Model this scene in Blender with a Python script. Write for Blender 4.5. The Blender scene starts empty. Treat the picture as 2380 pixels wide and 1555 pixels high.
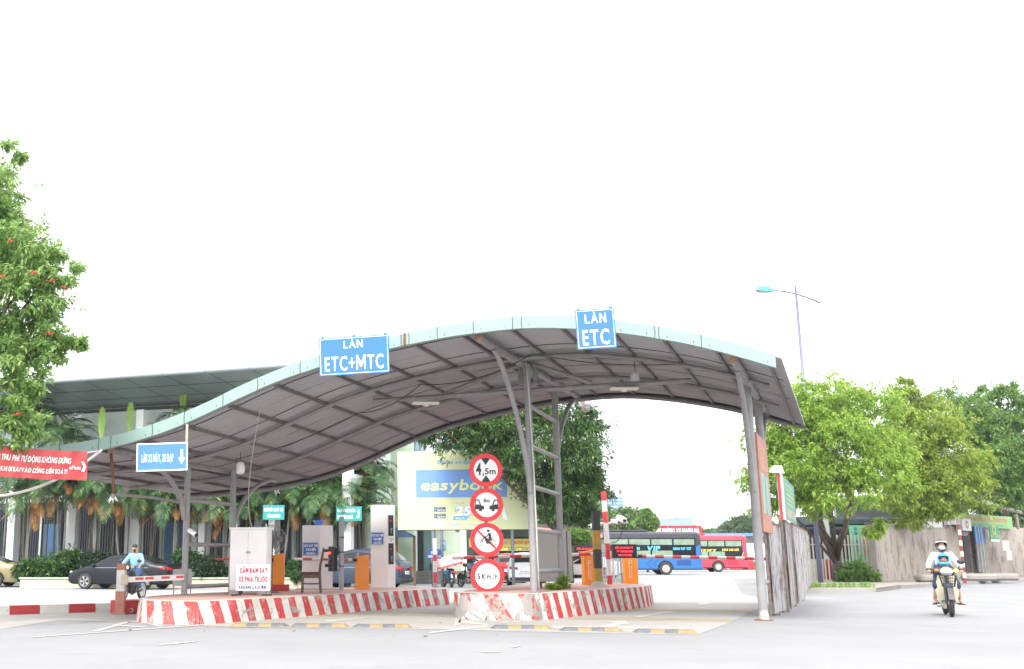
import bpy, bmesh, math, random, unicodedata
import numpy as np
from mathutils import Vector, Matrix
R = math.radians; PI = math.pi
scn = bpy.context.scene; COL = scn.collection

# ------------------------------------------------------------------ camera, sky, sun
CF, CX, CY, CH = 2518.0, 820.0, 777.5, 1.22          # focal length, principal point in pixels of a 2380x1555 picture; eye height
PITCH = math.atan((1300-777.5)/CF); CP, SP = math.cos(PITCH), math.sin(PITCH)
cd = bpy.data.cameras.new('camera'); cam = bpy.data.objects.new('camera', cd); COL.objects.link(cam)
cam.location = (0, 0, CH); cam.rotation_euler = (PI/2+PITCH, 0, 0)
cd.sensor_width = 36; cd.lens = 36*CF/2380; cd.shift_x = (1190-CX)/2380; cd.clip_end = 5000; cd.clip_start = .1
scn.camera = cam
w = bpy.data.worlds.new('World'); scn.world = w; w.use_nodes = True
nt = w.node_tree; bg = nt.nodes['Background']
sky = nt.nodes.new('ShaderNodeTexSky'); sky.sky_type = 'NISHITA'; sky.sun_disc = False
SUN_EL, SUN_AZ = R(44), R(155)
sky.sun_elevation = SUN_EL; sky.sun_rotation = SUN_AZ; sky.dust_density = 4; sky.air_density = 1.0
mx = nt.nodes.new('ShaderNodeMix'); mx.data_type = 'RGBA'; mx.inputs[0].default_value = .82   # thin white overcast over the sky
nt.links.new(sky.outputs[0], mx.inputs[6]); mx.inputs[7].default_value = (10.6, 10.9, 11.4, 1)
nt.links.new(mx.outputs[2], bg.inputs[0]); bg.inputs[1].default_value = .12
sd = bpy.data.lights.new('sun', 'SUN'); sd.energy = 2.3; sd.angle = R(14); sd.color = (1, .97, .92)
so = bpy.data.objects.new('sun', sd); COL.objects.link(so); so.rotation_euler = (R(46), 0, R(-25)); so.location = (0, 0, 60)
scn.view_settings.view_transform = 'Standard'; scn.view_settings.look = 'None'; scn.view_settings.exposure = 1.2
scn.cycles.max_bounces = 6; scn.cycles.transparent_max_bounces = 8

# ------------------------------------------------------------------ picture <-> world
def ray(u, v):
    x = (u-CX)/CF; y = (CY-v)/CF
    return Vector((x, CP-y*SP, SP+y*CP))
CAM0 = Vector((0, 0, CH))
def P(u, v, Y):
    r = ray(u, v); return CAM0+r*(Y/r.y)
def G(u, v, z=0.0):
    r = ray(u, v); return CAM0+r*((z-CH)/r.z)
def isect(u, v, P0, n):
    r = ray(u, v); n = Vector(n); return CAM0+r*((Vector(P0)-CAM0).dot(n)/r.dot(n))
def G3(u, v, z=0.0):
    p = G(u, v, z); return (p.x, p.y)

# ------------------------------------------------------------------ materials
MATS = {}
def mat(name, c=(.5, .5, .5), rough=.6, metal=0, var=.12, scale=3, bump=0, c2=None, thr=None, em=None, trans=0, detail=4, stretch=None, spec=.5):
    """principled material; c varies by noise, c2 appears as patches above thr"""
    if name in MATS: return MATS[name]
    m = bpy.data.materials.new(name); m.use_nodes = True; t = m.node_tree; b = t.nodes['Principled BSDF']
    b.inputs['Roughness'].default_value = rough; b.inputs['Metallic'].default_value = metal
    b.inputs['Specular IOR Level'].default_value = spec
    tc = t.nodes.new('ShaderNodeTexCoord'); src = tc.outputs['Object']
    if stretch:
        mp = t.nodes.new('ShaderNodeMapping'); mp.inputs['Scale'].default_value = stretch
        t.links.new(src, mp.inputs[0]); src = mp.outputs[0]
    base = (*c, 1)
    if var or c2 or bump:
        n = t.nodes.new('ShaderNodeTexNoise'); n.inputs['Scale'].default_value = scale; n.inputs['Detail'].default_value = detail+2
        n.inputs['Roughness'].default_value = .62; t.links.new(src, n.inputs['Vector'])
        r = t.nodes.new('ShaderNodeValToRGB'); r.color_ramp.elements[0].position = .3; r.color_ramp.elements[1].position = .7
        r.color_ramp.elements[0].color = tuple(max(0, x*(1-var)) for x in c)+(1,)
        r.color_ramp.elements[1].color = tuple(min(1, x*(1+var)) for x in c)+(1,)
        t.links.new(n.outputs[0], r.inputs[0]); out = r.outputs[0]
        if c2:
            n2 = t.nodes.new('ShaderNodeTexNoise'); n2.inputs['Scale'].default_value = scale*1.7; n2.inputs['Detail'].default_value = 9
            n2.inputs['Roughness'].default_value = .7
            t.links.new(src, n2.inputs['Vector'])
            r2 = t.nodes.new('ShaderNodeValToRGB'); r2.color_ramp.elements[0].position = thr or .58; r2.color_ramp.elements[1].position = (thr or .58)+.05
            t.links.new(n2.outputs[0], r2.inputs[0])
            x = t.nodes.new('ShaderNodeMix'); x.data_type = 'RGBA'; t.links.new(r2.outputs[0], x.inputs[0]); t.links.new(out, x.inputs[6])
            x.inputs[7].default_value = (*c2, 1); out = x.outputs[2]
        t.links.new(out, b.inputs['Base Color'])
        if bump:
            bp = t.nodes.new('ShaderNodeBump'); bp.inputs['Strength'].default_value = bump; bp.inputs['Distance'].default_value = .03
            t.links.new(n.outputs[0], bp.inputs['Height']); t.links.new(bp.outputs[0], b.inputs['Normal'])
    else:
        b.inputs['Base Color'].default_value = base
    if em:
        b.inputs['Emission Color'].default_value = (*em[0], 1); b.inputs['Emission Strength'].default_value = em[1]
    MATS[name] = m; return m

def leafmat(name, ca, cb, cc=None, tr=.35):
    """foliage: colour per leaf, a share of light passing through"""
    if name in MATS: return MATS[name]
    m = bpy.data.materials.new(name); m.use_nodes = True; t = m.node_tree; b = t.nodes['Principled BSDF']; o = t.nodes['Material Output']
    g = t.nodes.new('ShaderNodeNewGeometry'); r = t.nodes.new('ShaderNodeValToRGB')
    e = r.color_ramp.elements; e[0].color = (*ca, 1); e[1].color = (*cb, 1)
    if cc: k = r.color_ramp.elements.new(.93); k.color = (*cb, 1); e[-1].color = (*cc, 1); e[-1].position = 1
    t.links.new(g.outputs['Random Per Island'], r.inputs[0]); t.links.new(r.outputs[0], b.inputs['Base Color'])
    b.inputs['Roughness'].default_value = .5; b.inputs['Specular IOR Level'].default_value = .35
    tl = t.nodes.new('ShaderNodeBsdfTranslucent')
    hs = t.nodes.new('ShaderNodeHueSaturation'); hs.inputs['Value'].default_value = 1.5; hs.inputs['Hue'].default_value = .485
    t.links.new(r.outputs[0], hs.inputs['Color']); t.links.new(hs.outputs[0], tl.inputs[0])
    x = t.nodes.new('ShaderNodeMixShader'); x.inputs[0].default_value = tr
    t.links.new(b.outputs[0], x.inputs[1]); t.links.new(tl.outputs[0], x.inputs[2]); t.links.new(x.outputs[0], o.inputs[0])
    MATS[name] = m; return m

def stripemat(name, period, slant, chip=.66, red=(.52, .035, .035), grey=(.36, .34, .31), duty=.5):
    """red and white painted stripes along the UV, worn through to concrete"""
    if name in MATS: return MATS[name]
    m = bpy.data.materials.new(name); m.use_nodes = True; t = m.node_tree; b = t.nodes['Principled BSDF']; L = t.links.new
    uv = t.nodes.new('ShaderNodeUVMap'); uv.uv_map = 'UVMap'; s = t.nodes.new('ShaderNodeSeparateXYZ'); L(uv.outputs[0], s.inputs[0])
    def ma(op, a, bb):
        n = t.nodes.new('ShaderNodeMath'); n.operation = op
        for i, q in enumerate((a, bb)):
            if isinstance(q, (int, float)): n.inputs[i].default_value = q
            elif q is not None: L(q, n.inputs[i])
        return n.outputs[0]
    tc = t.nodes.new('ShaderNodeTexCoord')
    nw = t.nodes.new('ShaderNodeTexNoise'); nw.inputs['Scale'].default_value = 3; L(tc.outputs['Object'], nw.inputs['Vector'])
    wob = ma('MULTIPLY', ma('SUBTRACT', nw.outputs[0], .5), .07)
    v = ma('ADD', ma('ADD', s.outputs[0], wob), ma('MULTIPLY', s.outputs[1], slant))
    f = ma('FRACT', ma('DIVIDE', v, period), None); k = ma('GREATER_THAN', f, 1-duty)
    mix = t.nodes.new('ShaderNodeMix'); mix.data_type = 'RGBA'; L(k, mix.inputs[0]); mix.inputs[6].default_value = (.66, .65, .62, 1)
    nr = t.nodes.new('ShaderNodeTexNoise'); nr.inputs['Scale'].default_value = 2.2; nr.inputs['Detail'].default_value = 8; L(tc.outputs['Object'], nr.inputs['Vector'])
    rr = t.nodes.new('ShaderNodeValToRGB'); rr.color_ramp.elements[0].position = .35; rr.color_ramp.elements[1].position = .75
    rr.color_ramp.elements[0].color = (*red, 1); rr.color_ramp.elements[1].color = (red[0]*1.05, red[1]*3.4, red[2]*3.2, 1)
    L(nr.outputs[0], rr.inputs[0]); L(rr.outputs[0], mix.inputs[7])
    nz = t.nodes.new('ShaderNodeTexNoise'); nz.inputs['Scale'].default_value = 3.2; nz.inputs['Detail'].default_value = 10; nz.inputs['Roughness'].default_value = .72
    L(tc.outputs['Object'], nz.inputs['Vector'])
    r = t.nodes.new('ShaderNodeValToRGB'); r.color_ramp.elements[0].position = chip-.01; r.color_ramp.elements[1].position = chip+.03; L(nz.outputs[0], r.inputs[0])
    m2 = t.nodes.new('ShaderNodeMix'); m2.data_type = 'RGBA'; L(r.outputs[0], m2.inputs[0]); L(mix.outputs[2], m2.inputs[6]); m2.inputs[7].default_value = (*grey, 1)
    # grime
    ng = t.nodes.new('ShaderNodeTexNoise'); ng.inputs['Scale'].default_value = 1.3; ng.inputs['Detail'].default_value = 8; L(tc.outputs['Object'], ng.inputs['Vector'])
    rg = t.nodes.new('ShaderNodeValToRGB'); rg.color_ramp.elements[0].position = .35; rg.color_ramp.elements[1].position = .62
    rg.color_ramp.elements[0].color = (.74, .72, .68, 1); rg.color_ramp.elements[1].color = (1, 1, 1, 1); L(ng.outputs[0], rg.inputs[0])
    m3 = t.nodes.new('ShaderNodeMix'); m3.data_type = 'RGBA'; m3.blend_type = 'MULTIPLY'; m3.inputs[0].default_value = 1
    L(m2.outputs[2], m3.inputs[6]); L(rg.outputs[0], m3.inputs[7])
    L(m3.outputs[2], b.inputs['Base Color']); b.inputs['Roughness'].default_value = .75
    bp = t.nodes.new('ShaderNodeBump'); bp.inputs['Strength'].default_value = .35; bp.inputs['Distance'].default_value = .02; L(nz.outputs[0], bp.inputs['Height']); L(bp.outputs[0], b.inputs['Normal'])
    MATS[name] = m; return m

WHITE = mat('white_paint', (.86, .86, .86), .5, var=.04); WHITE2 = mat('dirty_white_paint', (.66, .655, .645), .55, var=.06, scale=2, c2=(.42, .38, .34), thr=.74)
STEEL = mat('grey_pipe_paint', (.22, .205, .2), .45, var=.18, scale=4, c2=(.13, .085, .06), thr=.70)
STEELD = mat('dark_steel', (.09, .08, .08), .55, var=.25, scale=6)
STEELL = mat('light_pipe_paint', (.26, .255, .255), .45, var=.14, scale=4, c2=(.17, .11, .085), thr=.67)
RUST = mat('rusty_steel', (.17, .075, .045), .8, var=.4, scale=14)
BLACK = mat('black_plastic', (.02, .02, .022), .45, var=.2); RUBBER = mat('tyre_rubber', (.03, .03, .03), .8, var=.2)
GLASSD = mat('dark_glass', (.012, .015, .018), .12, var=0, spec=.4); CHROME = mat('chrome', (.6, .6, .62), .18, 1, var=0)
RIM = mat('alloy_rim', (.45, .45, .46), .3, .8, var=0)
RED = mat('red_paint', (.6, .02, .025), .45, var=.06); SIGNRED = mat('sign_red', (.78, .025, .03), .4, var=.02)
BLUE = mat('sign_blue', (.025, .14, .40), .4, var=.03, scale=1); BLUED = mat('sign_dark_blue', (.02, .1, .36), .45, var=.05)
TEAL = mat('sign_teal', (.02, .24, .23), .5, var=.05); SKIN = mat('skin', (.45, .25, .17), .55, var=.05); HAIR = mat('black_hair', (.012, .01, .01), .5, var=.2, scale=40)
ORANGE = mat('orange_paint', (.8, .25, .01), .42, var=.04, scale=2); CONC = mat('concrete', (.4, .385, .36), .85, var=.12, scale=4, bump=.3)
YELLOW = mat('yellow_paint', (.6, .36, .03), .55, var=.12, scale=9); BLACKT = mat('lettering_black', (.02, .02, .02), .5, var=0)
WLET = mat('lettering_white', (.85, .85, .85), .45, var=0)

# ------------------------------------------------------------------ mesh helpers
class MB:
    def __init__(s): s.v = []; s.f = []; s.m = []; s.mats = []; s.uv = None
    def mi(s, m):
        if m not in s.mats: s.mats.append(m)
        return s.mats.index(m)
    def add(s, vs, fs, m):
        o = len(s.v); s.v += [tuple(x) for x in vs]; k = s.mi(m)
        for f in fs: s.f.append([i+o for i in f]); s.m.append(k)
    def box(s, c, d, m, rz=0, ch=0, T=None):
        """chamfered box; c centre, d full sizes"""
        x, y, z = d[0]/2, d[1]/2, d[2]/2; ch = min(ch, .45*min(d))
        vs = []
        if ch <= 0:
            vs = [(sx*x, sy*y, sz*z) for sz in (-1, 1) for sx, sy in ((-1, -1), (1, -1), (1, 1), (-1, 1))]
            fs = [(3, 2, 1, 0), (4, 5, 6, 7), (0, 1, 5, 4), (1, 2, 6, 5), (2, 3, 7, 6), (3, 0, 4, 7)]
        else:
            bm = bmesh.new(); bmesh.ops.create_cube(bm, size=1)
            for v in bm.verts: v.co = Vector((v.co.x*d[0], v.co.y*d[1], v.co.z*d[2]))
            bmesh.ops.bevel(bm, geom=bm.edges[:], offset=ch, segments=1, affect='EDGES')
            bm.verts.index_update(); vs = [v.co.copy() for v in bm.verts]; fs = [[v.index for v in f.verts] for f in bm.faces]; bm.free()
        M = T if T is not None else Matrix.Translation(c) @ Matrix.Rotation(rz, 4, 'Z')
        s.add([M @ Vector(p) for p in vs], fs, m)
    def tube(s, pts, r, m, n=10, cap=True):
        pts = [Vector(p) for p in pts]; k = len(pts); rs = r if isinstance(r, (list, tuple)) else [r]*k
        vs = []; prev = None
        for i, p in enumerate(pts):
            t = (pts[min(i+1, k-1)]-pts[max(i-1, 0)]).normalized()
            if prev is None:
                a = Vector((0, 0, 1)) if abs(t.z) < .9 else Vector((1, 0, 0)); x = t.cross(a).normalized()
            else: x = (prev-t*prev.dot(t)).normalized()
            prev = x; y = t.cross(x)
            for j in range(n):
                q = 2*PI*j/n; vs.append(p+(x*math.cos(q)+y*math.sin(q))*rs[i])
        fs = [(i*n+j, i*n+(j+1) % n, (i+1)*n+(j+1) % n, (i+1)*n+j) for i in range(k-1) for j in range(n)]
        if cap: fs += [list(range(n))[::-1], [(k-1)*n+j for j in range(n)]]
        s.add(vs, fs, m)
    def bar(s, a, b, wd, hg, m, up=(0, 0, 1)):
        a = Vector(a); b = Vector(b); t = (b-a).normalized(); u = Vector(up); x = t.cross(u).normalized(); y = x.cross(t)
        vs = [p+x*sx*wd/2+y*sy*hg/2 for p in (a, b) for sx, sy in ((-1, -1), (1, -1), (1, 1), (-1, 1))]
        s.add(vs, [(0, 1, 2, 3), (7, 6, 5, 4), (0, 4, 5, 1), (1, 5, 6, 2), (2, 6, 7, 3), (3, 7, 4, 0)], m)
    def lathe(s, prof, m, T=Matrix.Identity(4), n=20):
        """prof (r,h) about local z, placed by T"""
        vs = []; k = len(prof)
        for r, h in prof:
            for j in range(n): q = 2*PI*j/n; vs.append(T @ Vector((r*math.cos(q), r*math.sin(q), h)))
        fs = [(i*n+j, i*n+(j+1) % n, (i+1)*n+(j+1) % n, (i+1)*n+j) for i in range(k-1) for j in range(n)]
        fs += [list(range(n))[::-1], [(k-1)*n+j for j in range(n)]]
        s.add(vs, fs, m)
    def prism(s, poly, a, b, m, T=Matrix.Identity(4)):
        """polygon in local xy extruded from z=a to z=b"""
        n = len(poly); vs = [T @ Vector((x, y, z)) for z in (a, b) for x, y in poly]
        s.add(vs, [list(range(n))[::-1], list(range(n, 2*n))]+[(i, (i+1) % n, n+(i+1) % n, n+i) for i in range(n)], m)
    def ell(s, c, r, m, n=12, k=8, T=Matrix.Identity(4)):
        vs = []; c = Vector(c); r = r if isinstance(r, (tuple, list)) else (r, r, r)
        for i in range(1, k):
            a = PI*i/k
            for j in range(n): q = 2*PI*j/n; vs.append(T @ (c+Vector((r[0]*math.sin(a)*math.cos(q), r[1]*math.sin(a)*math.sin(q), r[2]*math.cos(a)))))
        vs += [T @ (c+Vector((0, 0, r[2]))), T @ (c-Vector((0, 0, r[2])))]
        fs = [(i*n+j, (i+1)*n+j, (i+1)*n+(j+1) % n, i*n+(j+1) % n) for i in range(k-2) for j in range(n)]
        fs += [(len(vs)-2, j, (j+1) % n) for j in range(n)]+[(len(vs)-1, (k-2)*n+(j+1) % n, (k-2)*n+j) for j in range(n)]
        s.add(vs, fs, m)
    def build(s, name, parent=None, smooth=False, world=False, label=None):
        me = bpy.data.meshes.new(name)
        vs = s.v
        if world and parent is not None:
            I = ROOTM[parent.name].inverted(); vs = [tuple(I @ Vector(p)) for p in vs]
        me.from_pydata(vs, [], s.f)
        for m in s.mats: me.materials.append(m)
        me.polygons.foreach_set('material_index', s.m)
        if smooth: me.polygons.foreach_set('use_smooth', [True]*len(me.polygons))
        me.update(); o = bpy.data.objects.new(name, me); COL.objects.link(o)
        if smooth == 'auto':
            me.set_sharp_from_angle(angle=R(40))
        if parent is not None: o.parent = parent; ROOTM[o.name] = ROOTM.get(parent.name, Matrix.Identity(4))
        if label: o['label'] = label
        return o
ROOTM = {}
def tag(o, label=None, cat=None, group=None, kind=None):
    if label: o['label'] = label
    if cat: o['category'] = cat
    if group: o['group'] = group
    if kind: o['kind'] = kind
    return o
def thing(name, label, cat, loc=(0, 0, 0), rz=0, group=None, scale=1):
    o = bpy.data.objects.new(name, None); COL.objects.link(o); o.empty_display_size = .2
    o.location = loc; o.rotation_euler = (0, 0, rz); o.scale = (scale,)*3
    ROOTM[o.name] = Matrix.Translation(loc) @ Matrix.Rotation(rz, 4, 'Z') @ Matrix.Scale(scale, 4)
    return tag(o, label, cat, group)
def struct(o): o['kind'] = 'structure'; return o
def fastmesh(name, V, Fq, m, parent=None, nper=4, world=False):
    V = np.asarray(V, dtype=np.float32)
    if world and parent is not None:
        I = np.array(ROOTM[parent.name].inverted()); V = (V @ I[:3, :3].T+I[:3, 3]).astype(np.float32)
    Fq = np.asarray(Fq, dtype=np.int32); me = bpy.data.meshes.new(name); me.vertices.add(len(V)); me.vertices.foreach_set('co', V.ravel())
    me.loops.add(Fq.size); me.loops.foreach_set('vertex_index', Fq.ravel()); me.polygons.add(len(Fq))
    me.polygons.foreach_set('loop_start', np.arange(0, Fq.size, nper, dtype=np.int32)); me.polygons.foreach_set('loop_total', np.full(len(Fq), nper, dtype=np.int32))
    me.update(calc_edges=True); me.materials.append(m); o = bpy.data.objects.new(name, me); COL.objects.link(o)
    if parent is not None: o.parent = parent; ROOTM[o.name] = ROOTM.get(parent.name, Matrix.Identity(4))
    return o

# ------------------------------------------------------------------ lettering
GC = {}
def glyph(ch, bold):
    k = (ch, bold)
    if k in GC: return GC[k]
    if ch in 'MN':
        t = .11+1.6*bold; H = .69+2*bold
        if ch == 'N':
            W = .62; o = [(0, 0), (t, 0), (t, H-.55*t*2.2), (W-t*1.1, 0), (W, 0), (W, H), (W-t, H), (W-t, .55*t*2.2), (t*1.1, H), (0, H)]
            q = [[0, 1, 2, 9], [9, 2, 8], [2, 3, 7, 8], [3, 4, 7], [4, 5, 6, 7]]
        else:
            W = .8; o = [(0, 0), (t, 0), (t, H), (0, H), (W-t, 0), (W, 0), (W, H), (W-t, H), (W/2-t*.5, .18*H), (W/2+t*.5, .18*H), (t, H-t*1.9), (W-t, H-t*1.9), (W/2, .18*H+t*1.6)]
            q = [[0, 1, 2, 3], [4, 5, 6, 7], [10, 8, 12, 2], [11, 7, 12, 9], [8, 9, 12]]
        GC[k] = (o, q); return GC[k]
    c = bpy.data.curves.new('g', 'FONT'); c.body = ch; c.size = 1; c.offset = bold; c.resolution_u = 3
    o = bpy.data.objects.new('g', c); COL.objects.link(o); bpy.context.view_layer.update()
    me = bpy.data.meshes.new_from_object(o.evaluated_get(bpy.context.evaluated_depsgraph_get()))
    vs = [(v.co.x, v.co.y) for v in me.vertices]; fs = [list(p.vertices) for p in me.polygons]
    bpy.data.objects.remove(o); bpy.data.curves.remove(c); bpy.data.meshes.remove(me)
    GC[k] = (vs, fs); return GC[k]
MARKS = {'\u0301': [((-.03, .06), (.1, .25))], '\u0300': [((.03, .06), (-.1, .25))], '\u0302': [((-.17, .05), (0, .17)), ((0, .17), (.17, .05))],
         '\u0306': [((-.15, .17), (-.07, .06)), ((-.07, .06), (.07, .06)), ((.07, .06), (.15, .17))], '\u0303': [((-.16, .07), (-.05, .17)), ((-.05, .17), (.06, .08)), ((.06, .08), (.17, .18))],
         '\u0309': [((-.07, .23), (.06, .22)), ((.06, .22), (.0, .06))]}
class Board:
    """flat sign: frame with origin at bottom left, ex along it, ey up, n towards the viewer"""
    def __init__(s, O, ex, w, h, ey=(0, 0, 1), roll=0):
        s.O = Vector(O); s.ex = Vector(ex).normalized(); s.ey = Vector(ey).normalized(); s.n = s.ex.cross(s.ey).normalized()
        if roll:
            q = Matrix.Rotation(roll, 3, s.n); c = s.O+s.ex*w/2+s.ey*h/2; s.ex = q @ s.ex; s.ey = q @ s.ey; s.O = c-s.ex*w/2-s.ey*h/2
        s.w = w; s.h = h; s.lay = 0
    def at(s, x, y, off=0): return s.O+s.ex*x+s.ey*y+s.n*off
    def plate(s, mb, m, t=.03, x0=0, y0=0, x1=None, y1=None, off=0):
        x1 = s.w if x1 is None else x1; y1 = s.h if y1 is None else y1
        vs = [s.at(x, y, o) for o in (off-t, off) for x, y in ((x0, y0), (x1, y0), (x1, y1), (x0, y1))]
        mb.add(vs, [(3, 2, 1, 0), (4, 5, 6, 7), (0, 1, 5, 4), (1, 2, 6, 5), (2, 3, 7, 6), (3, 0, 4, 7)], m)
    def poly(s, mb, pts, m, off=.004): mb.add([s.at(x, y, off) for x, y in pts], [list(range(len(pts)))], m)
    def rect(s, mb, x0, y0, x1, y1, m, off=.004): s.poly(mb, [(x0, y0), (x1, y0), (x1, y1), (x0, y1)], m, off)
    def frame(s, mb, ins, t, m, off=.004):
        a, b, c, d = ins, ins, s.w-ins, s.h-ins
        s.rect(mb, a, b, c, b+t, m, off); s.rect(mb, a, d-t, c, d, m, off); s.rect(mb, a, b+t, a+t, d-t, m, off); s.rect(mb, c-t, b+t, c, d-t, m, off)
    def line(s, mb, a, b, t, m, off):
        a = Vector((*a, 0)); b = Vector((*b, 0)); d = (b-a).normalized(); p = Vector((-d.y, d.x, 0))*t/2
        s.poly(mb, [((a+p*k).x, (a+p*k).y) for k in (-1,)]+[((b-p).x, (b-p).y), ((b+p).x, (b+p).y), ((a+p).x, (a+p).y)], m, off)
    def disc(s, mb, cx, cy, r, m, off=.004, n=40, r0=None):
        if r0 is None: s.poly(mb, [(cx+r*math.cos(2*PI*i/n), cy+r*math.sin(2*PI*i/n)) for i in range(n)], m, off)
        else:
            vs = [s.at(cx+q*math.cos(2*PI*i/n), cy+q*math.sin(2*PI*i/n), off) for q in (r0, r) for i in range(n)]
            mb.add(vs, [(i, (i+1) % n, n+(i+1) % n, n+i) for i in range(n)][::1], m)
    def text(s, mb, txt, x0, x1, y0, y1, m, bold=.02, off=.006, shear=0, gap=.12, space=.42):
        """cap height spans y0..y1, line stretched to x0..x1"""
        H = .69+2*bold; pen = 0; out = []; z = 0
        for chx in txt:
            if chx == ' ': pen += space; continue
            d = unicodedata.normalize('NFD', chx); base = d[0]; marks = d[1:]; bar = False
            if base in 'Đđ': bar = True; base = 'D' if base == 'Đ' else 'd'
            vs, fs = glyph(base, bold)
            if not vs: pen += space; continue
            a = min(v[0] for v in vs); b = max(v[0] for v in vs); top = max(v[1] for v in vs)/H; bot = (min(v[1] for v in vs))/H
            k = 1/H; wd = (b-a)*k
            out.append(([((v[0]-a)*k+pen, (v[1])*k) for v in vs], fs, 0))
            cx = pen+wd/2; th = .07+1.8*bold; tone = 0; q = 1
            def st(p0, p1, zz):
                d2 = Vector((p1[0]-p0[0], p1[1]-p0[1])).normalized(); n2 = Vector((-d2.y, d2.x))*th/2; e = d2*th*.25
                A = Vector(p0)-e; B = Vector(p1)+e
                out.append(([tuple(A-n2), tuple(B-n2), tuple(B+n2), tuple(A+n2)], [[0, 1, 2, 3]], zz))
            circ = '\u0302' in marks or '\u0306' in marks
            if bar: st((pen-.1, .5 if base == 'D' else .86), (pen+.22, .5 if base == 'D' else .86), 1) if base == 'D' else st((cx, .86), (pen+wd+.08, .86), 1)
            for mk in marks:
                if mk == '\u0323': st((cx-.04, -.2), (cx+.04, -.2), 1)
                elif mk == '\u031b': st((pen+wd-.05, top-.02), (pen+wd+.12, top+.14), 1)
                elif mk in MARKS:
                    ox, oy = (0, 0)
                    if circ and mk not in '\u0302\u0306': ox, oy = (.14, .12)
                    for i, (p0, p1) in enumerate(MARKS[mk]): st((cx+p0[0]+ox, top+p0[1]+oy), (cx+p1[0]+ox, top+p1[1]+oy), 2+i+q); q += 1
            pen += wd+gap
        pen -= gap; sx = (x1-x0)/pen; sy = y1-y0
        for vs, fs, zz in out:
            mb.add([s.at(x0+x*sx+y*sy*shear, y0+y*sy, off+zz*.0006) for x, y in vs], fs, m)
def bp(uL, uR, vT, vB, Y, k=0):
    """board seen at these pixels: left edge at depth Y, running along (1,k,0)"""
    ex = Vector((1, k, 0)).normalized(); n = Vector((-ex.y, ex.x, 0))
    vm = (vT+vB)/2; A = P(uL, vm, Y); B = isect(uR, vm, A, n)
    T_ = P(uL, vT, Y); Bt = P(uL, vB, Y)
    return Vector((A.x, A.y, Bt.z)), ex, (B-A).length, T_.z-Bt.z

# ================================================================== GROUND
ASPH = mat('asphalt', (.236, .233, .237), .9, var=.09, scale=.35, bump=.15, detail=10, c2=(.222, .219, .223), thr=.56)
APR = mat('worn_concrete', (.33, .31, .285), .88, var=.1, scale=.5, bump=.2, detail=10, c2=(.29, .275, .255), thr=.6)
YARD = mat('yard_concrete', (.28, .28, .283), .88, var=.06, scale=.15, detail=10)
PAINTW = mat('road_paint_white', (.43, .415, .375), .8, var=.08, scale=3, c2=(.35, .34, .32), thr=.6)
PAINTY = mat('road_paint_yellow', (.42, .31, .15), .8, var=.12, scale=6, c2=(.32, .29, .24), thr=.55)
def sheet(name, pts, z, m, sub=None):
    b = MB(); b.add([(x, y, z) for x, y in pts], [list(range(len(pts)))], m); return struct(b.build(name))
sheet('ground', [(-2500, -50), (2500, -50), (2500, 2500), (-2500, 2500)], 0, ASPH)
sheet('apron', [G3(-400, 1478), G3(0, 1463), G3(135, 1442), G3(330, 1447), G3(475, 1455), (G3(600, 1459)), G3(1000, 1463), G3(1300, 1470), G3(1620, 1476), G3(1690, 1450), G3(1752, 1419), G3(1800, 1400), (14, 40), (-2, 43), (-60, 43), (-60, 18)], .004, APR)
sheet('yard', [(14, 40), (24, 70), (30, 75), (260, 75), (260, 400), (-20, 200), (-60, 43), (-2, 43)], .004, YARD)
def marking(name, polys, m, z=.008):
    b = MB()
    for pts in polys: b.add([(*G3(u, v), z) for u, v in pts], [list(range(len(pts)))], m)
    return struct(b.build(name))
def S8(x, y): return ((2000+x*.8807)/1.721, (2200+y*.8807)/1.721)
def S7(x, y): return (x*.8403/1.721, (2300+y*.8403)/1.721)
marking('road_marking', [[S7(150, 297), S7(150, 300), S7(970, 241), S7(970, 237)], [S7(430, 272), S7(600, 224), S7(625, 224), S7(470, 270)], [S7(600, 224), S7(660, 222), S7(660, 226), S7(615, 228)],
    [S7(655, 222), S7(675, 224), S7(780, 247), S7(760, 249)], [S7(580, 240), S7(560, 244), S7(690, 252), S7(700, 249)], [S7(735, 338), S7(840, 330), S7(948, 317), S7(930, 316), S7(790, 330)],
    [S7(2035, 275), S7(2050, 279), S7(2200, 262), S7(2320, 247), S7(2330, 240)], [S7(2165, 208), S7(2195, 208), S7(2190, 240), S7(2160, 245)], [S7(2190, 212), S7(2330, 236), S7(2310, 240), S7(2180, 228)],
    [S8(0, 328), S8(0, 333), S8(160, 324), S8(160, 321)], [S8(235, 346), S8(245, 357), S8(665, 360), S8(640, 352)], [S7(2280, 366), S7(2300, 371), S7(2380, 371), S7(2380, 366)], [S8(50, 440), S8(60, 446), S8(100, 436), S8(85, 434)]], PAINTW)
marking('arrow_marking', [[S8(450, 350), S8(500, 354), S8(560, 338), S8(588, 339), S8(570, 323), S8(482, 327), S8(520, 333)], [S8(600, 303), S8(640, 308), S8(740, 290), S8(800, 287), S8(760, 281), S8(690, 284), S8(720, 288)],
    [S8(895, 250), S8(930, 252), S8(965, 242), S8(940, 238), S8(905, 241)], [S7(1540, 216), S7(1560, 226), S7(1680, 214), S7(1780, 205), S7(1700, 207), S7(1600, 215)], [S8(640, 356), S8(600, 357), S8(250, 350), S8(262, 347)]], PAINTW, .009)
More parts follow.
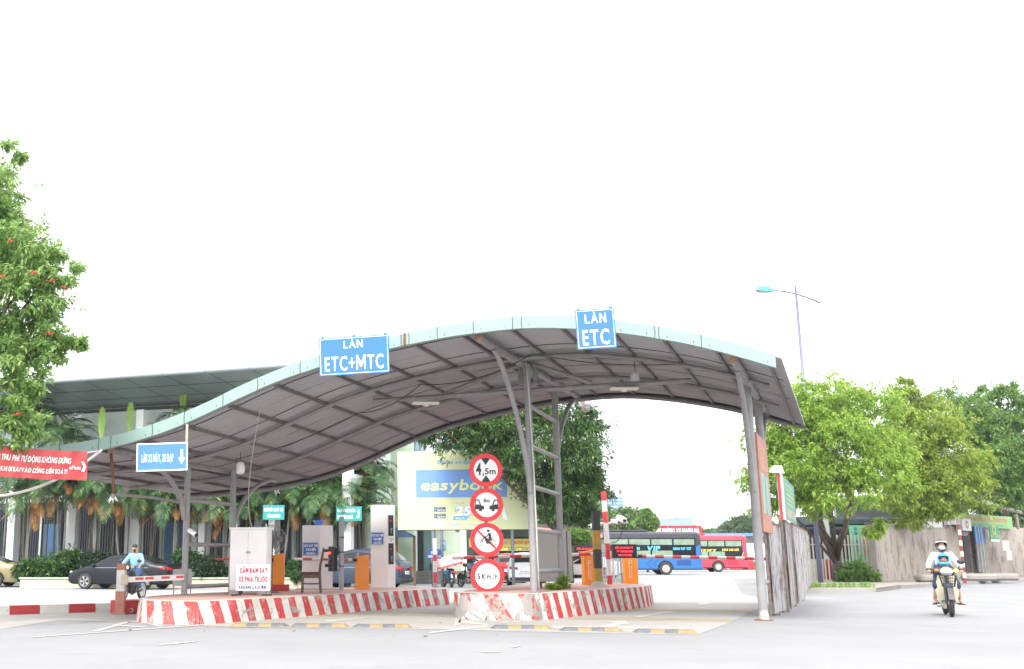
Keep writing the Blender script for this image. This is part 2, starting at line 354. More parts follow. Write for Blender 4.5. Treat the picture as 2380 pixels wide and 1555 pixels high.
marking('lane_marking', [[S8(310, 303+d), S8(310, 305+d), S8(1055, 317+d), S8(1055, 315+d)] for d in (0, 5, 10)]+[[S8(540, 266+d), S8(540, 268+d), S8(1150, 276+d), S8(1150, 274+d)] for d in (0, 4, 8)]
    + [[S7(1500, 186+d), S7(1500, 188+d), S7(2150, 178+d), S7(2150, 176+d)] for d in (0, 6, 12)]+[[S7(1095, 246), S7(1095, 249), S7(2000, 253), S7(2000, 250)], [S8(235, 362), S8(235, 364), S8(900, 384), S8(900, 382)]], PAINTY)
# dry leaves and litter on the road
b = MB(); rng = random.Random(4); LEAFD = mat('dry_leaf', (.22, .12, .06), .8, var=.4, scale=20)
for (x, y) in [(1880, 295), (2025, 297), (2364, 290), (985, 255), (1185, 255), (1400, 272), (1465, 208), (1880, 254), (2098, 234)]+[(rng.uniform(100, 2300), rng.uniform(250, 400)) for _ in range(2)]:
    g = G(*S7(x, y)); a = rng.uniform(0, 6); r = rng.uniform(.03, .06)
    b.add([(g.x+r*math.cos(a), g.y+r*math.sin(a), .012), (g.x+.4*r*math.cos(a+1.6), g.y+.4*r*math.sin(a+1.6), .035), (g.x-r*math.cos(a), g.y-r*math.sin(a), .012), (g.x-.4*r*math.cos(a+1.6), g.y-.4*r*math.sin(a+1.6), .03)], [(0, 1, 2, 3)], LEAFD)
tag(b.build('dry_leaves'), 'scattered dry leaves lying on the pale asphalt', 'leaves', kind='stuff')

# ================================================================== ISLANDS
def smooth_poly(pts, k=3, keep=()):
    for _ in range(k):
        out = []
        for i, p in enumerate(pts):
            q = pts[(i+1) % len(pts)]; p = Vector(p); q = Vector(q); out += [tuple(p*.8+q*.2), tuple(p*.2+q*.8)]
        pts = out
    return pts
BRICK = mat('red_brick_top', (.46, .26, .215), .85, var=.12, scale=5, c2=(.42, .36, .32), thr=.56)
def island(label, poly, h, nose, period=.54, slant=.33):
    t = thing('traffic_island', label, 'traffic island', (poly[0][0], poly[0][1], 0), group='red and white striped traffic islands')
    pts = smooth_poly(poly, 3); n = len(pts); c = Vector((sum(p[0] for p in pts)/n, sum(p[1] for p in pts)/n))
    MS = stripemat('island_stripes', period, slant, .56); MN = stripemat('island_nose', .74, .6, .455, grey=(.33, .315, .29))
    for part, sel in (('painted_side', False), ('worn_nose', True)):
        V, F, UV = [], [], []; s = 0
        for i in range(n):
            a, bb = Vector(pts[i]), Vector(pts[(i+1) % n]); L = (bb-a).length; isn = nose(a, bb)
            k = max(1, int(L/.25))
            if isn == sel:
                nr = Vector(((bb-a).y, -(bb-a).x)).normalized()
                for j in range(k):
                    for q in range(3):
                        o = len(V)
                        for (f, zz) in ((j/k, q/3), ((j+1)/k, q/3), ((j+1)/k, (q+1)/3), (j/k, (q+1)/3)):
                            p = a.lerp(bb, f); wob = .022*math.sin(p.x*5.1+p.y*3.7+zz*3)*math.sin(p.x*2.3-p.y*4.1) if True else 0
                            off = nr*(.05*(1-zz)+wob*(2.2 if sel and zz > .2 else .5))
                            V.append((p.x+off.x, p.y+off.y, h*zz+(0 if zz < 1 else .0))); UV.append((s+L*f, h*zz))
                        F.append((o, o+1, o+2, o+3))
            s += L
        if not F: continue
        I = ROOTM[t.name].inverted(); me = bpy.data.meshes.new(part); me.from_pydata([tuple(I @ Vector(v)) for v in V], [], F)
        ul = me.uv_layers.new(name='UVMap')
        for li, l in enumerate(me.loops): ul.data[li].uv = UV[l.vertex_index]
        me.materials.append(MN if sel else MS); o = bpy.data.objects.new(part, me); COL.objects.link(o); o.parent = t
    b = MB(); K = mat('kerb_top', (.5, .42, .38), .85, var=.15, scale=6, c2=(.55, .53, .5), thr=.55)
    inn = []
    for i in range(n):
        a, p, q = Vector(pts[i-1]), Vector(pts[i]), Vector(pts[(i+1) % n]); d = (q-a).normalized(); nr = Vector((d.y, -d.x)); inn.append(p-nr*.16)
    o = [(p[0]+0.0, p[1], h) for p in pts]; ii = [(p.x, p.y, h+.012) for p in inn]
    b.add(o+ii, [(i, (i+1) % n, n+(i+1) % n, n+i) for i in range(n)], K); b.build('kerb_top', t, world=True)
    b = MB(); b.add(ii, [list(range(n))], BRICK); b.build('paved_top', t, world=True)
    return t
HL, HC = .43, .53
IL = island('long red and white striped island carrying the grey cabinet and ticket pillars', [(-4.12, 21.85), (-3.4, 21.4), (-2.85, 21.3), (-2.2, 22.4), (2.0, 29.8), (2.7, 30.75), (2.55, 31.1), (.2, 31.6), (-.9, 31.3), (-3.6, 26.6), (-4.45, 24.8), (-4.5, 23.4)], HL,
            lambda a, b_: False)
IC = island('shorter striped island with broken grey nose under the round signs', [(2.15, 23.75), (2.35, 23.2), (2.8, 22.75), (3.4, 22.5), (3.8, 22.75), (5.2, 24.95), (7.4, 28.5), (8.2, 30.4), (8.4, 31.7), (7.0, 32.6), (5.2, 32.5), (2.6, 25.6)], HC,
            lambda a, b_: max(a.x, b_.x) < 3.85 and (a.y+b_.y)/2 < 24.6)
# broken lump of concrete leaning on the nose
b = MB(); bm = bmesh.new(); bmesh.ops.create_cube(bm, size=1); bmesh.ops.subdivide_edges(bm, edges=bm.edges[:], cuts=4, use_grid_fill=True)
for v in bm.verts:
    q = v.co; r = .05*math.sin(q.x*9+q.z*7)*math.cos(q.y*8); f = 1-.12*(abs(q.x)*2)**4*(abs(q.z)*2)**2
    v.co = Vector((q.x*.44*f+r*.3, q.y*.3+r*.4, q.z*.17+r*.25))
bm.verts.index_update(); b.add([v.co.copy() for v in bm.verts], [[v.index for v in f.verts] for f in bm.faces], CONC); bm.free()
rk = b.build('concrete_lump'); g = G(1112, 1441); rk.location = (g.x, g.y, .085); rk.rotation_euler = (0, .03, -.5)
tag(rk, 'broken grey lump of concrete leaning on the nose of the sign island', 'rubble')

# low red and white kerb on the left, red block
def kerb_run(name, label, pts, h, wd, segs, m2=None, gap=.35):
    t = thing(name, label, 'kerb', (*pts[0], 0))
    a, b_ = Vector(pts[0]), Vector(pts[1]); L = (b_-a).length; d = (b_-a)/L; q = 0; i = 0
    n = Vector((-d.y, d.x))
    for f0, f1, c in segs:
        mb = MB(); p0 = a+d*L*f0; p1 = a+d*L*f1; r0 = p0+n*wd; r1 = p1+n*wd
        vs = [(p0.x, p0.y, 0), (p1.x, p1.y, 0), (r1.x, r1.y, 0), (r0.x, r0.y, 0), (p0.x+n.x*.02, p0.y+n.y*.02, h), (p1.x+n.x*.02, p1.y+n.y*.02, h), (r1.x, r1.y, h), (r0.x, r0.y, h)]
        mb.add(vs, [(3, 2, 1, 0), (4, 5, 6, 7), (0, 1, 5, 4), (1, 2, 6, 5), (2, 3, 7, 6), (3, 0, 4, 7)], c); mb.build('kerb_block', t, world=True)
    return t
KR = mat('kerb_red', (.42, .04, .04), .7, var=.15, scale=4, c2=(.3, .12, .1), thr=.66); KW = mat('kerb_white', (.6, .59, .56), .7, var=.1, scale=3, c2=(.36, .34, .31), thr=.6)
def fu(us, Y0, Y1, a, b_): pass
a, b_ = G3(-340, 1441), G3(461, 1415.5)
def frac(u):   # where the kerb line meets this column of the picture
    A = Vector(a); B = Vector(b_); lo, hi = 0, 1
    for _ in range(40):
        m = (lo+hi)/2; p = A.lerp(B, m)
        if CX+CF*p.x/(p.y*CP+(0-CH)*SP) < u: lo = m
        else: hi = m
    return lo
us = [-340, -200, -90, 21.7, 93, 160, 222, 268, 290]; cs = [KW, KR, KW, KR, KW, KR, KW, KW]
kerb_run('low_kerb', 'low kerb painted in long red and white blocks beside the motorbike lane', (a, b_), .2, .22, [(frac(us[i]), frac(us[i+1]), cs[i]) for i in range(8)])
t = thing('lane_block', 'low red painted block with drain hole beside the bollard', 'kerb', (*G3(300, 1427), 0)); mb = MB()
A = G(285, 1428); B = G(340, 1426); Bk = (B-A).normalized(); nn = Vector((-Bk.y, Bk.x, 0))
mb.box(((A.x+B.x)/2+nn.x*.3, (A.y+B.y)/2+nn.y*.3, .15), ((B-A).length, .6, .3), KR, rz=math.atan2(Bk.y, Bk.x), ch=.015); mb.build('block', t, world=True)
mb = MB(); mb.lathe([(.055, 0), (.055, .02), (.03, .021), (.03, 0)], mat('drain_pipe', (.4, .4, .38), .6), T=Matrix.Translation(A*.65+B*.35+Vector((0, -.005, .08))) @ Matrix.Rotation(PI/2, 4, 'X')); mb.build('drain_pipe', t, world=True)

# speed bumps
SBY = mat('bump_yellow', (.26, .2, .1), .8, var=.15, scale=12, c2=(.2, .17, .12), thr=.6); SBK = mat('bump_black', (.125, .125, .135), .85, var=.2, scale=12)
def bump(uL, vL, uR, vR, first, label):
    A = G(uL, vL); B = G(uR, vR); L = (B-A).length; t = thing('speed_bump', label, 'speed bump', tuple(A), math.atan2(B.y-A.y, B.x-A.x), 'rubber speed bumps across the lane entries')
    prof = [(0, 0), (.02, .04), (.08, .06), (.18, .068), (.28, .06), (.34, .04), (.36, 0)]; ends = .09
    xs = [0, ends]+[ends+(L-2*ends)*k/4 for k in (1, 2, 3)]+[L-ends, L]
    for k in range(4):
        mb = MB(); x0, x1 = ends+(L-2*ends)*k/4, ends+(L-2*ends)*(k+1)/4; c = SBY if (k % 2 == 0) == first else SBK
        st = [x0+(x1-x0)*i/8 for i in range(9)]
        vs = []
        for i, x in enumerate(st):
            for y, z in prof: vs.append((x, y, z*(1 if i % 2 else .93)))
        m = len(prof); mb.add(vs, [(i*m+j, (i+1)*m+j, (i+1)*m+j+1, i*m+j+1) for i in range(8) for j in range(m-1)], c)
        if k in (0, 3):
            xe = 0 if k == 0 else L; xi = x0 if k == 0 else x1
            vs = [(xi, y, z*.93) for y, z in prof]+[(xe, .06+y*.7, .004) for y, z in prof]
            mb.add(vs, [(j, j+1, m+j+1, m+j) for j in range(m-1)], c)
        mb.build('segment', t)
bump(531, 1457, 669, 1457.5, True, 'leftmost speed bump starting beside the striped island'); bump(671.5, 1458, 812, 1458.5, False, 'second speed bump from the left, in the middle of the first lane')
bump(818, 1459.5, 960, 1459.5, False, 'third speed bump from the left with a clean yellow end'); bump(1139, 1462, 1285, 1463, False, 'speed bump directly right of the sign island nose')
bump(1300.5, 1467, 1451, 1468.5, False, 'second speed bump from the right, in the middle of the right lane'); bump(1468, 1471, 1623, 1474, False, 'rightmost speed bump at the edge of the open road')

# ================================================================== CANOPY
AX = Vector((1, -.2, 0)).normalized(); DX = Vector((.461, 1, 0)).normalized(); A0 = Vector((4, 20, 0)); WD = 8.2
prof = [(-12.6, 3.26), (-11.5, 3.33), (-10.08, 3.45), (-9.23, 3.56), (-8.13, 3.81), (-7.46, 4.05), (-6.67, 4.39), (-5.97, 4.71), (-5.14, 5.0), (-4.3, 5.22), (-3.35, 5.42), (-2.39, 5.59), (-1.7, 5.66), (-.96, 5.72), (-.5, 5.73), (.18, 5.68), (.92, 5.57), (1.64, 5.44), (2.46, 5.24), (3.1, 5.03), (3.66, 4.82), (3.95, 4.74)]
ps, pz = [p[0] for p in prof], [p[1] for p in prof]
def zs(s): return float(np.interp(s, ps, pz))
SM = {}
def zsm(s): return sum(zs(s+d) for d in (-.5, -.25, 0, .25, .5))/5 if -12.2 < s < 3.3 else zs(s)
def drop(t): return -.28*(t/WD)
def cp(s, t, dz=0): p = A0+AX*s+DX*t; return Vector((p.x, p.y, zsm(s)+drop(t)+dz))
S0, S1 = -12.4, 3.7
can = thing('canopy', 'wave shaped corrugated canopy on grey pipe posts spanning the gate lanes', 'canopy', tuple(A0))
ns = 72; nt_ = 72*4; V = np.zeros((ns+1, nt_+1, 3))
for i in range(ns+1):
    s = S0+(S1+.12-S0)*i/ns; z = zsm(s)
    for j in range(nt_+1):
        t_ = WD*j/nt_; p = A0+AX*s+DX*t_; V[i, j] = (p.x, p.y, z+drop(t_)+.034*math.sin(j*PI/2)-.01*(j//36 % 2))
idx = np.arange((ns+1)*(nt_+1)).reshape(ns+1, nt_+1)
F = np.stack([idx[:-1, :-1], idx[1:, :-1], idx[1:, 1:], idx[:-1, 1:]], -1).reshape(-1, 4)
SHEET = mat('corrugated_sheet', (.36, .35, .362), .55, var=.05, scale=1.2)
fastmesh('roof_sheet', V.reshape(-1, 3), F, SHEET, can, world=True)
b1 = MB(); b1.tube([cp(S0+.1+(S1-S0)*i/60, WD-.02, -.07) for i in range(61)], .05, mat('flashing_dark', (.1, .09, .09), .7, var=.2), 6); b1.build('back_flashing', can, smooth=True, world=True)
mb = MB(); BAT = mat('batten_steel', (.13, .11, .105), .6, var=.2, scale=5, c2=(.14, .09, .06), thr=.62)
for k in range(1, 11):
    b1 = MB(); b1.bar(cp(S0+.1, .75*k+.02, -.022), cp(S0+.1, .75*k+.021, -.022), .01, .01, BAT) if False else b1.tube([cp(S0+.1+(S1-S0-.1)*i/50, .745*k, -.026-.004*math.sin(i*.9+k)) for i in range(51)], .008, mat('seam_dark', (.06, .05, .05), .8), 5); b1.build('sheet_seam', can, world=True)
for k in range(18):
    s = S1-.12-.945*k
    if s < S0+.1: break
    b1 = MB(); b1.bar(cp(s, .05, -.06), cp(s, WD-.1, -.06), .05, .07, BAT); b1.build('batten', can, world=True)
for t_, r in ((.12, .045), (2.75, .05), (5.4, .05), (8.1, .055)):
    b1 = MB(); b1.tube([cp(S0+.15+(S1-.45-S0)*i/60, t_, -.145) for i in range(61)], r, STEEL, 8); b1.build('purlin_pipe', can, smooth=True, world=True)
# pale green fascia in folded lengths
FAS = mat('fascia_green', (.235, .34, .305), .45, var=.05, scale=1.5, c2=(.2, .28, .23), thr=.66)
cuts = [-12.45, -11.2, -10.1, -9.25, -9.0, -8.13, -7.46, -6.67, -5.97, -5.1, -3.1, -2.95, -2.39, -1.7, -.96, -.78, .9, 1.64, 1.72, 2.46, 3.72]
for i in range(len(cuts)-1):
    b1 = MB(); a1, a2 = cuts[i], cuts[i+1]; k = 6; st = [a1+(a2-a1)*j/k for j in range(k+1)]; e = .004*(i % 2)
    q = lambda s, t_, dz: A0+AX*s+DX*t_+Vector((0, 0, zsm(s)+dz))
    ring = [(-.06-e, .03+e), (-.06-e, -.20-e), (-.03, -.215-e), (-.03, -.2), (-.05, -.18), (-.05, .02), (.12, .02+e), (.12, .035+e)]
    vs = [q(s, t_, dz) for s in st for t_, dz in ring]; m = len(ring)
    b1.add(vs, [(a_*m+j, (a_+1)*m+j, (a_+1)*m+(j+1) % m, a_*m+(j+1) % m) for a_ in range(k) for j in range(m)]+[list(range(m))[::-1], [k*m+j for j in range(m)]], FAS)
    for s in (a1+.14, a2-.14):
        if a2-a1 > .5: b1.tube([q(s, -.063, -.165), q(s, -.063, -.12)], .007, RUST, 5)
    fo = b1.build('fascia', can, world=True)
    if i: b1 = MB(); b1.tube([q(a1, -.066, .03), q(a1+.01*(i % 3-1), -.068, -.1), q(a1, -.066, -.21)], .008, mat('joint_grime', (.1, .12, .1), .8), 5); b1.build('joint', can, world=True)
b1 = MB(); b1.bar(cp(-3.03, -.07, .03), cp(-3.03, -.07, -.22), .05, .03, RUST, up=(0, 1, 0)); b1.build('rusty_strap', can, world=True)
# beams, posts, arched braces, rungs
def brk(p, q, r=.052, m=STEEL, name='brace'):
    b1 = MB(); b1.tube(p, r, m, 10); b1.build(name, can, smooth='auto', world=True)
def bez(p0, p1, p2, p3, n=14):
    p0, p1, p2, p3 = map(Vector, (p0, p1, p2, p3)); return [p0*(1-t)**3+p1*3*t*(1-t)**2+p2*3*t*t*(1-t)+p3*t**3 for t in [i/n for i in range(n+1)]]
def frame(pf, pb, zb, z0f, z0b, tip, back, rungs, zbr, zbb, r=.075, m=STEELL):
    F_, B_ = Vector((*pf, 0)), Vector((*pb, 0)); d = (B_-F_).normalized()
    b1 = MB(); T_ = Vector((tip[0], tip[1], zb)); K = Vector((back[0], back[1], zb-.12)); b1.tube([T_, K], .085, STEEL, 14)
    b1.lathe([(.086, 0), (.08, .004)], mat('rusty_cap', (.45, .3, .22), .7, var=.3, scale=30, c2=(.35, .13, .06), thr=.5), T=Matrix.Translation(T_) @ (T_-K).to_track_quat('Z', 'Y').to_matrix().to_4x4(), n=14)
    b1.build('beam', can, smooth='auto', world=True)
    for Q, z0 in ((F_, z0f), (B_, z0b)):
        b1 = MB(); b1.tube([Q+Vector((0, 0, z0)), Q+Vector((0, 0, zb-.06))], r, m, 12); b1.lathe([(.15, z0), (.15, z0+.015), (.08, z0+.016)], RUST, T=Matrix.Translation(Q)); b1.build('post', can, smooth='auto', world=True)
    bf = (T_-F_); bf.z = 0; a = F_+bf*.72; a.z = zb-.08; e = F_-d*.07
    brk(bez(a, a-bf.normalized()*.55+Vector((0, 0, -.1)), Vector((e.x, e.y, zbr+1.1))-d*.25, (e.x-d.x*.02, e.y-d.y*.02, zbr)), 0, .055, m)
    bk = (K-B_); bk.z = 0; a = B_+bk*.75; a.z = zb-.16; e = B_+d*.07
    brk(bez(a, a-bk.normalized()*.5+Vector((0, 0, .05)), Vector((e.x, e.y, zbb+.9))+d*.25, (e.x, e.y, zbb)), 0, .055, m)
    for z in rungs:
        b1 = MB(); b1.tube([F_+Vector((0, 0, z)), B_+d*.08+Vector((0, 0, z))], .05, m, 10); b1.build('rung', can, smooth='auto', world=True)
pL, pLb = (-3.77, 24.89), (-2.91, 26.6); pC, pCb = (3.8, 23.3), (4.95, 26.3); pR, pRb = (8.36, 22.75), (9.42, 25.0)
frame(pL, pLb, 3.42, HL, HL, (-4.99, 22.36), (-1.75, 29.5), (2.53, 1.55, .62), 2.1, 2.0, .072)
frame(pC, pCb, 5.45, HC, HC, (2.45, 20.69), (6.14, 28.4), (4.5, 3.62, 2.75, 1.83, .97), 2.62, 3.6, .078)
frame(pR, pRb, 4.9, 0, 0, (7.14, 20.0), (10.55, 27.3), (3.3, .74), 2.6, 3.0, .092)
# footing mess at the right post
b1 = MB(); b1.ell((8.36, 22.75, .0), (.2, .16, .05), RUST); b1.ell((8.36, 22.72, .0), (.11, .11, .26), mat('footing_paint', (.4, .38, .34), .8, var=.2, scale=9, c2=(.2, .1, .06), thr=.55), n=12); b1.build('footing', can, smooth=True, world=True)
# long truss pipes at the central frame: tie pipe and two sloping stays
ztie = 1.22+ (1300-903)/2626*23.6*1.0
def PW(u, v, Y): return P(u, v, Y)
b1 = MB(); b1.tube([PW(868, 932, 24.3), PW(1220, 908, 23.5), PW(1606, 884, 22.7)], .055, STEEL, 10); b1.build('tie_pipe', can, smooth='auto', world=True)
b1 = MB(); b1.tube([PW(1028, 918, 24.0), PW(1212, 846, 23.5)], .055, STEEL, 10); b1.build('stay_pipe', can, smooth='auto', world=True)
b1 = MB(); b1.tube([PW(1238, 846, 23.5), PW(1376, 890, 23.1)], .055, STEEL, 10); b1.build('stay_pipe', can, smooth='auto', world=True)
for (u0, u1, v, Y) in ((1205, 1215, 868, 23.6), (1240, 1248, 868, 23.6)):
    b1 = MB(); b1.bar(PW((u0+u1)/2, 850, Y), PW((u0+u1)/2, 893, Y), .1, .1, STEEL, up=(0, 1, 0)); b1.build('hanger', can, world=True)
# lamp arm on the left frame
t = [P(258, 1052, 22.36), P(262, 1100, 22.36), P(264, 1150, 22.4)]
b1 = MB(); b1.tube([Vector((t[0].x, t[0].y, 3.36))]+t[1:], .032, RUST, 8); b1.build('drop_pole', can, smooth=True, world=True)
b1 = MB(); b1.tube(bez(P(270, 1150, 22.5), P(310, 1150, 23), P(380, 1158, 24), P(425, 1170, 24.8)), .035, STEEL, 8); b1.build('side_arm', can, smooth=True, world=True)
# grey board cabinet behind the centre posts
b1 = MB(); bx = Vector((4.35, 26.75, 0)); O, ex, wdt, hgt = bp(1246, 1318, 1231, 1352, 26.9, .0)
PANEL = mat('grey_panel', (.42, .41, .385), .6, var=.04, scale=1)
t = thing('grey_booth', 'plain grey sheet metal box standing behind the centre posts', 'cabinet', (O.x, O.y, HC))
b1 = MB(); c = O+ex*wdt/2; b1.box((c.x, c.y+.3, O.z+hgt/2), (wdt, .6, hgt), PANEL, ch=.01); b1.build('body', t, world=True)
b1 = MB(); b1.box((O.x+wdt+.06, c.y+.2, O.z+hgt/2-.01), (.1, .5, hgt-.03), mat('grey_panel_side', (.36, .355, .33), .6, var=.05), ch=.01); b1.build('side_panel', t, world=True)
for q in (.1, wdt-.1):
    b1 = MB(); b1.box((O.x+q, c.y+.3, (HC+O.z)/2), (.06, .5, O.z-HC), STEELD); b1.build('foot', t, world=True)
# lights hanging under the roof, camera dome, cables
def flat_lamp(u0, u1, v, Y, label):
    a_, b2 = P(u0, v, Y), P(u1, v, Y); t = thing('canopy_lamp', label, 'lamp', tuple((a_+b2)/2), group='lamps under the canopy roof')
    m = mat('lamp_cream', (.6, .56, .48), .4, var=.05); L = (b2-a_).length
    b1 = MB(); b1.box((0, 0, 0), (L, .2, .06), m, ch=.02); b1.build('housing', t)
    b1 = MB(); b1.ell((0, 0, -.03), (L*.13, .07, .05), m); b1.build('sensor_dome', t, smooth=True)
    return t
flat_lamp(958, 1021, 937, 23.7, 'flat cream lamp hanging under the left end of the tie pipe'); flat_lamp(1418, 1483, 903, 22.9, 'flat cream lamp under the right end of the tie pipe')
for (u, vt, vb, Y, lab) in ((1475.6, 828, 873, 23.2, 'round bulb lamp hanging by cord below the right half of the roof'), (559, 1070, 1082, 24.6, 'round bulb lamp hanging by cord near the low left roof')):
    a_, b2 = P(u, vt-8, Y), P(u, vb, Y); t = thing('hanging_bulb', lab, 'lamp', tuple(b2), group='bulb lamps on cords')
    b1 = MB(); b1.tube([b2, a_+Vector((0, 0, .12))], .008, BLACK, 6); b1.build('cord', t, world=True)
    b1 = MB(); b1.lathe([(.03, .09), (.075, .07), (.1, .0), (.1, -.14), (.08, -.19), (.02, -.2)][::-1], mat('bulb_glass', (.68, .66, .62), .25, var=.03), n=14, T=Matrix.Translation((0, 0, -.0))); b1.build('bulb', t, smooth=True)
def cable(name, label, pts, r=.008, m=None, cat='cable'):
    b1 = MB(); b1.tube(pts, r, m or BLACK, 6); return tag(b1.build(name, smooth=True), label, cat)
def sag(p, q, s, n=12):
    p, q = Vector(p), Vector(q); return [p.lerp(q, i/n)-Vector((0, 0, s*4*(i/n)*(1-i/n))) for i in range(n+1)]
cable('power_cable', 'black cable sagging under the roof between left bulb and tie pipe', sag(cp(-8.3, 3.5, -.2), cp(-5.6, 3.9, -.2), .12)+sag(cp(-5.6, 3.9, -.2), P(978, 893, 23.6), .15)[1:], .011)
cable('power_cable', 'black cable looping under the roof near the centre post', sag(P(978, 893, 23.6), cp(-1.2, 2.2, -.2), .2)+sag(cp(-1.2, 2.2, -.2), cp(1.6, 2.6, -.18), .1)[1:], .011)
cable('hanging_wire', 'thin pale wire falling from the roof to the grey cabinet', bez(cp(-6.6, 1.3, -.05), P(572, 1120, 24.0), P(570, 1200, 25), P(592, 1240, 25.4)), .009, mat('pale_wire', (.45, .43, .4), .6, var=0))
cable('conduit', 'white conduit clipped to the front centre post', [P(1222, 835, 23.2), P(1228, 900, 23.18), P(1240, 1080, 23.18), P(1247, 1230, 23.18), P(1253, 1368, 23.18)], .016, mat('conduit_white', (.55, .54, .5), .5, var=.05), 'pipe')
p = P(1360, 932, 28.2); t = thing('dome_camera', 'white dome camera hanging from the back end of the centre beam', 'camera', tuple(p))
b1 = MB(); b1.lathe([(.1, -.16), (.16, -.1), (.175, -.02), (.17, .08), (.13, .16), (.05, .2), (.04, .3)], WHITE, n=18); b1.build('shell', t, smooth=True)
b1 = MB(); b1.ell((0, 0, -.17), (.11, .11, .13), mat('dome_grey', (.42, .41, .42), .2, var=0)); b1.build('lens_dome', t, smooth=True)
p = P(262, 1156, 22.4); t = thing('broken_lamp', 'broken white lamp dangling from the end of the side arm', 'lamp', tuple(p)); b1 = MB()
for q in range(5):
    a = q*1.3; b1.add([(0, 0, .06), (.06*math.cos(a), .05*math.sin(a), .02), (.13*math.cos(a+.3), .08*math.sin(a+.3), -.1-.03*(q % 2)), (.04*math.cos(a+.9), .04*math.sin(a+.9), -.03)], [(0, 1, 2, 3)], WHITE)
b1.build('shade', t); b1 = MB(); b1.ell((0, 0, .03), (.05, .05, .06), STEELL); b1.build('socket', t)
p = P(767, 1177+90, 25.3)
# bullet cameras on posts
def bullet(p, d, label, s=1):
    t = thing('bullet_camera', label, 'camera', tuple(p), group='bullet cameras'); d = Vector(d).normalized(); T = d.to_track_quat('Z', 'Y').to_matrix().to_4x4() @ Matrix.Scale(s, 4)
    b1 = MB(); b1.lathe([(.05, -.13), (.055, -.12), (.055, .1), (.045, .12)], WHITE, T=T, n=12); b1.build('body', t, smooth='auto')
    b1 = MB(); b1.lathe([(.045, .115), (.04, .14), (.03, .135)], BLACK, T=T, n=12); b1.build('lens', t)
    return t
bullet(P(763, 1189+0, 24.7) if False else P(745/1.0, 1190, 24.8) if False else P(438, 1173, 24.7)+Vector((.12, -.05, -.62)), (.8, -.6, -.5), 'small white camera clipped to the front left post', 1)
bullet(cp(-6.9, 8.1, -.25), (.3, -.9, -.5), 'small rusty white camera under the back roof edge, right of the left frame'); bullet(cp(-9.6, 8.1, -.27), (.3, -.9, -.5), 'small white camera under the lowest part of the back roof edge')

# ================================================================== OVERHEAD SIGNS
def sign(name, label, board, bgm, lines, cat='sign', frame_=None, posts=None, t=.04, extra=None, group=None):
    O = board.O; th = thing(name, label, cat, tuple(O), group=group)
    b1 = MB(); board.plate(b1, bgm, t); b1.build('panel', th, world=True)
    if frame_:
        b1 = MB(); board.frame(b1, frame_[0], frame_[1], frame_[2], .003); b1.build('border', th, world=True)
    for ln in lines:
        b1 = MB(); txt, x0, x1, y0, y1, m = ln[:6]; kw = ln[6] if len(ln) > 6 else {}
        board.text(b1, txt, x0*board.w, x1*board.w, y0*board.h, y1*board.h, m, **kw)
        b1.build('lettering', th, world=True)
    if extra: extra(th, board)
    return th
O, ex, w_, h_ = bp(742.5, 904, 795-7, 879-4, 20.35, -.2)
O -= Vector((0, .12, 0)); bd = Board(O, ex, w_, h_, roll=R(1.6))
def tabs(th, bdd):
    for q in (.05, .5, .95) if bdd.w > 1 else (.08, .92): b1 = MB(); bdd.plate(b1, BLUE, .03, bdd.w*q-.025, bdd.h-.01, bdd.w*q+.025, bdd.h+.035, off=-.012); b1.build('fixing_tab', th, world=True)
sign('lane_sign', 'wide blue overhead sign reading LÀN ETC+MTC on the canopy edge', bd, BLUE, [('LÀN', .355, .63, .70, .9, WLET, dict(bold=.012, gap=.2)), ('ETC+MTC', .08, .915, .12, .5, WLET, dict(bold=.010, gap=.2))], frame_=(.022, .009, WLET), extra=tabs, group='blue lane signs on the canopy edge')
O, ex, w_, h_ = bp(1336.5, 1427.5, 723, 814, 19.2, -.2); O -= Vector((0, .1, 0)); bd = Board(O, ex, w_, h_, roll=R(1.6))
sign('lane_sign', 'square blue overhead sign reading LÀN ETC near the canopy crest', bd, BLUE, [('LÀN', .24, .78, .645, .88, WLET, dict(bold=.012, gap=.2)), ('ETC', .15, .83, .10, .49, WLET, dict(bold=.014, gap=.2))], frame_=(.022, .009, WLET), extra=tabs, group='blue lane signs on the canopy edge')
O, ex, w_, h_ = bp(317.5, 436, 1030, 1095, 21.35, -.1); bd = Board(O, ex, w_, h_, roll=R(1.3)); PALEB = mat('faded_lettering', (.5, .62, .78), .5, var=.1)
def arrow(th, B):
    b1 = MB(); cx = .885*B.w; B.poly(b1, [(cx-.028*B.w, .75*B.h), (cx+.028*B.w, .75*B.h), (cx+.028*B.w, .45*B.h), (cx-.028*B.w, .45*B.h)][::-1], PALEB, .006)
    B.poly(b1, [(cx-.075*B.w, .45*B.h), (cx, .22*B.h), (cx+.075*B.w, .45*B.h)], PALEB, .006); b1.build('arrow', th, world=True)
sign('lane_sign', 'faded blue sign with down arrow for the motorbike lane on the left post', bd, mat('faded_blue', (.06, .19, .42), .5, var=.06), [('LÀN XE MÁY, XE ĐẠP', .10, .72, .33, .62, PALEB, dict(bold=.05, gap=.1))], frame_=(0, .025, WHITE), extra=arrow)
b1 = MB(); q = P(433.5, 1035, 21.3); b1.tube([q-Vector((0, 0, .45)), q+Vector((0, 0, .42))], .025, mat('rusty_white', (.45, .36, .3), .7, var=.2, scale=20, c2=(.3, .14, .08), thr=.5), 8); b1.build('sign_pole', can, smooth=True, world=True)

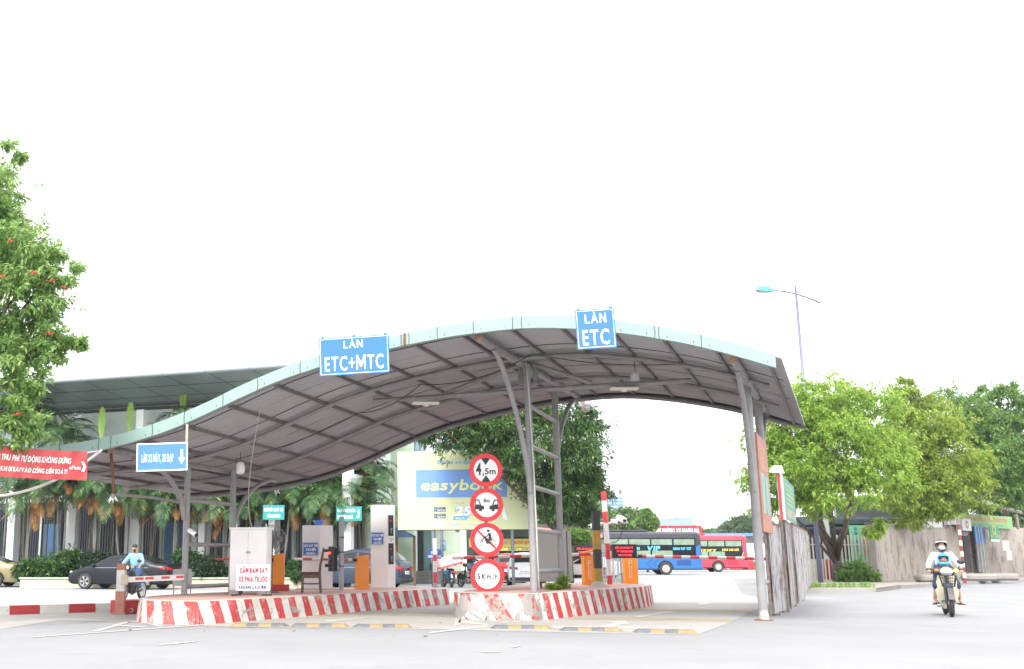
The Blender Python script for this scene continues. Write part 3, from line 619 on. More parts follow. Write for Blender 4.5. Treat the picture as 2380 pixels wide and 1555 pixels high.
# red banner with ropes
BAN = mat('banner_red', (.52, .065, .065), .6, var=.06, scale=2)
def banner():
    t = thing('banner', 'red cloth banner with white text stretched between tree and canopy', 'banner', tuple(P(205, 1070, 20.5)))
    A = P(204, 1080, 20.6); uvY = 20.6
    C = [P(-260, 1000, 18.0), P(204.5, 1049.5, 20.6), P(200.5, 1116, 20.6), P(-260, 1074, 18.0)]   # TL TR BR BL
    n = 80; mrow = 10; V = []
    def at(f, g):
        top = C[0].lerp(C[1], f); bot = C[3].lerp(C[2], f); p = bot.lerp(top, g)
        wv = .03*math.sin(f*26+g*4)+.02*math.sin(f*61-g*7); p.y += wv; p.z -= .12*4*f*(1-f)*.6+.0; return p
    for i in range(n+1):
        for j in range(mrow+1): V.append(tuple(at(i/n, j/mrow)))
    F = [(i*(mrow+1)+j, (i+1)*(mrow+1)+j, (i+1)*(mrow+1)+j+1, i*(mrow+1)+j+1) for i in range(n) for j in range(mrow)]
    b1 = MB(); b1.add(V, F, BAN); o = b1.build('cloth', t, smooth=True, world=True)
    # lettering follows the cloth
    L = (C[1]-C[0]).length; Hh = (C[1]-C[2]).length
    class FB(Board):
        def at(s, x, y, off=0): p = at(x/L, y/Hh); return p+Vector((0, -off-.012, 0))
    fb = FB(C[3], (C[1]-C[0]), L, Hh); b2 = MB()
    fb.text(b2, 'BẾN XE THÁI NGUYÊN ÁP DỤNG THU PHÍ TỰ ĐỘNG KHÔNG DỪNG', .18*L, .905*L, .56*Hh, .76*Hh, WLET, bold=.03, shear=.15)
    b2.build('lettering', t, world=True); b2 = MB()
    fb.text(b2, 'ĐẢM BẢO AN TOÀN GIAO THÔNG KHI ĐI RA/VÀO CỔNG KIỂM SOÁT!', .17*L, .89*L, .2*Hh, .36*Hh, WLET, bold=.03, shear=.15)
    b2.build('lettering', t, world=True); b2 = MB()
    fb.text(b2, 'ePass', .90*L, .965*L, .37*Hh, .5*Hh, WLET, bold=.02)
    fb.poly(b2, [(.966*L, .64*Hh), (.982*L, .64*Hh), (.995*L, .47*Hh), (.982*L, .3*Hh), (.966*L, .3*Hh), (.98*L, .47*Hh)], WLET, .006)
    b2.build('lettering', t, world=True)
    for a_, c_ in ((P(204.5, 1052, 20.6), P(236, 1047, 21.8)), ):
        b3 = MB(); b3.tube([a_, c_], .015, mat('rope', (.6, .58, .54), .8, var=.1), 6); b3.build('rope', t, world=True)
banner()
cable('rope', 'white rope sagging from the canopy corner behind the banner to the left', bez(P(236, 1046, 21.6), P(150, 1115, 21), P(60, 1165, 20.5), P(-120, 1158, 20)), .028, mat('rope', (.6, .58, .54), .8), 'rope')

# ================================================================== ISLAND FURNITURE
def TY(v, z): return G(820, v, z).y       # depth where the ground at height z shows at this row
def ongr(u, v, z): return G(u, v, z)
# grey control cabinet
g = G(592, 1383, HL); t = thing('control_cabinet', 'large pale grey double door steel cabinet on the left island', 'cabinet', (g.x-.13, g.y+.3, HL), R(-9))
CABM = mat('cabinet_paint', (.84, .83, .81), .5, var=.04, scale=2)
wx, wy, hh = .86, .5, 1.36
b1 = MB(); b1.box((0, 0, .1+hh/2), (wx, wy, hh), CABM, ch=.008); b1.build('body', t)
b1 = MB(); b1.box((0, -.005, .1+hh+.025), (wx+.04, wy+.05, .05), CABM, ch=.008); b1.build('lid', t)
for q in (-1, 1):
    b1 = MB(); b1.box((q*wx/4, -wy/2-.008, .1+hh/2-.01), (wx/2-.012, .016, hh-.06), CABM, ch=.004); d = b1.build('door', t)
    b1 = MB(); b1.box((q*.03, -wy/2-.02, .1+hh*.62), (.05, .012, .05), mat('lock_plate', (.4, .37, .28), .4, .3), ch=.003); h = b1.build('handle', d)
    b1 = MB(); b1.box((q*(wx/2-.08), 0, .1+hh+.09), (.02, .04, .08), CABM); b1.build('lifting_lug', t)
    b1 = MB(); b1.box((q*(wx/2-.1), 0, .05), (.18, wy+.08, .1), CONC, ch=.01); b1.build('plinth', t)
# caution sign on a stand
O, ex, w_, h_ = bp(549, 627.5, 1312, 1373, 24.35, -.03); bd = Board(O, ex, w_, h_); SR = mat('letter_red', (.5, .01, .04), .5, var=0); SB = mat('letter_blue', (.015, .03, .22), .5, var=0)
def stand(th, B):
    for x in (.02, .93):
        b1 = MB(); b1.bar(B.at(B.w*x+.02, 0, -.05), Vector((B.at(B.w*x+.02, 0, -.05).x, B.at(B.w*x+.02, 0, -.05).y, HL)), .02, .02, STEELL, up=(0, 1, 0)); b1.build('leg', th, world=True)
        q = B.at(B.w*x+.02, 0, 0); b1 = MB(); b1.bar((q.x-.12, q.y-.1, HL+.02), (q.x+.06, q.y+.1, HL+.02), .04, .04, BLACK); b1.build('foot', th, world=True)
sign('warning_board', 'low white board with three lines of red and blue text before the cabinet', bd, WHITE, [('CẤM BÁM SÁT', .1, .92, .68, .88, SR, dict(bold=.055)), ('XE PHIÁ TRƯỚC', .07, .93, .34, .56, SR, dict(bold=.055)), ('KHOẢNG CÁCH', .09, .72, .08, .2, SB, dict(bold=.05)), ('8m', .745, .90, .08, .23, SB, dict(bold=.05))], extra=stand)
# orange barrier boxes
BW = mat('boom_white', (.66, .64, .6), .45, var=.05); BR = mat('boom_red', (.6, .05, .06), .45, var=.06)
def barrier(u, vb, z, h, wd, dp, label, boom, front_text, rz=0, plinth=0, white_wear=False):
    Y = TY(vb, z); x = (u-CX)/2571*Y; t = thing('barrier_gate', label, 'barrier', (x, Y+dp/2, z), rz, 'orange barrier boxes with booms')
    m = ORANGE; b1 = MB()
    b1.prism([(-wd/2, plinth), (wd/2, plinth), (wd/2, h), (wd/2-.02, h+.012), (-wd/2, h-.045)], -dp/2, dp/2, m, T=Matrix.Rotation(PI/2, 4, 'X')); b1.build('housing', t)
    b1 = MB(); b1.box((-.015, -dp/2-.006, plinth+(h-.12-plinth)/2), (wd-.06, .012, h-.16-plinth), m, ch=.004); b1.build('door', t)
    if plinth: b1 = MB(); b1.box((0, 0, plinth/2), (wd+.25, dp+.1, plinth), KR, ch=.01); b1.build('plinth', t)
    if front_text:
        b = Board((-wd/2+.05, -dp/2-.013, .12), (1, 0, 0), .2, .6); b1 = MB(); PT = mat('pale_print', (.72, .66, .58), .5, var=0)
        b.rect(b1, .05, .05, .065, .5, PT, .001); b.disc(b1, .09, .5, .05, PT, .0012, 16, r0=.036); b1.build('logo', t)
        b1 = MB(); b2 = Board((-wd/2+.155, -dp/2-.013, .5), (0, 0, -1), .35, .04, ey=(1, 0, 0)); b2.text(b1, 'Parking System', 0, .35, .0, .035, PT, bold=.01, off=.001); b1.build('lettering', t)
    if boom:
        p0, p1, n, r, first = boom; p0 = Vector(p0); p1 = Vector(p1); I = ROOTM[t.name].inverted()
        pv = MB(); pv.lathe([(.05, 0), (.05, .12)], BLACK, T=I @ Matrix.Translation(p0) @ (p1-p0).to_track_quat('Z', 'Y').to_matrix().to_4x4(), n=10); bo = pv.build('boom', t)
        for i in range(n):
            b1 = MB(); b1.tube([p0.lerp(p1, i/n), p0.lerp(p1, (i+1)/n-.0005)], r, BW if (i % 2 == 0) == first else BR, 10); b1.build('boom_band', bo, smooth='auto', world=True)
    return t
barrier(644.5, 1375, HL, .93, .34, .3, 'orange barrier box on a red plinth directly behind the grey cabinet', (P(636, 1302, 26.1), P(500, 1299, 26.1), 4, .028, True), False, plinth=.17)
barrier(841.5, 1371, HL, .90, .38, .32, 'orange barrier box left of the tall ticket pillar for cars', (P(830, 1301, 29.2), P(683.5, 1299, 29.4), 7, .032, True), False)
barrier(1371, 1361, HC, .93, .345, .3, 'orange barrier box left of the yellow and black post', (P(1398, 1287, 28.9), P(1051, 1297, 28.9), 13, .042, True), True, rz=R(4))
barrier(1466, 1357.5, HC, 1.02, .36, .3, 'orange barrier box under the right red display, at the end of the sign island', (P(1482, 1292.5, 30.8), P(1795, 1299, 29.8), 15, .045, False), True, rz=R(3))
# fan behind the cabinet
p = P(632, 1254, 26.4); t = thing('cage_fan', 'big round wire cage fan sticking out behind the grey cabinet', 'fan', (p.x, p.y, HL))
WM = mat('fan_wire', (.2, .2, .19), .5, .2, var=.1); zc = p.z-HL; r0 = .33
b1 = MB()
for k in range(40):
    q = 2*PI*k/40
    for sgn in (-1, 1): b1.tube([(.04*math.cos(q), sgn*.09, zc+.04*math.sin(q)), (.2*math.cos(q+.2), sgn*.085, zc+.2*math.sin(q+.2)), (r0*math.cos(q+.35), 0, zc+r0*math.sin(q+.35))], .006, WM, 4, cap=False)
for rr, y in ((.33, 0), (.2, -.085), (.2, .085), (.1, -.09)): b1.tube([(rr*math.cos(2*PI*k/36), y, zc+rr*math.sin(2*PI*k/36)) for k in range(37)], .011, WM, 5, cap=False)
b1.build('cage', t)
b1 = MB()
for k in range(3):
    q = 2*PI*k/3; b1.add([(.05*math.cos(q), -.03, zc+.05*math.sin(q)), (.26*math.cos(q-.3), -.04, zc+.26*math.sin(q-.3)), (.27*math.cos(q+.3), .03, zc+.27*math.sin(q+.3)), (.06*math.cos(q+.8), .03, zc+.06*math.sin(q+.8))], [(0, 1, 2, 3)], mat('fan_blade', (.3, .3, .29), .4, .3))
b1.lathe([(.05, -.06), (.06, 0), (.05, .06)], WM, T=Matrix.Translation((0, 0, zc)) @ Matrix.Rotation(PI/2, 4, 'X')); b1.build('blades', t)
b1 = MB(); b1.tube([(0, .1, 0), (0, .1, zc)], .02, STEELD, 8); b1.lathe([(.2, 0), (.18, .04), (.03, .05)], STEELD, T=Matrix.Translation((0, .1, 0))); b1.build('stand', t)
# ticket pillars
PILM = mat('pillar_paint', (.7, .69, .67), .5, var=.05, scale=2, c2=(.5, .42, .35), thr=.74)
def pillar(uL, uR, vb, vt, z, dp, label, split, rz):
    Y = TY(vb, z); W = (uR-uL)/2571*Y; x = ((uL+uR)/2-CX)/2571*Y; H = P(0, vt, Y).z-z
    W2 = W/(math.cos(rz)+dp/W*abs(math.sin(rz))) if False else W
    t = thing('ticket_pillar', label, 'ticket pillar', (x, Y+dp/2, z), 0, 'ticket dispenser pillars')
    return t, Y, W, H
t, Y, W, H = pillar(702, 773, 1371, 1221, HL, .5, 'shorter ticket pillar for motorbikes with blue pot on top, behind the wooden chair', .57, 0)
WT = W; sp = -WT/2+WT*.57
b1 = MB(); b1.prism([(-WT/2, -.2), (sp, -.25), (WT/2, -.1), (WT/2-.12, .25), (-WT/2+.1, .25)], .02, H, PILM); b1.build('body', t)
b1 = MB(); b1.box((.0, 0, .01), (WT+.3, .62, .05), CONC, ch=.01); b1.build('pad', t)
b1 = MB(); b1.tube([(sp+.04, -.26, .95), (sp+.05, -.29, .97), (sp+.05, -.29, 1.1), (sp+.04, -.26, 1.12)], .009, CHROME, 6); b1.build('handle', t)
def psign(t, Y, uL, uR, vT, vB, lines, off=.3):
    O, ex, w_, h_ = bp(uL, uR, vT, vB, Y, 0); B = Board(O, ex, w_, h_); b1 = MB(); B.plate(b1, BLUED, .012); s = b1.build('label_plate', t, world=True)
    b1 = MB(); B.frame(b1, .008, .006, WLET, .002); b1.build('border', s, world=True)
    for tx, x0, x1, y0, y1 in lines: b1 = MB(); B.text(b1, tx, x0*w_, x1*w_, y0*h_, y1*h_, WLET, bold=.045, off=.003); b1.build('lettering', s, world=True)
psign(t, Y-.02, 704, 740, 1260.5, 1291, [('CÂY RÚT THẺ', .06, .94, .66, .84), ('VÀO BẾN', .18, .82, .36, .55), ('(XE MÁY)', .2, .8, .08, .24)])
pt = thing('blue_pot', 'blue plastic flower pot standing on top of the shorter ticket pillar', 'pot', tuple(ROOTM[t.name] @ Vector((.03, -.02, H))))
b1 = MB(); b1.lathe([(.09, 0), (.155, .12), (.175, .13), (.17, .14), (.15, .12), (.1, .08)], mat('pot_blue', (.1, .2, .55), .5, var=.05), n=16); b1.build('pot', pt, smooth='auto')
t, Y, W, H = pillar(862, 919, 1369, 1173.5, HL, .4, 'tall grey ticket pillar for cars with two black card readers', .7, 0)
sp = -W/2+W*.68
b1 = MB(); b1.prism([(-W/2, -.16), (sp, -.22), (W/2, -.12), (W/2-.03, .25), (-W/2+.05, .25)], .02, H, PILM); b1.build('body', t)
b1 = MB(); b1.box((-.03, 0, .01), (W+.12, .5, .05), CONC, ch=.01); b1.build('pad', t)
psign(t, Y-.03, 862.5, 892, 1237, 1266, [('CÂY RÚT THẺ', .06, .94, .66, .84), ('VÀO BẾN', .18, .82, .36, .55), ('(XE Ô TÔ)', .2, .8, .08, .24)])
ang = math.atan2(.10, W/2-sp); fx = Vector((W/2-sp, .10, 0)).normalized()
EMR = mat('button_red', (.7, .02, .02), .4, var=0)
for (z0, z1) in ((.66, 1.22), (1.42, 1.98)):
    B = Board(Vector((sp+.03, -.212, z0))-Vector((0, .008, 0)), fx, (W/2-sp)*.72, z1-z0); b1 = MB(); B.plate(b1, BLACK, .02); pl = b1.build('card_reader', t)
    b1 = MB(); b1.ell(B.at(.055, B.h*.72, .01), (.025, .02, .03), EMR); b1.build('button', pl, smooth=True)
    b1 = MB(); B.rect(b1, .09, .12*B.h, .1, .3*B.h, mat('dull_silver', (.5, .5, .5), .4), .004); B.rect(b1, .07, .33*B.h, .12, .35*B.h, WLET, .004); b1.build('card_slot', pl)
B = Board(Vector((sp+.04, -.215, 1.27)), fx, .15, .1); b1 = MB(); B.text(b1, 'ETC', .01, .14, .045, .08, BLACKT, bold=.03, off=.004); b1.build('lettering', t); b1 = MB(); B.text(b1, '24H', .05, .1, .0, .03, BLACKT, bold=.03, off=.004); b1.build('lettering', t)
# wooden chair, high curved back on the right
g = G(737, 1379.5, HL); t = thing('wooden_chair', 'dark wooden dining chair with tall curved back facing left', 'chair', (g.x-.16, g.y+.2, HL), R(180))
WD_ = mat('dark_wood', (.07, .025, .015), .35, var=.35, scale=14, stretch=(1, 1, .2)); s0 = .46
b1 = MB(); b1.box((0, 0, s0-.01), (.46, .44, .035), WD_, ch=.01); b1.box((0, 0, s0+.02), (.44, .42, .03), mat('seat_pad', (.16, .02, .04), .7, var=.2), ch=.012); b1.build('seat', t)
for y in (-.19, .19):
    b1 = MB(); b1.bar((.2, y, 0), (.19, y, s0-.02), .042, .042, WD_, up=(0, 1, 0)); b1.build('leg', t)
    b1 = MB(); b1.tube([(-.24, y, 0), (-.21, y, s0), (-.225, y, .65), (-.28, y, .9), (-.3, y, 1.06)], [.024, .028, .026, .024, .02], WD_, 8); b1.build('leg', t)
    b1 = MB(); b1.bar((.19, y, .22), (-.21, y, .22), .02, .03, WD_); b1.build('stretcher', t)
b1 = MB()
for z in (.62, .75, .88, 1.02): xx = -.225-.075*max(0, (z-.65)/.4); b1.box((xx, 0, z), (.02, .36, .05 if z < 1 else .08), WD_, ch=.006)
b1.build('backrest', t)
b1 = MB(); b1.box((0, 0, s0-.07), (.42, .40, .07), WD_, ch=.004); b1.build('seat_frame', t)
# grey pole with traffic light
g = G(793.5, 1374, HL); t = thing('signal_post', 'grey metal post with small traffic light showing red', 'traffic light', tuple(g))
b1 = MB(); b1.tube([(0, 0, 0), (0, 0, 1.86)], .068, mat('galvanised', (.3, .31, .32), .5, .3, var=.15, scale=8), 14)
for z in (.95, 1.32, .6): b1.lathe([(.072, z), (.075, z+.01), (.075, z+.03), (.072, z+.04)], STEELD, n=12)
b1.build('post', t, smooth='auto')
b1 = MB(); b1.box((-.22, -.02, .8), (.16, .24, .62), BLACK, ch=.02, rz=R(-30)); hs = b1.build('signal_head', t)
for k, (z, m) in enumerate(((.97, mat('red_lamp', (.8, .02, .01), .3, em=((1, .03, .02), 3.0))), (.78, mat('dead_lamp', (.05, .04, .01), .3)), (.6, mat('dead_lamp', (.05, .04, .01), .3)))):
    b1 = MB(); b1.lathe([(.062, 0), (.05, .02), (.01, .03)], m, T=Matrix.Translation((-.30, -.11, z)) @ Matrix.Rotation(R(-60), 4, 'Z') @ Matrix.Rotation(PI/2, 4, 'X'), n=14); b1.build('lamp', hs)
    if k != 1:
        b1 = MB(); n = 8; vs = []
        for d in (0, .17 if k == 0 else .1):
            for i in range(n+1): q = PI*i/n; vs.append((-.30-d*.87+.08*math.cos(q)*.5, -.11-d*.5-.08*math.cos(q)*.87, z+.08*math.sin(q)))
        b1.add(vs, [(i, i+1, n+2+i, n+1+i) for i in range(n)], BLACK); b1.build('visor', hs)
# striped posts
def striped(name, label, u, vb, z, top, r, bands, lean=0, square=False, cat='post'):
    g = G(u, vb, z); t = thing(name, label, cat, tuple(g)); z0 = 0; H = top-z
    zz = 0
    for f, m in bands:
        z1 = zz+H*f; b1 = MB()
        if square: b1.box((lean*(zz+z1)/2, 0, (zz+z1)/2), (2*r, 2*r, z1-zz), m)
        else: b1.tube([(lean*zz, 0, zz), (lean*z1, 0, z1)], r, m, 12)
        b1.build('band', t, smooth=False if square else 'auto'); zz = z1
    return t
g0 = G(1012, 1366, HL)
PW_, PR_ = BW, BR
t = striped('striped_post', 'short red and white post with a small blue sign on the left island', 1012, 1367, HL, 1.80, .055, [(.1, mat('pole_grey', (.35, .34, .33), .6, var=.1)), (.22, PR_), (.22, PW_), (.13, PR_), (.33, WHITE)], .0)
O, ex, w_, h_ = bp(993.5, 1025.5, 1277, 1299, g0.y-.08, 0); B = Board(O, ex, w_, h_)
sgn = MB(); B.plate(sgn, BLUED, .012); sp_ = sgn.build('sign_plate', t, world=True)
for tx, x0, x1, y0, y1 in (('XE CÓ ETC', .25, .75, .56, .82), ('KHÔNG CẦN LẤY THẺ', .04, .96, .14, .4)): b1 = MB(); B.text(b1, tx, x0*w_, x1*w_, y0*h_, y1*h_, WLET, bold=.05, off=.004); b1.build('lettering', sp_, world=True)
g = G(1391.5, 1364, HC); t = thing('striped_square_post', 'square post painted in black and yellow bands on the sign island', 'post', tuple(g)); H = P(1386, 1187.5, g.y).z-HC
zz = 0; BK2 = mat('band_black', (.025, .025, .028), .5, var=.15); BY2 = mat('band_yellow', (.42, .25, .03), .55, var=.2, scale=4, c2=(.25, .15, .04), thr=.62)
for f, m in ((.24, BY2), (.25, BK2), (.25, BY2), (.26, BK2)): b1 = MB(); b1.box((0, 0, zz+H*f/2), (.18, .18, H*f), m); b1.build('band', t); zz += H*f
b1 = MB(); b1.prism([(-.22, -.22), (.22, -.22), (.22, .22), (-.22, .22)], 0, .03, CONC); b1.lathe([(.24, .03), (.13, .14)], CONC, n=4, T=Matrix.Rotation(PI/4, 4, 'Z')); b1.build('base', t)
b1 = MB(); b1.box((.14, -.07, .96), (.1, .08, .2), WHITE2, ch=.01); b1.build('switch_box', t)
# tall leaning red and white pole with cameras and the two LED displays
t = striped('striped_pole', 'tall slightly leaning red and white pole carrying cameras on the sign island', 1418, 1359.5, HC, 3.08, .075, [(.1, PR_), (.17, WHITE2), (.04, PR_), (.13, PR_), (.0001, PR_), (.15, PR_) if False else (.12, WHITE2), (.10, PW_), (.12, PR_), (.12, PW_), (.0998, PR_)], -.025)
py = G(1418, 1359.5, HC).y
def PX(v, u=1412): return P(u, v, py)
b1 = MB(); b1.tube([PX(1291-.0, 1370) if False else P(1367, 1102+1.0*0+1.0*0, py) if False else P(1374, 1219, py), P(1458, 1214, py)], .04, mat('arm_white', (.5, .5, .5), .4, var=.1), 8); arm_ = b1.build('camera_arm', t, smooth=True, world=True)
def camera_box(u, v, d, label, s=1):
    q = P(u, v, py-.05); k = thing('box_camera', label, 'camera', tuple(q), group='cameras on the striped pole'); T = Vector(d).normalized().to_track_quat('Z', 'Y').to_matrix().to_4x4()
    b1 = MB(); b1.box((0, 0, 0), (0, 0, 0), WHITE) if False else b1.add(*boxv((.14*s, .12*s, .34*s), T), WHITE); b1.build('housing', k)
    b1 = MB(); b1.lathe([(.045*s, .17*s), (.04*s, .2*s), (.03*s, .195*s)], BLACK, T=T, n=12); b1.build('lens', k)
    b1 = MB(); b1.tube([(0, 0, -.05), (0, .03, -.14)], .02, STEELL, 6); b1.build('bracket', k)
def boxv(d, T):
    x, y, z = d[0]/2, d[1]/2, d[2]/2; vs = [T @ Vector((sx*x, sy*y, sz*z)) for sz in (-1, 1) for sx, sy in ((-1, -1), (1, -1), (1, 1), (-1, 1))]
    return vs, [(3, 2, 1, 0), (4, 5, 6, 7), (0, 1, 5, 4), (1, 2, 6, 5), (2, 3, 7, 6), (3, 0, 4, 7)]
camera_box(1444, 1206, (.25, -.8, -.28), 'white box camera tilted down on the right end of the camera arm'); camera_box(1430, 1212, (.5, -.8, -.2), 'small white camera in the middle of the camera arm', .75); camera_box(1379, 1222, (-.9, -.5, -.2), 'small white camera on the left end of the arm behind the yellow and black post', .8)
cable('camera_cable', 'black cable looping from the box camera to the striped pole', bez(P(1446, 1216, py), P(1448, 1245, py), P(1438, 1262, py), P(1420, 1262, py)), .012)
LEDC = mat('led_red', (.6, .02, .02), .5, em=((1, .05, .06), 1.6)); LEDB = mat('led_black', (.02, .015, .015), .5, var=.3, scale=60); LEDF = mat('led_frame', (.05, .045, .045), .5, var=.1)
def led(uL, uR, vT, vB, Y, label, k=0):
    O, ex, w_, h_ = bp(uL, uR, vT, vB, Y, k); B = Board(O, ex, w_, h_); th = thing('led_display', label, 'display', tuple(O), group='red LED displays'); b1 = MB(); B.plate(b1, LEDF, .1); b1.build('case', th, world=True)
    b1 = MB(); B.plate(b1, LEDB, .004, .03, .03, w_-.03, h_-.03, off=.004); b1.build('screen', th, world=True)
    for tx, x0, x1, y0, y1 in (('BẾN XE KHÁCH TT', .13, .84, .68, .82), ('TP THÁI NGUYÊN', .17, .82, .42, .56), ('MỜI VÀO BẾN', .24, .77, .16, .29)):
        b1 = MB(); B.text(b1, tx, x0*w_, x1*w_, y0*h_, y1*h_, LEDC, bold=.0, off=.007, shear=.15); b1.build('lettering', th, world=True)
led(1439, 1542, 0, 0, 30, '') if False else None
led(1421+2, 1480.5, 1265, 1297.5, 30.0-.1, 'red LED display right of the tall striped pole'); led(1332.5, 1392+5, 1267.5, 1300, 31.6, 'red LED display half hidden behind the yellow and black post')
# bollard with the motorbike lane boom
g = G(278.5, 1429, 0); t = thing('lane_bollard', 'square bollard with white middle and faded red ends beside the motorbike lane', 'bollard', tuple(g))
BD = mat('bollard_red', (.4, .17, .12), .7, var=.15, scale=6); zz = 0
for f, m in ((.47, BD), (.42, BW), (.13, BD)): b1 = MB(); b1.box((0, 0, zz+1.1*f/2), (.2-.02*(zz > 0), .2, 1.1*f), m); b1.build('band', t); zz += 1.1*f
b1 = MB(); b1.prism([(-.15, -.13), (.14, -.12), (.13, .14), (-.14, .13)], 0, .05, mat('footing_brown', (.3, .2, .16), .9)); b1.build('footing', t)
t = thing('small_boom', 'short red and white boom between the bollard and the front left post', 'barrier', tuple(P(290, 1347, 24.75)))
pA, pB = P(290, 1347.5, 24.8), P(428, 1341.5, 24.78)
b1 = MB(); b1.bar(pA, pB, .05, .12, BW); bo = b1.build('boom', t, world=True)
for f0, f1 in ((.18, .32), (.35, .49), (.62, .76), (.87, .995)): b1 = MB(); b1.bar(pA.lerp(pB, f0)+Vector((0, 0, .01)), pA.lerp(pB, f1)+Vector((0, 0, .01)), .056, .055, BR); b1.build('reflector_band', bo, world=True)
b1 = MB(); b1.box(tuple(pA+Vector((.0, 0, 0))), (.14, .12, .22), mat('cream_box', (.5, .42, .3), .6, var=.1), ch=.01); b1.build('bracket', t, world=True)
# grey notice box on stand at the left post
g = G(404+17, 1391, HL); t = thing('stand_box', 'flat grey metal box on thin legs behind the front left post', 'box', (g.x+.22, g.y+2, .2))
O, ex, w_, h_ = bp(691/1.721-.0, 765/1.721, 2277/1.721, 2344/1.721, 27.5, 0); B = Board(O, ex, w_, h_); b1 = MB(); B.plate(b1, mat('box_grey', (.42, .42, .4), .5, var=.05), .12); b1.build('case', t, world=True)
for x in (0.02, w_-.02): b1 = MB(); q = B.at(x, 0, -.06); b1.tube([(q.x, q.y, 0), tuple(q)], .015, STEELL, 6); b1.build('leg', t, world=True)

# ================================================================== ROUND SIGN STACK
gy = 24.05; t = thing('round_sign_stack', 'tall stack of four red rimmed round road signs on the sign island', 'road sign', tuple(P(1132, 1379, gy)))
cs_ = [(1129, 1092.6), (1131, 1173.2), (1131.7, 1254.5), (1132.8, 1338.8)]
b1 = MB(); b1.tube([P(1132, 1379, gy+.06), P(1129, 1090, gy+.06)], .04, STEELL, 8); b1.build('pole', t, smooth=True, world=True)
for k, (u, v) in enumerate(cs_):
    c = P(u, v, gy-.004*k); r = 39.6/2600*gy; B = Board(c-Vector((r, 0, r)), (1, 0, 0), 2*r, 2*r); C_ = r
    T = Matrix.Translation(c) @ Matrix.Rotation(PI/2, 4, 'X')
    b1 = MB(); b1.lathe([(r*.985, -.015), (r, -.012), (r, .0), (r*.99, .003)], SIGNRED, T=T, n=56)
    o = b1.build('sign_disc', t, world=True, label=['round sign 4,5m height limit', 'round sign 8m spacing', 'round sign no motorbikes', 'round sign 5 Km/h'][k])
    b1 = MB(); B.disc(b1, r, r, r*.725, WHITE, .006, 56); b1.build('face', o, world=True)
    S = r*.725; q = lambda x, y: (C_+x*S, C_+y*S)
    def pl(pts, m=BLACKT, off=.010): b1 = MB(); B.poly(b1, [q(x, y) for x, y in pts], m, off); return b1
    def tx(s, x0, x1, y0, y1, bold=.01): b1 = MB(); B.text(b1, s, *(q(x0, 0)[0], q(x1, 0)[0], q(0, y0)[1], q(0, y1)[1]), BLACKT, bold=bold, off=.010); b1.build('lettering', o, world=True)
    if k == 0:
        pl([(-.36, .93), (0, .42), (.36, .93), (.2, .99), (0, 1.0), (-.2, .99)]).build('symbol', o, world=True); pl([(-.36, -.93), (-.2, -.99), (0, -1), (.2, -.99), (.36, -.93), (0, -.42)]).build('symbol', o, world=True)
        tx('4', -.82, -.38, -.38, .64, .035); tx(',', -.28, -.16, -.38, .6, .02) if False else pl([(-.27, -.25), (-.17, -.25), (-.2, -.5), (-.27, -.5)]).build('symbol', o, world=True); tx('5m', -.08, .82, -.33, .18, .025)
    elif k == 1:
        tx('8m', -.25, .25, .2, .52, .03)
        for sg in (-1, 1):
            cx = -.62 if sg < 0 else .64; m_ = sg
            pl([(sg*.97, .02), (sg*.97, -.38), (sg*.22, -.38), (sg*.22, -.12), (sg*.52, -.02), (sg*.68, .02)][::sg]).build('symbol', o, world=True)
            b2 = MB(); B.line(b2, q(sg*.5, -.02), q(sg*.66, .4), .09*S, BLACKT, .0112); B.line(b2, q(sg*.64, .38), q(sg*.94, .38), .09*S, BLACKT, .0118); B.line(b2, q(sg*.93, .0), q(sg*.93, .38), .07*S, BLACKT, .0124)
            B.disc(b2, *q(sg*.52, -.4), .14*S, BLACKT, .013, 16); b2.build('symbol', o, world=True)
    elif k == 2:
        b2 = MB()
        for x in (-.55, .5): B.disc(b2, *q(x, -.25), .25*S, BLACKT, .0105, 24, r0=.2*S); B.disc(b2, *q(x, -.25), .05*S, BLACKT, .0105, 10)
        for p0, p1, wd in (((-.55, -.25), (-.22, .2), .05), ((-.2, .2), (-.12, -.1), .05), ((-.65, .1), (-.35, .08), .03), ((-.25, .22), (.1, .0), .12), ((-.1, .1), (.05, -.3), .22), ((.05, -.1), (.4, .08), .12), ((.1, -.28), (.5, -.25), .05), ((.4, .1), (.65, .06), .04),
                           ((.12, .1), (.3, .15), .16), ((.28, .12), (.2, .55), .2), ((.16, .5), (.0, .28), .07), ((.0, .28), (-.28, .26), .06), ((.3, .1), (.1, -.05), .12), ((.1, -.05), (.2, -.28), .08)):
            B.line(b2, q(*p0), q(*p1), wd*S, BLACKT, .0105+.0004*len(b2.f))
        B.disc(b2, *q(.12, .72), .12*S, BLACKT, .0104, 14); b2.build('symbol', o, world=True)
        b2 = MB(); B.line(b2, q(-.70, .70), q(.70, -.70), .17*S, SIGNRED, .0085); b2.build('slash', o, world=True)
    else: tx('5', -.84, -.58, -.26, .24, .035); tx('Km/h', -.46, .82, -.26, .24, .035)

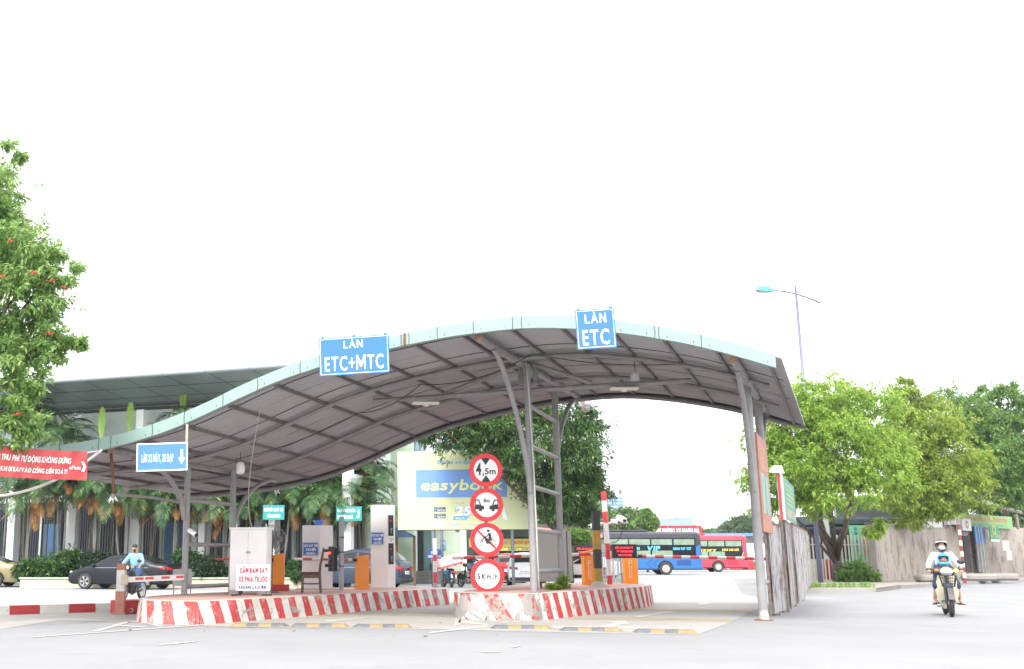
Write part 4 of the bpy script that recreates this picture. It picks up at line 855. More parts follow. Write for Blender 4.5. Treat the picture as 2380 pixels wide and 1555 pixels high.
# ================================================================== RIGHT POST BOARD, FENCE, TALL BOARD
F_, B_ = Vector((*pR, 0)), Vector((*pRb, 0)); d = (B_-F_).normalized()
O = F_+Vector((.13, -.02, 0)); Lb = 2.3; B = Board(Vector((O.x, O.y, 1.78)), (d.x, d.y, 0), Lb, 2.05)
t = thing('info_board', 'narrow terracotta information board with green pictures between the right posts', 'board', tuple(B.O)); TER = mat('terracotta_print', (.42, .16, .1), .55, var=.08)
b1 = MB(); B.plate(b1, TER, .04); b1.build('panel', t, world=True)
for (x0, x1) in ((.12, .46), (.54, .88)):
    b1 = MB(); B.rect(b1, x0*Lb, .4, x1*Lb, 1.25, mat('green_photo', (.16, .36, .3), .4, var=.5, scale=3, c2=(.3, .42, .4), thr=.5)); b1.build('picture', t, world=True)
PL = mat('pale_print2', (.62, .42, .36), .6)
b1 = MB()
for i in range(9): B.rect(b1, .15*Lb, 1.36+i*.065, (.8-.1*(i % 3))*Lb, 1.375+i*.065, PL)
b1.build('text_block', t, world=True)
RF = mat('rusted_fence', (.42, .415, .42), .55, var=.08, scale=3, c2=(.13, .075, .05), thr=.5, stretch=(4, 4, .22), detail=6)
fp = [G(1800, 1433), G(1826, 1424), G(1838, 1412), G(1871, 1393)]
ht = [1.98, 2.0, 2.05, 2.1]
def rpanel(A, B_, h0, h1, label, amp=.03):
    t = thing('sheet_fence', label, 'fence', (A.x, A.y, 0), group='rusty corrugated fence panels'); L = (B_-A).length; n = max(6, int(L/.035)); dd = (B_-A).normalized(); nn = Vector((-dd.y, dd.x, 0)); V = []; F = []
    rr = random.Random(int(A.x*100))
    for i in range(n+1):
        f = i/n; p = A.lerp(B_, f)+nn*amp*(1 if (i // 3) % 2 else -1); e = rr.uniform(-.025, .015)
        V += [(p.x, p.y, .05+rr.uniform(0, .05)), (p.x, p.y, h0+(h1-h0)*f+e)]
    F = [(2*i, 2*i+2, 2*i+3, 2*i+1) for i in range(n)]; b1 = MB(); b1.add(V, F, RF); b1.build('sheet', t, world=True)
    for z in (.35, h0-.2): b1 = MB(); b1.bar(A+nn*.06+Vector((0, 0, z)), B_+nn*.06+Vector((0, 0, z)), .03, .05, RUST); b1.build('rail', t, world=True)
    for p_, h_ in ((A, h0), (B_, h1)): b1 = MB(); b1.bar(p_+nn*.05, p_+nn*.05+Vector((0, 0, h_+.03)), .04, .04, mat('fence_post_rust', (.26, .19, .15), .8, var=.4, scale=8), up=(0, 1, 0)); b1.build('fence_post', t, world=True)
    b1 = MB(); b1.bar(A+Vector((0, 0, h0+.02)), B_+Vector((0, 0, h1+.02)), .07, .05, RUST); b1.build('top_rail', t, world=True)
g0_, g1_, g2_, g3_ = G(1798, 1434), G(1826, 1424), G(1848, 1410), G(1871, 1395)
rpanel(g0_, g1_, 2.0, 1.98, 'nearest rusty white corrugated sheet panel beside the right canopy post'); rpanel(g1_+Vector((.12, 0, 0)), g2_, 2.1, 2.12, 'middle corrugated sheet panel with small cut out window')
rpanel(g2_+Vector((.08, 0, 0)), g3_, 2.14, 2.16, 'third corrugated sheet panel streaked with orange rust'); rpanel(G(1868, 1384), G(1886, 1369), 2.3, 2.35, 'farthest corrugated sheet panel ending at the verge')
b1 = MB(); q = g1_.lerp(g2_, .72); b1.box((q.x+.02, q.y-.09, 1.42), (.28, .03, .42), mat('patch_blue', (.2, .3, .36), .5, var=.2), rz=math.atan2(g2_.y-g1_.y, g2_.x-g1_.x)); tag(b1.build('patch_plate'), 'blue grey plate patched on the corrugated fence', 'plate')
# tall red edged board on two posts
Y0 = 33.0; A = P(1811, 1095, Y0); t = thing('notice_board', 'tall green notice board with bright red edge above the rusty fence', 'board', (A.x, A.y, 0))
ex = (P(1853, 1130, Y0*1.205)-P(1822, 1100, Y0)); ex.z = 0; Lb = ex.length; z1 = P(1822, 1098, Y0).z; z0 = P(1822, 1228, Y0).z
B = Board(Vector((P(1822, 1228, Y0).x, Y0, z0)), ex, Lb, z1-z0)
b1 = MB(); B.plate(b1, mat('board_green', (.09, .3, .23), .5, var=.12, scale=2), .1); b1.build('panel', t, world=True)
b1 = MB(); q = B.at(0, 0, 0); A_ = P(1810.5, 1160, Y0-.02); b1.add([(A_.x, A_.y, z0), (q.x-.005, q.y-.01, z0), (q.x-.005, q.y-.01, z1+.02), (A_.x, A_.y, z1+.02), (A_.x+.05, A_.y+.2, z0), (q.x, q.y+.2, z0), (q.x, q.y+.2, z1+.02), (A_.x+.05, A_.y+.2, z1+.02)], [(0, 1, 2, 3), (7, 6, 5, 4), (1, 5, 6, 2), (4, 0, 3, 7), (3, 2, 6, 7)], SIGNRED); b1.build('edge_strip', t, world=True)
b1 = MB(); B.rect(b1, 0, 0, .18*Lb, B.h, WHITE2, .006); b1.build('white_margin', t, world=True)
YP = mat('faded_yellow_print', (.36, .4, .18), .6, var=.1)
b1 = MB()
for i in range(5): B.rect(b1, (.32)*Lb, B.h*(.86-.09*i), (.9-.05*(i % 2))*Lb, B.h*(.9-.09*i), YP, .006)
b1.build('text_block', t, world=True)
b1 = MB(); B.rect(b1, .32*Lb, .25*B.h, .95*Lb, .42*B.h, mat('tan_photo', (.36, .31, .2), .5, var=.3)); b1.build('picture', t, world=True)
b1 = MB()
for i in range(3): B.rect(b1, (.28+.24*i)*Lb, .03*B.h, (.47+.24*i)*Lb, .19*B.h, WHITE2)
b1.build('text_block', t, world=True)
for x in (.2, .8): b1 = MB(); q = B.at(x*Lb, 0, -.08); b1.tube([(q.x, q.y, 0), (q.x, q.y, z1)], .06, STEELL, 8); b1.build('leg', t, smooth=True, world=True)
b1 = MB(); q = A_; b1.add([(q.x-.28, q.y-.1, z1-.0), (q.x+.18, q.y-.12, z1-.04), (q.x+.2, q.y+.15, z1+.16), (q.x-.1, q.y+.12, z1+.18), (q.x-.1, q.y-.05, z1+.2), (q.x+.14, q.y-.06, z1+.2)], [(0, 1, 5, 4), (1, 2, 5), (2, 3, 4, 5), (3, 0, 4), (0, 3, 2, 1)], WHITE2); b1.build('lamp_head', t, world=True)

# ================================================================== BILLBOARD
O, ex, w_, h_ = bp(924.5, 1231, 1050, 1231, 50, -.13); B = Board(O, ex, w_, h_)
YG = mat('billboard_yellow', (.6, .64, .37), .5, var=.04, scale=.4); BBL = mat('billboard_blue', (.15, .29, .6), .5, var=.03)
PY_ = mat('print_yellow', (.72, .76, .3), .5, var=0); PB_ = mat('print_blue', (.12, .4, .78), .5, var=0); DG = mat('badge_dark', (.09, .12, .14), .5, var=0)
def bb(th, B):
    W, H = B.w, B.h
    b1 = MB(); B.rect(b1, .14*W, .405*H, .83*W, .76*H, BBL, .01); b1.build('blue_panel', th, world=True)
    b1 = MB(); B.text(b1, 'easybook', .175*W, .80*W, .50*H, .64*H, PY_, bold=.018, off=.016, shear=.2, gap=.06); b1.build('lettering', th, world=True)
    b1 = MB(); B.text(b1, 'Đặt vé xe qua', .305*W, .565*W, .835*H, .885*H, PB_, bold=.02, off=.012); b1.build('lettering', th, world=True)
    for k, (s1, s2) in enumerate((('GET IT ON', 'Google play'), ('Available on the', 'App Store'))):
        y = (.225-.085*k)*H; b1 = MB(); B.rect(b1, .275*W, y, .365*W, y+.06*H, DG, .01); g_ = b1.build('store_badge', th, world=True)
        b1 = MB(); B.text(b1, s2, .30*W, .36*W, y+.012*H, y+.032*H, WLET, bold=.02, off=.014); B.poly(b1, [(.281*W, y+.012*H), (.294*W, y+.03*H), (.281*W, y+.048*H)], PB_, .014); b1.build('lettering', g_, world=True)
        b1 = MB(); B.text(b1, s1, .30*W, .34*W, y+.042*H, y+.05*H, WLET, bold=.01, off=.014); b1.build('lettering', g_, world=True)
    b1 = MB(); B.text(b1, '25%', .43*W, .64*W, .17*H, .31*H, mat('print_blue_shadow', (.1, .3, .65), .5), bold=.09, off=.010, shear=.15); b1.build('lettering', th, world=True)
    b1 = MB(); B.text(b1, '25%', .435*W, .635*W, .178*H, .30*H, WLET, bold=.05, off=.016, shear=.15); b1.build('lettering', th, world=True)
    b1 = MB(); B.poly(b1, [(.415*W, .12*H), (.52*W, .12*H), (.535*W, .165*H), (.425*W, .165*H)], PB_, .02); k = b1.build('ribbon', th, world=True)
    b1 = MB(); B.text(b1, 'Nhập mã:', .44*W, .51*W, .133*H, .153*H, WLET, bold=.02, off=.024); b1.build('lettering', k, world=True)
    b1 = MB(); B.poly(b1, [(.435*W, .32*H), (.50*W, .325*H), (.505*W, .34*H), (.44*W, .338*H)], mat('print_pink', (.75, .35, .5), .5), .012); b1.build('ribbon', th, world=True)
    b1 = MB(); B.text(b1, 'Powered by', .305*W, .365*W, .055*H, .067*H, PB_, bold=0, off=.012); b1.build('lettering', th, world=True); b1 = MB(); B.text(b1, 'SONPHAT C.I.T', .42*W, .52*W, .052*H, .072*H, PB_, bold=.01, off=.012); b1.build('lettering', th, world=True)
    b1 = MB(); B.disc(b1, .405*W, .06*H, .0095*W, PB_, .012, 20, r0=.006*W); b1.build('logo', th, world=True)
    b1 = MB(); B.text(b1, 'easybook', .545*W, .615*W, .05*H, .07*H, mat('print_violet', (.3, .3, .6), .5), bold=.01, off=.012, shear=.2); b1.build('lettering', th, world=True)
    b1 = MB(); B.poly(b1, [(.77*W, .30*H), (.80*W, .12*H), (.825*W, .115*H), (.83*W, .13*H), (.80*W, .30*H)], WLET, .012); b1.build('phone_picture', th, world=True)
    for x in (.265, .33, .75, .86):
        b1 = MB(); q = B.at(x*W, 0, -.12); b1.tube([(q.x, q.y, 0), (q.x, q.y, B.O.z+.9*H)], .09 if x in (.265, .75) else .07, mat('billboard_post', (.22, .25, .27), .5, .2, var=.15), 10); b1.build('leg', th, smooth=True, world=True)
    b1 = MB()
    b1 = MB(); B.plate(b1, STEELD, .12, 0, -.04, W, -.005, off=-.02); b1.build('bottom_frame', th, world=True)
    for x in (.45, .55, .65): b1 = MB(); B.plate(b1, STEELD, .25, x*W-.09, -.12, x*W+.09, -.045, off=.0); b1.build('floodlight', th, world=True)
sign('billboard', 'large pale yellow easybook billboard on grey posts behind the islands', B, YG, [], cat='billboard', extra=bb, t=.08)

# ================================================================== VEHICLES
def car(name, label, loc, rz, L, W, prof, paint, wx, side, ws, rw, wheel_r=.33, lights=True, group=None, plate='20A'):
    """x forward; prof = top outline (x, z) rear to front; side = side windows in (x, z)"""
    t = thing(name, label, 'car', loc, rz, group); px, pz = [p[0] for p in prof], [p[1] for p in prof]; zb = .2; belt = .88
    def ztop(x): return float(np.interp(x, px, pz))
    def plan(x): q = abs(2*x/L); return W/2*(1-.16*q**5)
    def Wd(x, z):
        w = plan(x)
        if z > belt: w -= (z-belt)*.36+.0
        else: w -= .07*((belt-z)/(belt-zb))**3
        return max(w, .2)
    def cz(x, f): return ztop(x)-.055*f**2.5
    xs = sorted(set([-L/2+L*i/46 for i in range(47)]+px)); rings = []
    for x in xs:
        zt = ztop(x); zs_ = cz(x, 1)-.015; e = min(1, (L/2-abs(x))/.12); zl = zb+.1*(1-e)
        side_ = [zl+.04+(zs_-zl-.04)*k/7 for k in range(8)]; r = [(x, 0, zl), (x, Wd(x, zl)-.12, zl), (x, Wd(x, zl)-.02, zl+.02)]
        r += [(x, Wd(x, z)-(0 if k < 7 else .02), z) for k, z in enumerate(side_)]
        wt = Wd(x, zs_)-.06; r += [(x, wt, cz(x, .9)), (x, wt*.7, cz(x, .7)), (x, wt*.35, cz(x, .35)), (x, 0, zt)]
        r += [(x, -p[1], p[2]) for p in r[-2:0:-1]]; rings.append(r)
    m = len(rings[0]); b = MB(); V = [p for r in rings for p in r]
    b.add(V, [((i+1)*m+j, i*m+j, i*m+(j+1) % m, (i+1)*m+(j+1) % m) for i in range(len(xs)-1) for j in range(m)]+[list(range(m)), [(len(xs)-1)*m+j for j in range(m)][::-1]], paint)
    b.build('body', t, smooth='auto')
    GL = GLASSD
    for s in (-1, 1):
        for poly in side:
            b = MB(); n = len(poly); pts = [(x, s*(Wd(x, z)+.006), z) for x, z in poly]; b.add(pts, [list(range(n))[::-s]], GL); b.build('side_window', t)
        b = MB(); x0 = min(p[0] for q in side for p in q)-.03; x1 = max(p[0] for q in side for p in q)+.03
        b.tube([(x, s*(Wd(x, belt+.0)+.004), belt-.0) for x in (x0, (x0+x1)/2, x1)], .012, CHROME, 5); b.build('window_trim', t)
        for wxx in wx:
            yy = plan(wxx)+.004; b = MB(); n = 18; r = wheel_r+.065
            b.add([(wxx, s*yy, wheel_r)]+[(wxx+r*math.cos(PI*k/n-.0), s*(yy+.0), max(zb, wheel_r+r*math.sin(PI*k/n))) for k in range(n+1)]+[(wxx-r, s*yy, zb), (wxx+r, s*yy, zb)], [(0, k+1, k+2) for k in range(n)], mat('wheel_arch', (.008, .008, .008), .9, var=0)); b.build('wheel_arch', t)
            T = Matrix.Translation((wxx, s*(plan(wxx)-.17), wheel_r)) @ Matrix.Rotation(-s*PI/2, 4, 'X')
            b = MB(); R_ = wheel_r; b.lathe([(R_*.66, 0), (R_*.94, 0), (R_, .04), (R_, .16), (R_*.95, .2), (R_*.68, .205), (R_*.66, .16)], RUBBER, T=T, n=28); wl = b.build('wheel', t, smooth='auto')
            b = MB(); b.lathe([(R_*.67, .15), (R_*.66, .2), (R_*.6, .195), (R_*.58, .12), (.02, .12)], RIM if lights else BLACK, T=T, n=24)
            for k in range(5):
                a = 2*PI*k/5
                for d in (-.14, .14): b.bar(T @ Vector((.03*math.cos(a), .03*math.sin(a), .195)), T @ Vector((R_*.63*math.cos(a+d), R_*.63*math.sin(a+d), .195)), .035, .02, RIM, up=(0, 1, 0.01))
            b.build('rim', wl)
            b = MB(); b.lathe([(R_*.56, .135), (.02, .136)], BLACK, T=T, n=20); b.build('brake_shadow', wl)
        b = MB(); b.ell((ws[1]-.12, s*(W/2+.09), belt+.1), (.09, .1, .07), paint); b.build('mirror', t, smooth=True)
        zz = ztop(-L/2+.06)
        b = MB(); xx = -L/2+.02; yy = plan(xx)
        b.add([(xx-.028, s*(yy-.42), .76), (xx-.028, s*(yy-.06), .78), (xx+.1, s*(yy+.03), .8), (xx+.32, s*(plan(xx+.32)+.008), .88), (xx+.1, s*(yy+.03), .92), (xx-.028, s*(yy-.06), .9), (xx-.028, s*(yy-.42), .86)], [(0, 1, 5, 6), (1, 2, 4, 5), (2, 3, 4)], mat('tail_lamp', (.5, .01, .015), .2, var=0, spec=.8)); b.build('tail_light', t)
        b = MB(); xx = L/2-.02
        b.add([(xx+.028, s*(yy-.45), .62), (xx+.028, s*(yy-.1), .66), (xx-.25, s*(plan(xx-.25)+.01), .72), (xx-.1, s*(plan(xx-.1)-.05), .76), (xx+.02, s*(yy-.3), .72)], [(0, 1, 2, 3, 4)], mat('head_lamp', (.55, .57, .6), .15, var=0, spec=.8)); b.build('headlight', t)
    def strip(xa, xb, f0, name):
        b = MB(); n = 6; V = []; sl = 1 if ztop(xb) > ztop(xa) else -1
        for i in range(n+1):
            x = xa+(xb-xa)*i/n
            for f in (-f0, -f0*.5, 0, f0*.5, f0): w = Wd(x, cz(x, 1))-.06; V.append((x-.006*sl, f*w, cz(x, abs(f))+.01))
        b.add(V, [(i*5+j, (i+1)*5+j, (i+1)*5+j+1, i*5+j+1) for i in range(n) for j in range(4)], GL); b.build(name, t, smooth=True)
    strip(ws[0], ws[1], .93, 'windshield'); strip(rw[0], rw[1], .9, 'rear_window')
    b = MB(); b.box((-L/2-.03, 0, .66), (.02, .46, .14), WHITE); k = b.build('number_plate', t)
    b = MB(); bb_ = Board((-L/2-.042, .2, .61), (0, -1, 0), .4, .1); bb_.text(b, plate, 0, .4, .01, .09, BLACKT, bold=.01, off=.001); b.build('lettering', k)
    b = MB(); b.box((-L/2+.02, 0, .33), (.1, W*.8, .16), BLACK, ch=.03); b.build('bumper', t)
    return t
NAVY = mat('car_paint_navy', (.012, .014, .019), .3, .0, var=.05, spec=.35); NAVY2 = mat('car_paint_slate', (.03, .042, .068), .3, .0, var=.05, spec=.4)
GOLD = mat('car_paint_gold', (.3, .25, .14), .3, .4, var=.05); CWHITE = mat('car_paint_white', (.72, .72, .73), .25, var=.02, spec=.7); CRED = mat('car_paint_red', (.45, .01, .02), .25, var=.03)
sedan = [(-2.3, .5), (-2.27, .95), (-2.2, 1.04), (-1.75, 1.08), (-1.1, 1.34), (-.5, 1.43), (.0, 1.44), (.4, 1.39), (1.15, 1.02), (1.6, .94), (2.1, .78), (2.27, .62), (2.3, .45)]
sside = [[(-1.45, .95), (-1.0, 1.22), (-.55, 1.33), (-.32, 1.34), (-.3, .93)], [(-.22, .93), (-.22, 1.35), (.2, 1.33), (.45, 1.26), (.9, 1.0), (.92, .93)]]
car('parked_sedan', 'dark navy sedan parked on the left with its rear towards the canopy', (-9.55, 46.7, 0), PI-R(17), 4.6, 1.8, sedan, NAVY, (1.42, -1.3), sside, (.42, 1.12), (-1.72, -1.12), plate='20A 268.15')
suvp = [(-2.2, .5), (-2.18, 1.05), (-2.1, 1.15), (-1.75, 1.52), (-1.5, 1.64), (-.5, 1.69), (.2, 1.66), (.5, 1.58), (1.15, 1.16), (1.6, 1.08), (2.1, .92), (2.24, .7), (2.26, .45)]
suvs = [[(-1.6, 1.12), (-1.35, 1.42), (-.35, 1.52), (-.3, 1.06)], [(-.22, 1.06), (-.22, 1.53), (.2, 1.5), (.4, 1.44), (.9, 1.1), (.9, 1.04)]]
car('parked_suv', 'slate blue suv with its tailgate visible, behind the tall ticket pillar', (.25, 48.4, 0), PI-R(24), 4.5, 1.84, suvp, NAVY2, (1.4, -1.3), suvs, (.52, 1.12), (-2.07, -1.62), .36, plate='20A 116.3')
car('parked_car', 'gold car cut off by the left edge of the picture', (-17.2, 50.5, 0), PI-R(3), 4.6, 1.8, sedan, GOLD, (1.42, -1.3), sside, (.42, 1.12), (-1.72, -1.12), plate='20A 041')
hat = [(-1.88, .5), (-1.87, .95), (-1.8, 1.05), (-1.6, 1.38), (-1.4, 1.5), (-.6, 1.54), (.1, 1.52), (.4, 1.44), (1.05, 1.05), (1.4, .98), (1.75, .82), (1.86, .6), (1.88, .45)]
hats = [[(-1.45, 1.02), (-1.25, 1.32), (-.35, 1.4), (-.3, .98)], [(-.22, .98), (-.22, 1.4), (.1, 1.38), (.3, 1.32), (.85, 1.02), (.85, .96)]]
car('parked_hatchback', 'white hatchback seen from behind beside the centre post', (8.3, 53.0, 0), R(78), 3.78, 1.68, hat, CWHITE, (1.2, -1.15), hats, (.42, 1.02), (-1.78, -1.5), .29, plate='20A 224.11')
car('parked_car', 'red car standing between the billboard post and the white hatchback', (8.3, 59.5, 0), R(84), 3.9, 1.7, hat, CRED, (1.2, -1.15), hats, (.42, 1.02), (-1.78, -1.5), .3, plate='20A 9')
car('parked_car', 'white car with dark windows behind the third round sign', (6.6, 66, 0), R(160), 4.5, 1.8, sedan, CWHITE, (1.42, -1.3), sside, (.42, 1.12), (-1.72, -1.12), plate='20A 5')
car('parked_car', 'white car half hidden behind the grey railing right of the booth', (15.9, 74, 0), R(150), 4.3, 1.75, sedan, CWHITE, (1.42, -1.3), sside, (.42, 1.12), (-1.72, -1.12), plate='20A 7')

def bus(name, label, loc, rz, L, H, low, top, glass_print, deco, groupn='buses parked in the far yard'):
    """x forward, its left side (+y) carries the print when seen from +y"""
    t = thing(name, label, 'bus', loc, rz, groupn); W = 2.5; zb = .38; b = MB(); xs = [-L/2, -L/2+.08, -L/2+.3]+[-L/2+.3+(L-.9)*k/10 for k in range(1, 10)]+[L/2-.5, L/2-.15, L/2]
    V = []
    sec = lambda w, z0, z1, e: [(0, z0), (w-.15, z0), (w, z0+.12), (w, 1.3), (w-.02, z1-.5), (w-.08, z1-.18), (w-.35, z1-.03), (0, z1)]
    for x in xs:
        e = min(1, (L/2-abs(x))/.3); w = W/2-.14*(1-e)**2; z1 = H-.25*(1-e)**2*(1 if x > 0 else .5); s_ = sec(w, zb, z1, e)
        V.append([(x, y, z) for y, z in s_]+[(x, -y, z) for y, z in s_[-2:0:-1]])
    m = len(V[0]); fl = [p for r in V for p in r]; k = len(xs); nu = 2
    for part, js, mm in (('lower_body', [j for j in range(m) if fl[j][2] < 1.29 and fl[(j+1) % m][2] <= 1.31 or (fl[j][2] <= 1.31 and fl[(j+1) % m][2] < 1.29)], low), ('upper_body', None, top)):
        if js is None: js = [j for j in range(m) if j not in done]
        done = js; b = MB(); b.add(fl, [((i+1)*m+j, i*m+j, i*m+(j+1) % m, (i+1)*m+(j+1) % m) for i in range(k-1) for j in js], mm)
        for idx in (0, k-1):
            ring = [fl[idx*m+j] for j in range(m)]; ring = [p for p in ring if (p[2] <= 1.31 if part == 'lower_body' else p[2] >= 1.29)]; b.add(ring, [list(range(len(ring)))], mm)
        b.build(part, t, smooth='auto')
    n = 6; x0, x1 = -L/2+.45, L/2-.6; z0_, z1_ = 1.35, H-.55
    for s in (-1, 1):
        b = MB(); b.add([(x0, s*(W/2+.012), z0_), (x1, s*(W/2+.012), z0_), (x1, s*(W/2-.012), z1_), (x0, s*(W/2-.012), z1_)], [(0, 1, 2, 3)], GLASSD); gb = b.build('window_band', t)
        for i in range(n):
            a = x0+.1+(x1-x0-.1)*i/n; e = x0+(x1-x0)*(i+1)/n-.05
            for (u0, u1) in ((.06, .36), (.66, .95)):
                if i == 0 and u0 < .3: continue
                za, zc_ = z0_+(z1_-z0_)*u0, z0_+(z1_-z0_)*u1; y = lambda z: s*(W/2+.018-.024*(z-z0_)/(z1_-z0_))
                b = MB(); b.add([(a, y(za), za), (e, y(za), za), (e, y(zc_), zc_), (a, y(zc_), zc_)], [(0, 1, 2, 3)], mat('curtain_glass', (.2, .27, .2), .25, var=.25, scale=1.5)); b.build('window', gb)
        B = Board((x1 if s > 0 else x0, s*(W/2+.03), z0_), (-s, 0, 0), x1-x0, z1_-z0_); WW = x1-x0
        for tx_, f0, f1, g0_, g1_, mm, sh in glass_print:
            q0, q1 = (f0, f1) if s > 0 else (1-f1, 1-f0); b = MB(); B.text(b, tx_, q0*WW, q1*WW, g0_*B.h, g1_*B.h, mm, bold=.05, off=.002, shear=sh); b.build('lettering', gb)
        for x in (-L/2+2.9, L/2-2.6):
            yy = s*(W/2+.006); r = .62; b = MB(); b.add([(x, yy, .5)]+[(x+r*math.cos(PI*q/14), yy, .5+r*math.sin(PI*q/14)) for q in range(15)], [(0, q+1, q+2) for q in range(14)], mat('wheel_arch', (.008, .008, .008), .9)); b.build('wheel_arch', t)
            T = Matrix.Translation((x, s*(W/2-.2), .5)) @ Matrix.Rotation(-s*PI/2, 4, 'X'); b = MB(); b.lathe([(.3, 0), (.48, 0), (.5, .05), (.5, .25), (.46, .29), (.33, .3), (.31, .19)], RUBBER, T=T, n=26); wl = b.build('wheel', t, smooth='auto')
            b = MB(); b.lathe([(.31, .28), (.27, .2), (.14, .22), (.13, .29), (.02, .3)], mat('steel_wheel', (.4, .38, .34), .5, .3, var=.1), T=T, n=20); b.build('rim', wl, smooth='auto')
    deco(t, L, W, H); b = MB(); b.box((0, 0, H+.05), (L*.3, 1.6, .16), top, ch=.05); b.build('roof_unit', t)
    for s in (-1, 1): b = MB(); b.box((-L/2+.0, s*1.02, .95), (.06, .22, .5), mat('tail_lamp', (.5, .01, .015), .2), ch=.02); b.build('tail_light', t)
    b = MB(); b.box((-L/2+.01, 0, 2.3), (.05, 1.8, .8), GLASSD, ch=.02); b.build('rear_window', t)
    b = MB(); b.box((-L/2-.02, 0, .5), (.12, 2.3, .25), low, ch=.03); b.build('bumper', t)
BUSB = mat('bus_blue', (.03, .14, .38), .3, var=.05); BUSK = mat('bus_black', (.035, .035, .045), .35, var=.1); CY_ = mat('print_cyan', (.12, .5, .75), .4, var=0)
BUSR = mat('bus_red', (.55, .045, .075), .3, var=.05)
def deco_blue(t, L, W, H):
    for s in (-1, 1):
        y = s*(W/2+.012); b = MB(); b.add([(-L/2+.1, y, 1.32), (-L/2+.5, y+s*.004, 1.32), (-L/2+.6, y, 1.32), (-L/2+2.0, y, 1.32), (-L/2+.1, y-s*.02, 2.4)], [(0, 3, 4)], BUSB); b.build('swoosh', t)
        b = MB(); b.add([(.5, y, .5), (2.0, y, .5), (1.1, y, 1.3), (2.9, y, .9), (4.8, y, 1.2), (4.8, y, .5)], [(0, 1, 2), (1, 3, 2), (1, 5, 4, 3)], BUSK); b.build('dark_graphic', t)
        b = MB()
        for k in range(3): xx = -1.9-.5*k; b.tube([(xx, y, .5), (xx+.45, y, .9), (xx, y, 1.25)], .02, mat('bus_blue_dark', (.015, .06, .22), .4), 4)
        b.build('chevron_print', t); b = MB(); b.add([(-L/2+.9, y, .75), (-L/2+2.0, y, .75), (-L/2+2.0, y, 1.15), (-L/2+.9, y, 1.15)], [(0, 1, 2, 3)], mat('bus_blue_dark', (.015, .06, .22), .4)); b.build('vent_panel', t)
def deco_red(t, L, W, H):
    for s in (-1, 1):
        y = s*(W/2+.012); b = MB(); b.add([(-L/2+1.0, y, .7), (-L/2+2.0, y, .7), (-L/2+2.0, y, 1.15), (-L/2+1.0, y, 1.15)], [(0, 1, 2, 3)], mat('bus_red_dark', (.4, .02, .04), .4)); b.build('vent_panel', t)
        b = MB(); b.tube([(-L/2+.4, y, 1.9), (-L/2+.6, y, 1.45), (-L/2+1.2, y, 1.33), (-L/2+3, y, 1.3)], .03, mat('trim_cream', (.6, .55, .4), .4), 4); b.build('trim_line', t)
# side facing the camera is the local -y side once rz points the front to the left and away
def busat(uR, vb, length, slopedeg):
    g = G(uR, vb); a = PI-R(slopedeg); return Vector((g.x+math.cos(a)*length/2, g.y+math.sin(a)*length/2, 0)), a
p, a = busat(1625, 1336.0, 11.6, 3); bus('parked_bus', 'blue and black bus with VIP lettering in the window band', tuple(p), a, 11.6, 3.42, BUSB, BUSK,
    [('CABIN', .47, .58, .40, .55, CY_, 0), ('VIP', .63, .73, .36, .62, CY_, .2), ('0868 937 937', .83, .965, .40, .54, CY_, 0), ('VIP', .05, .12, .36, .6, CY_, .2)], deco_blue)
p, a = busat(1732, 1329.5, 11.0, 3); bus('parked_bus', 'bright red bus behind the blue bus', tuple(p), a, 11.0, 3.6, BUSR, BUSR,
    [('Luxury', .55, .74, .38, .56, mat('print_gold', (.7, .5, .08), .4), .3), ('0988 638 638', .8, .96, .40, .54, mat('print_gold', (.7, .5, .08), .4), 0)], deco_red)

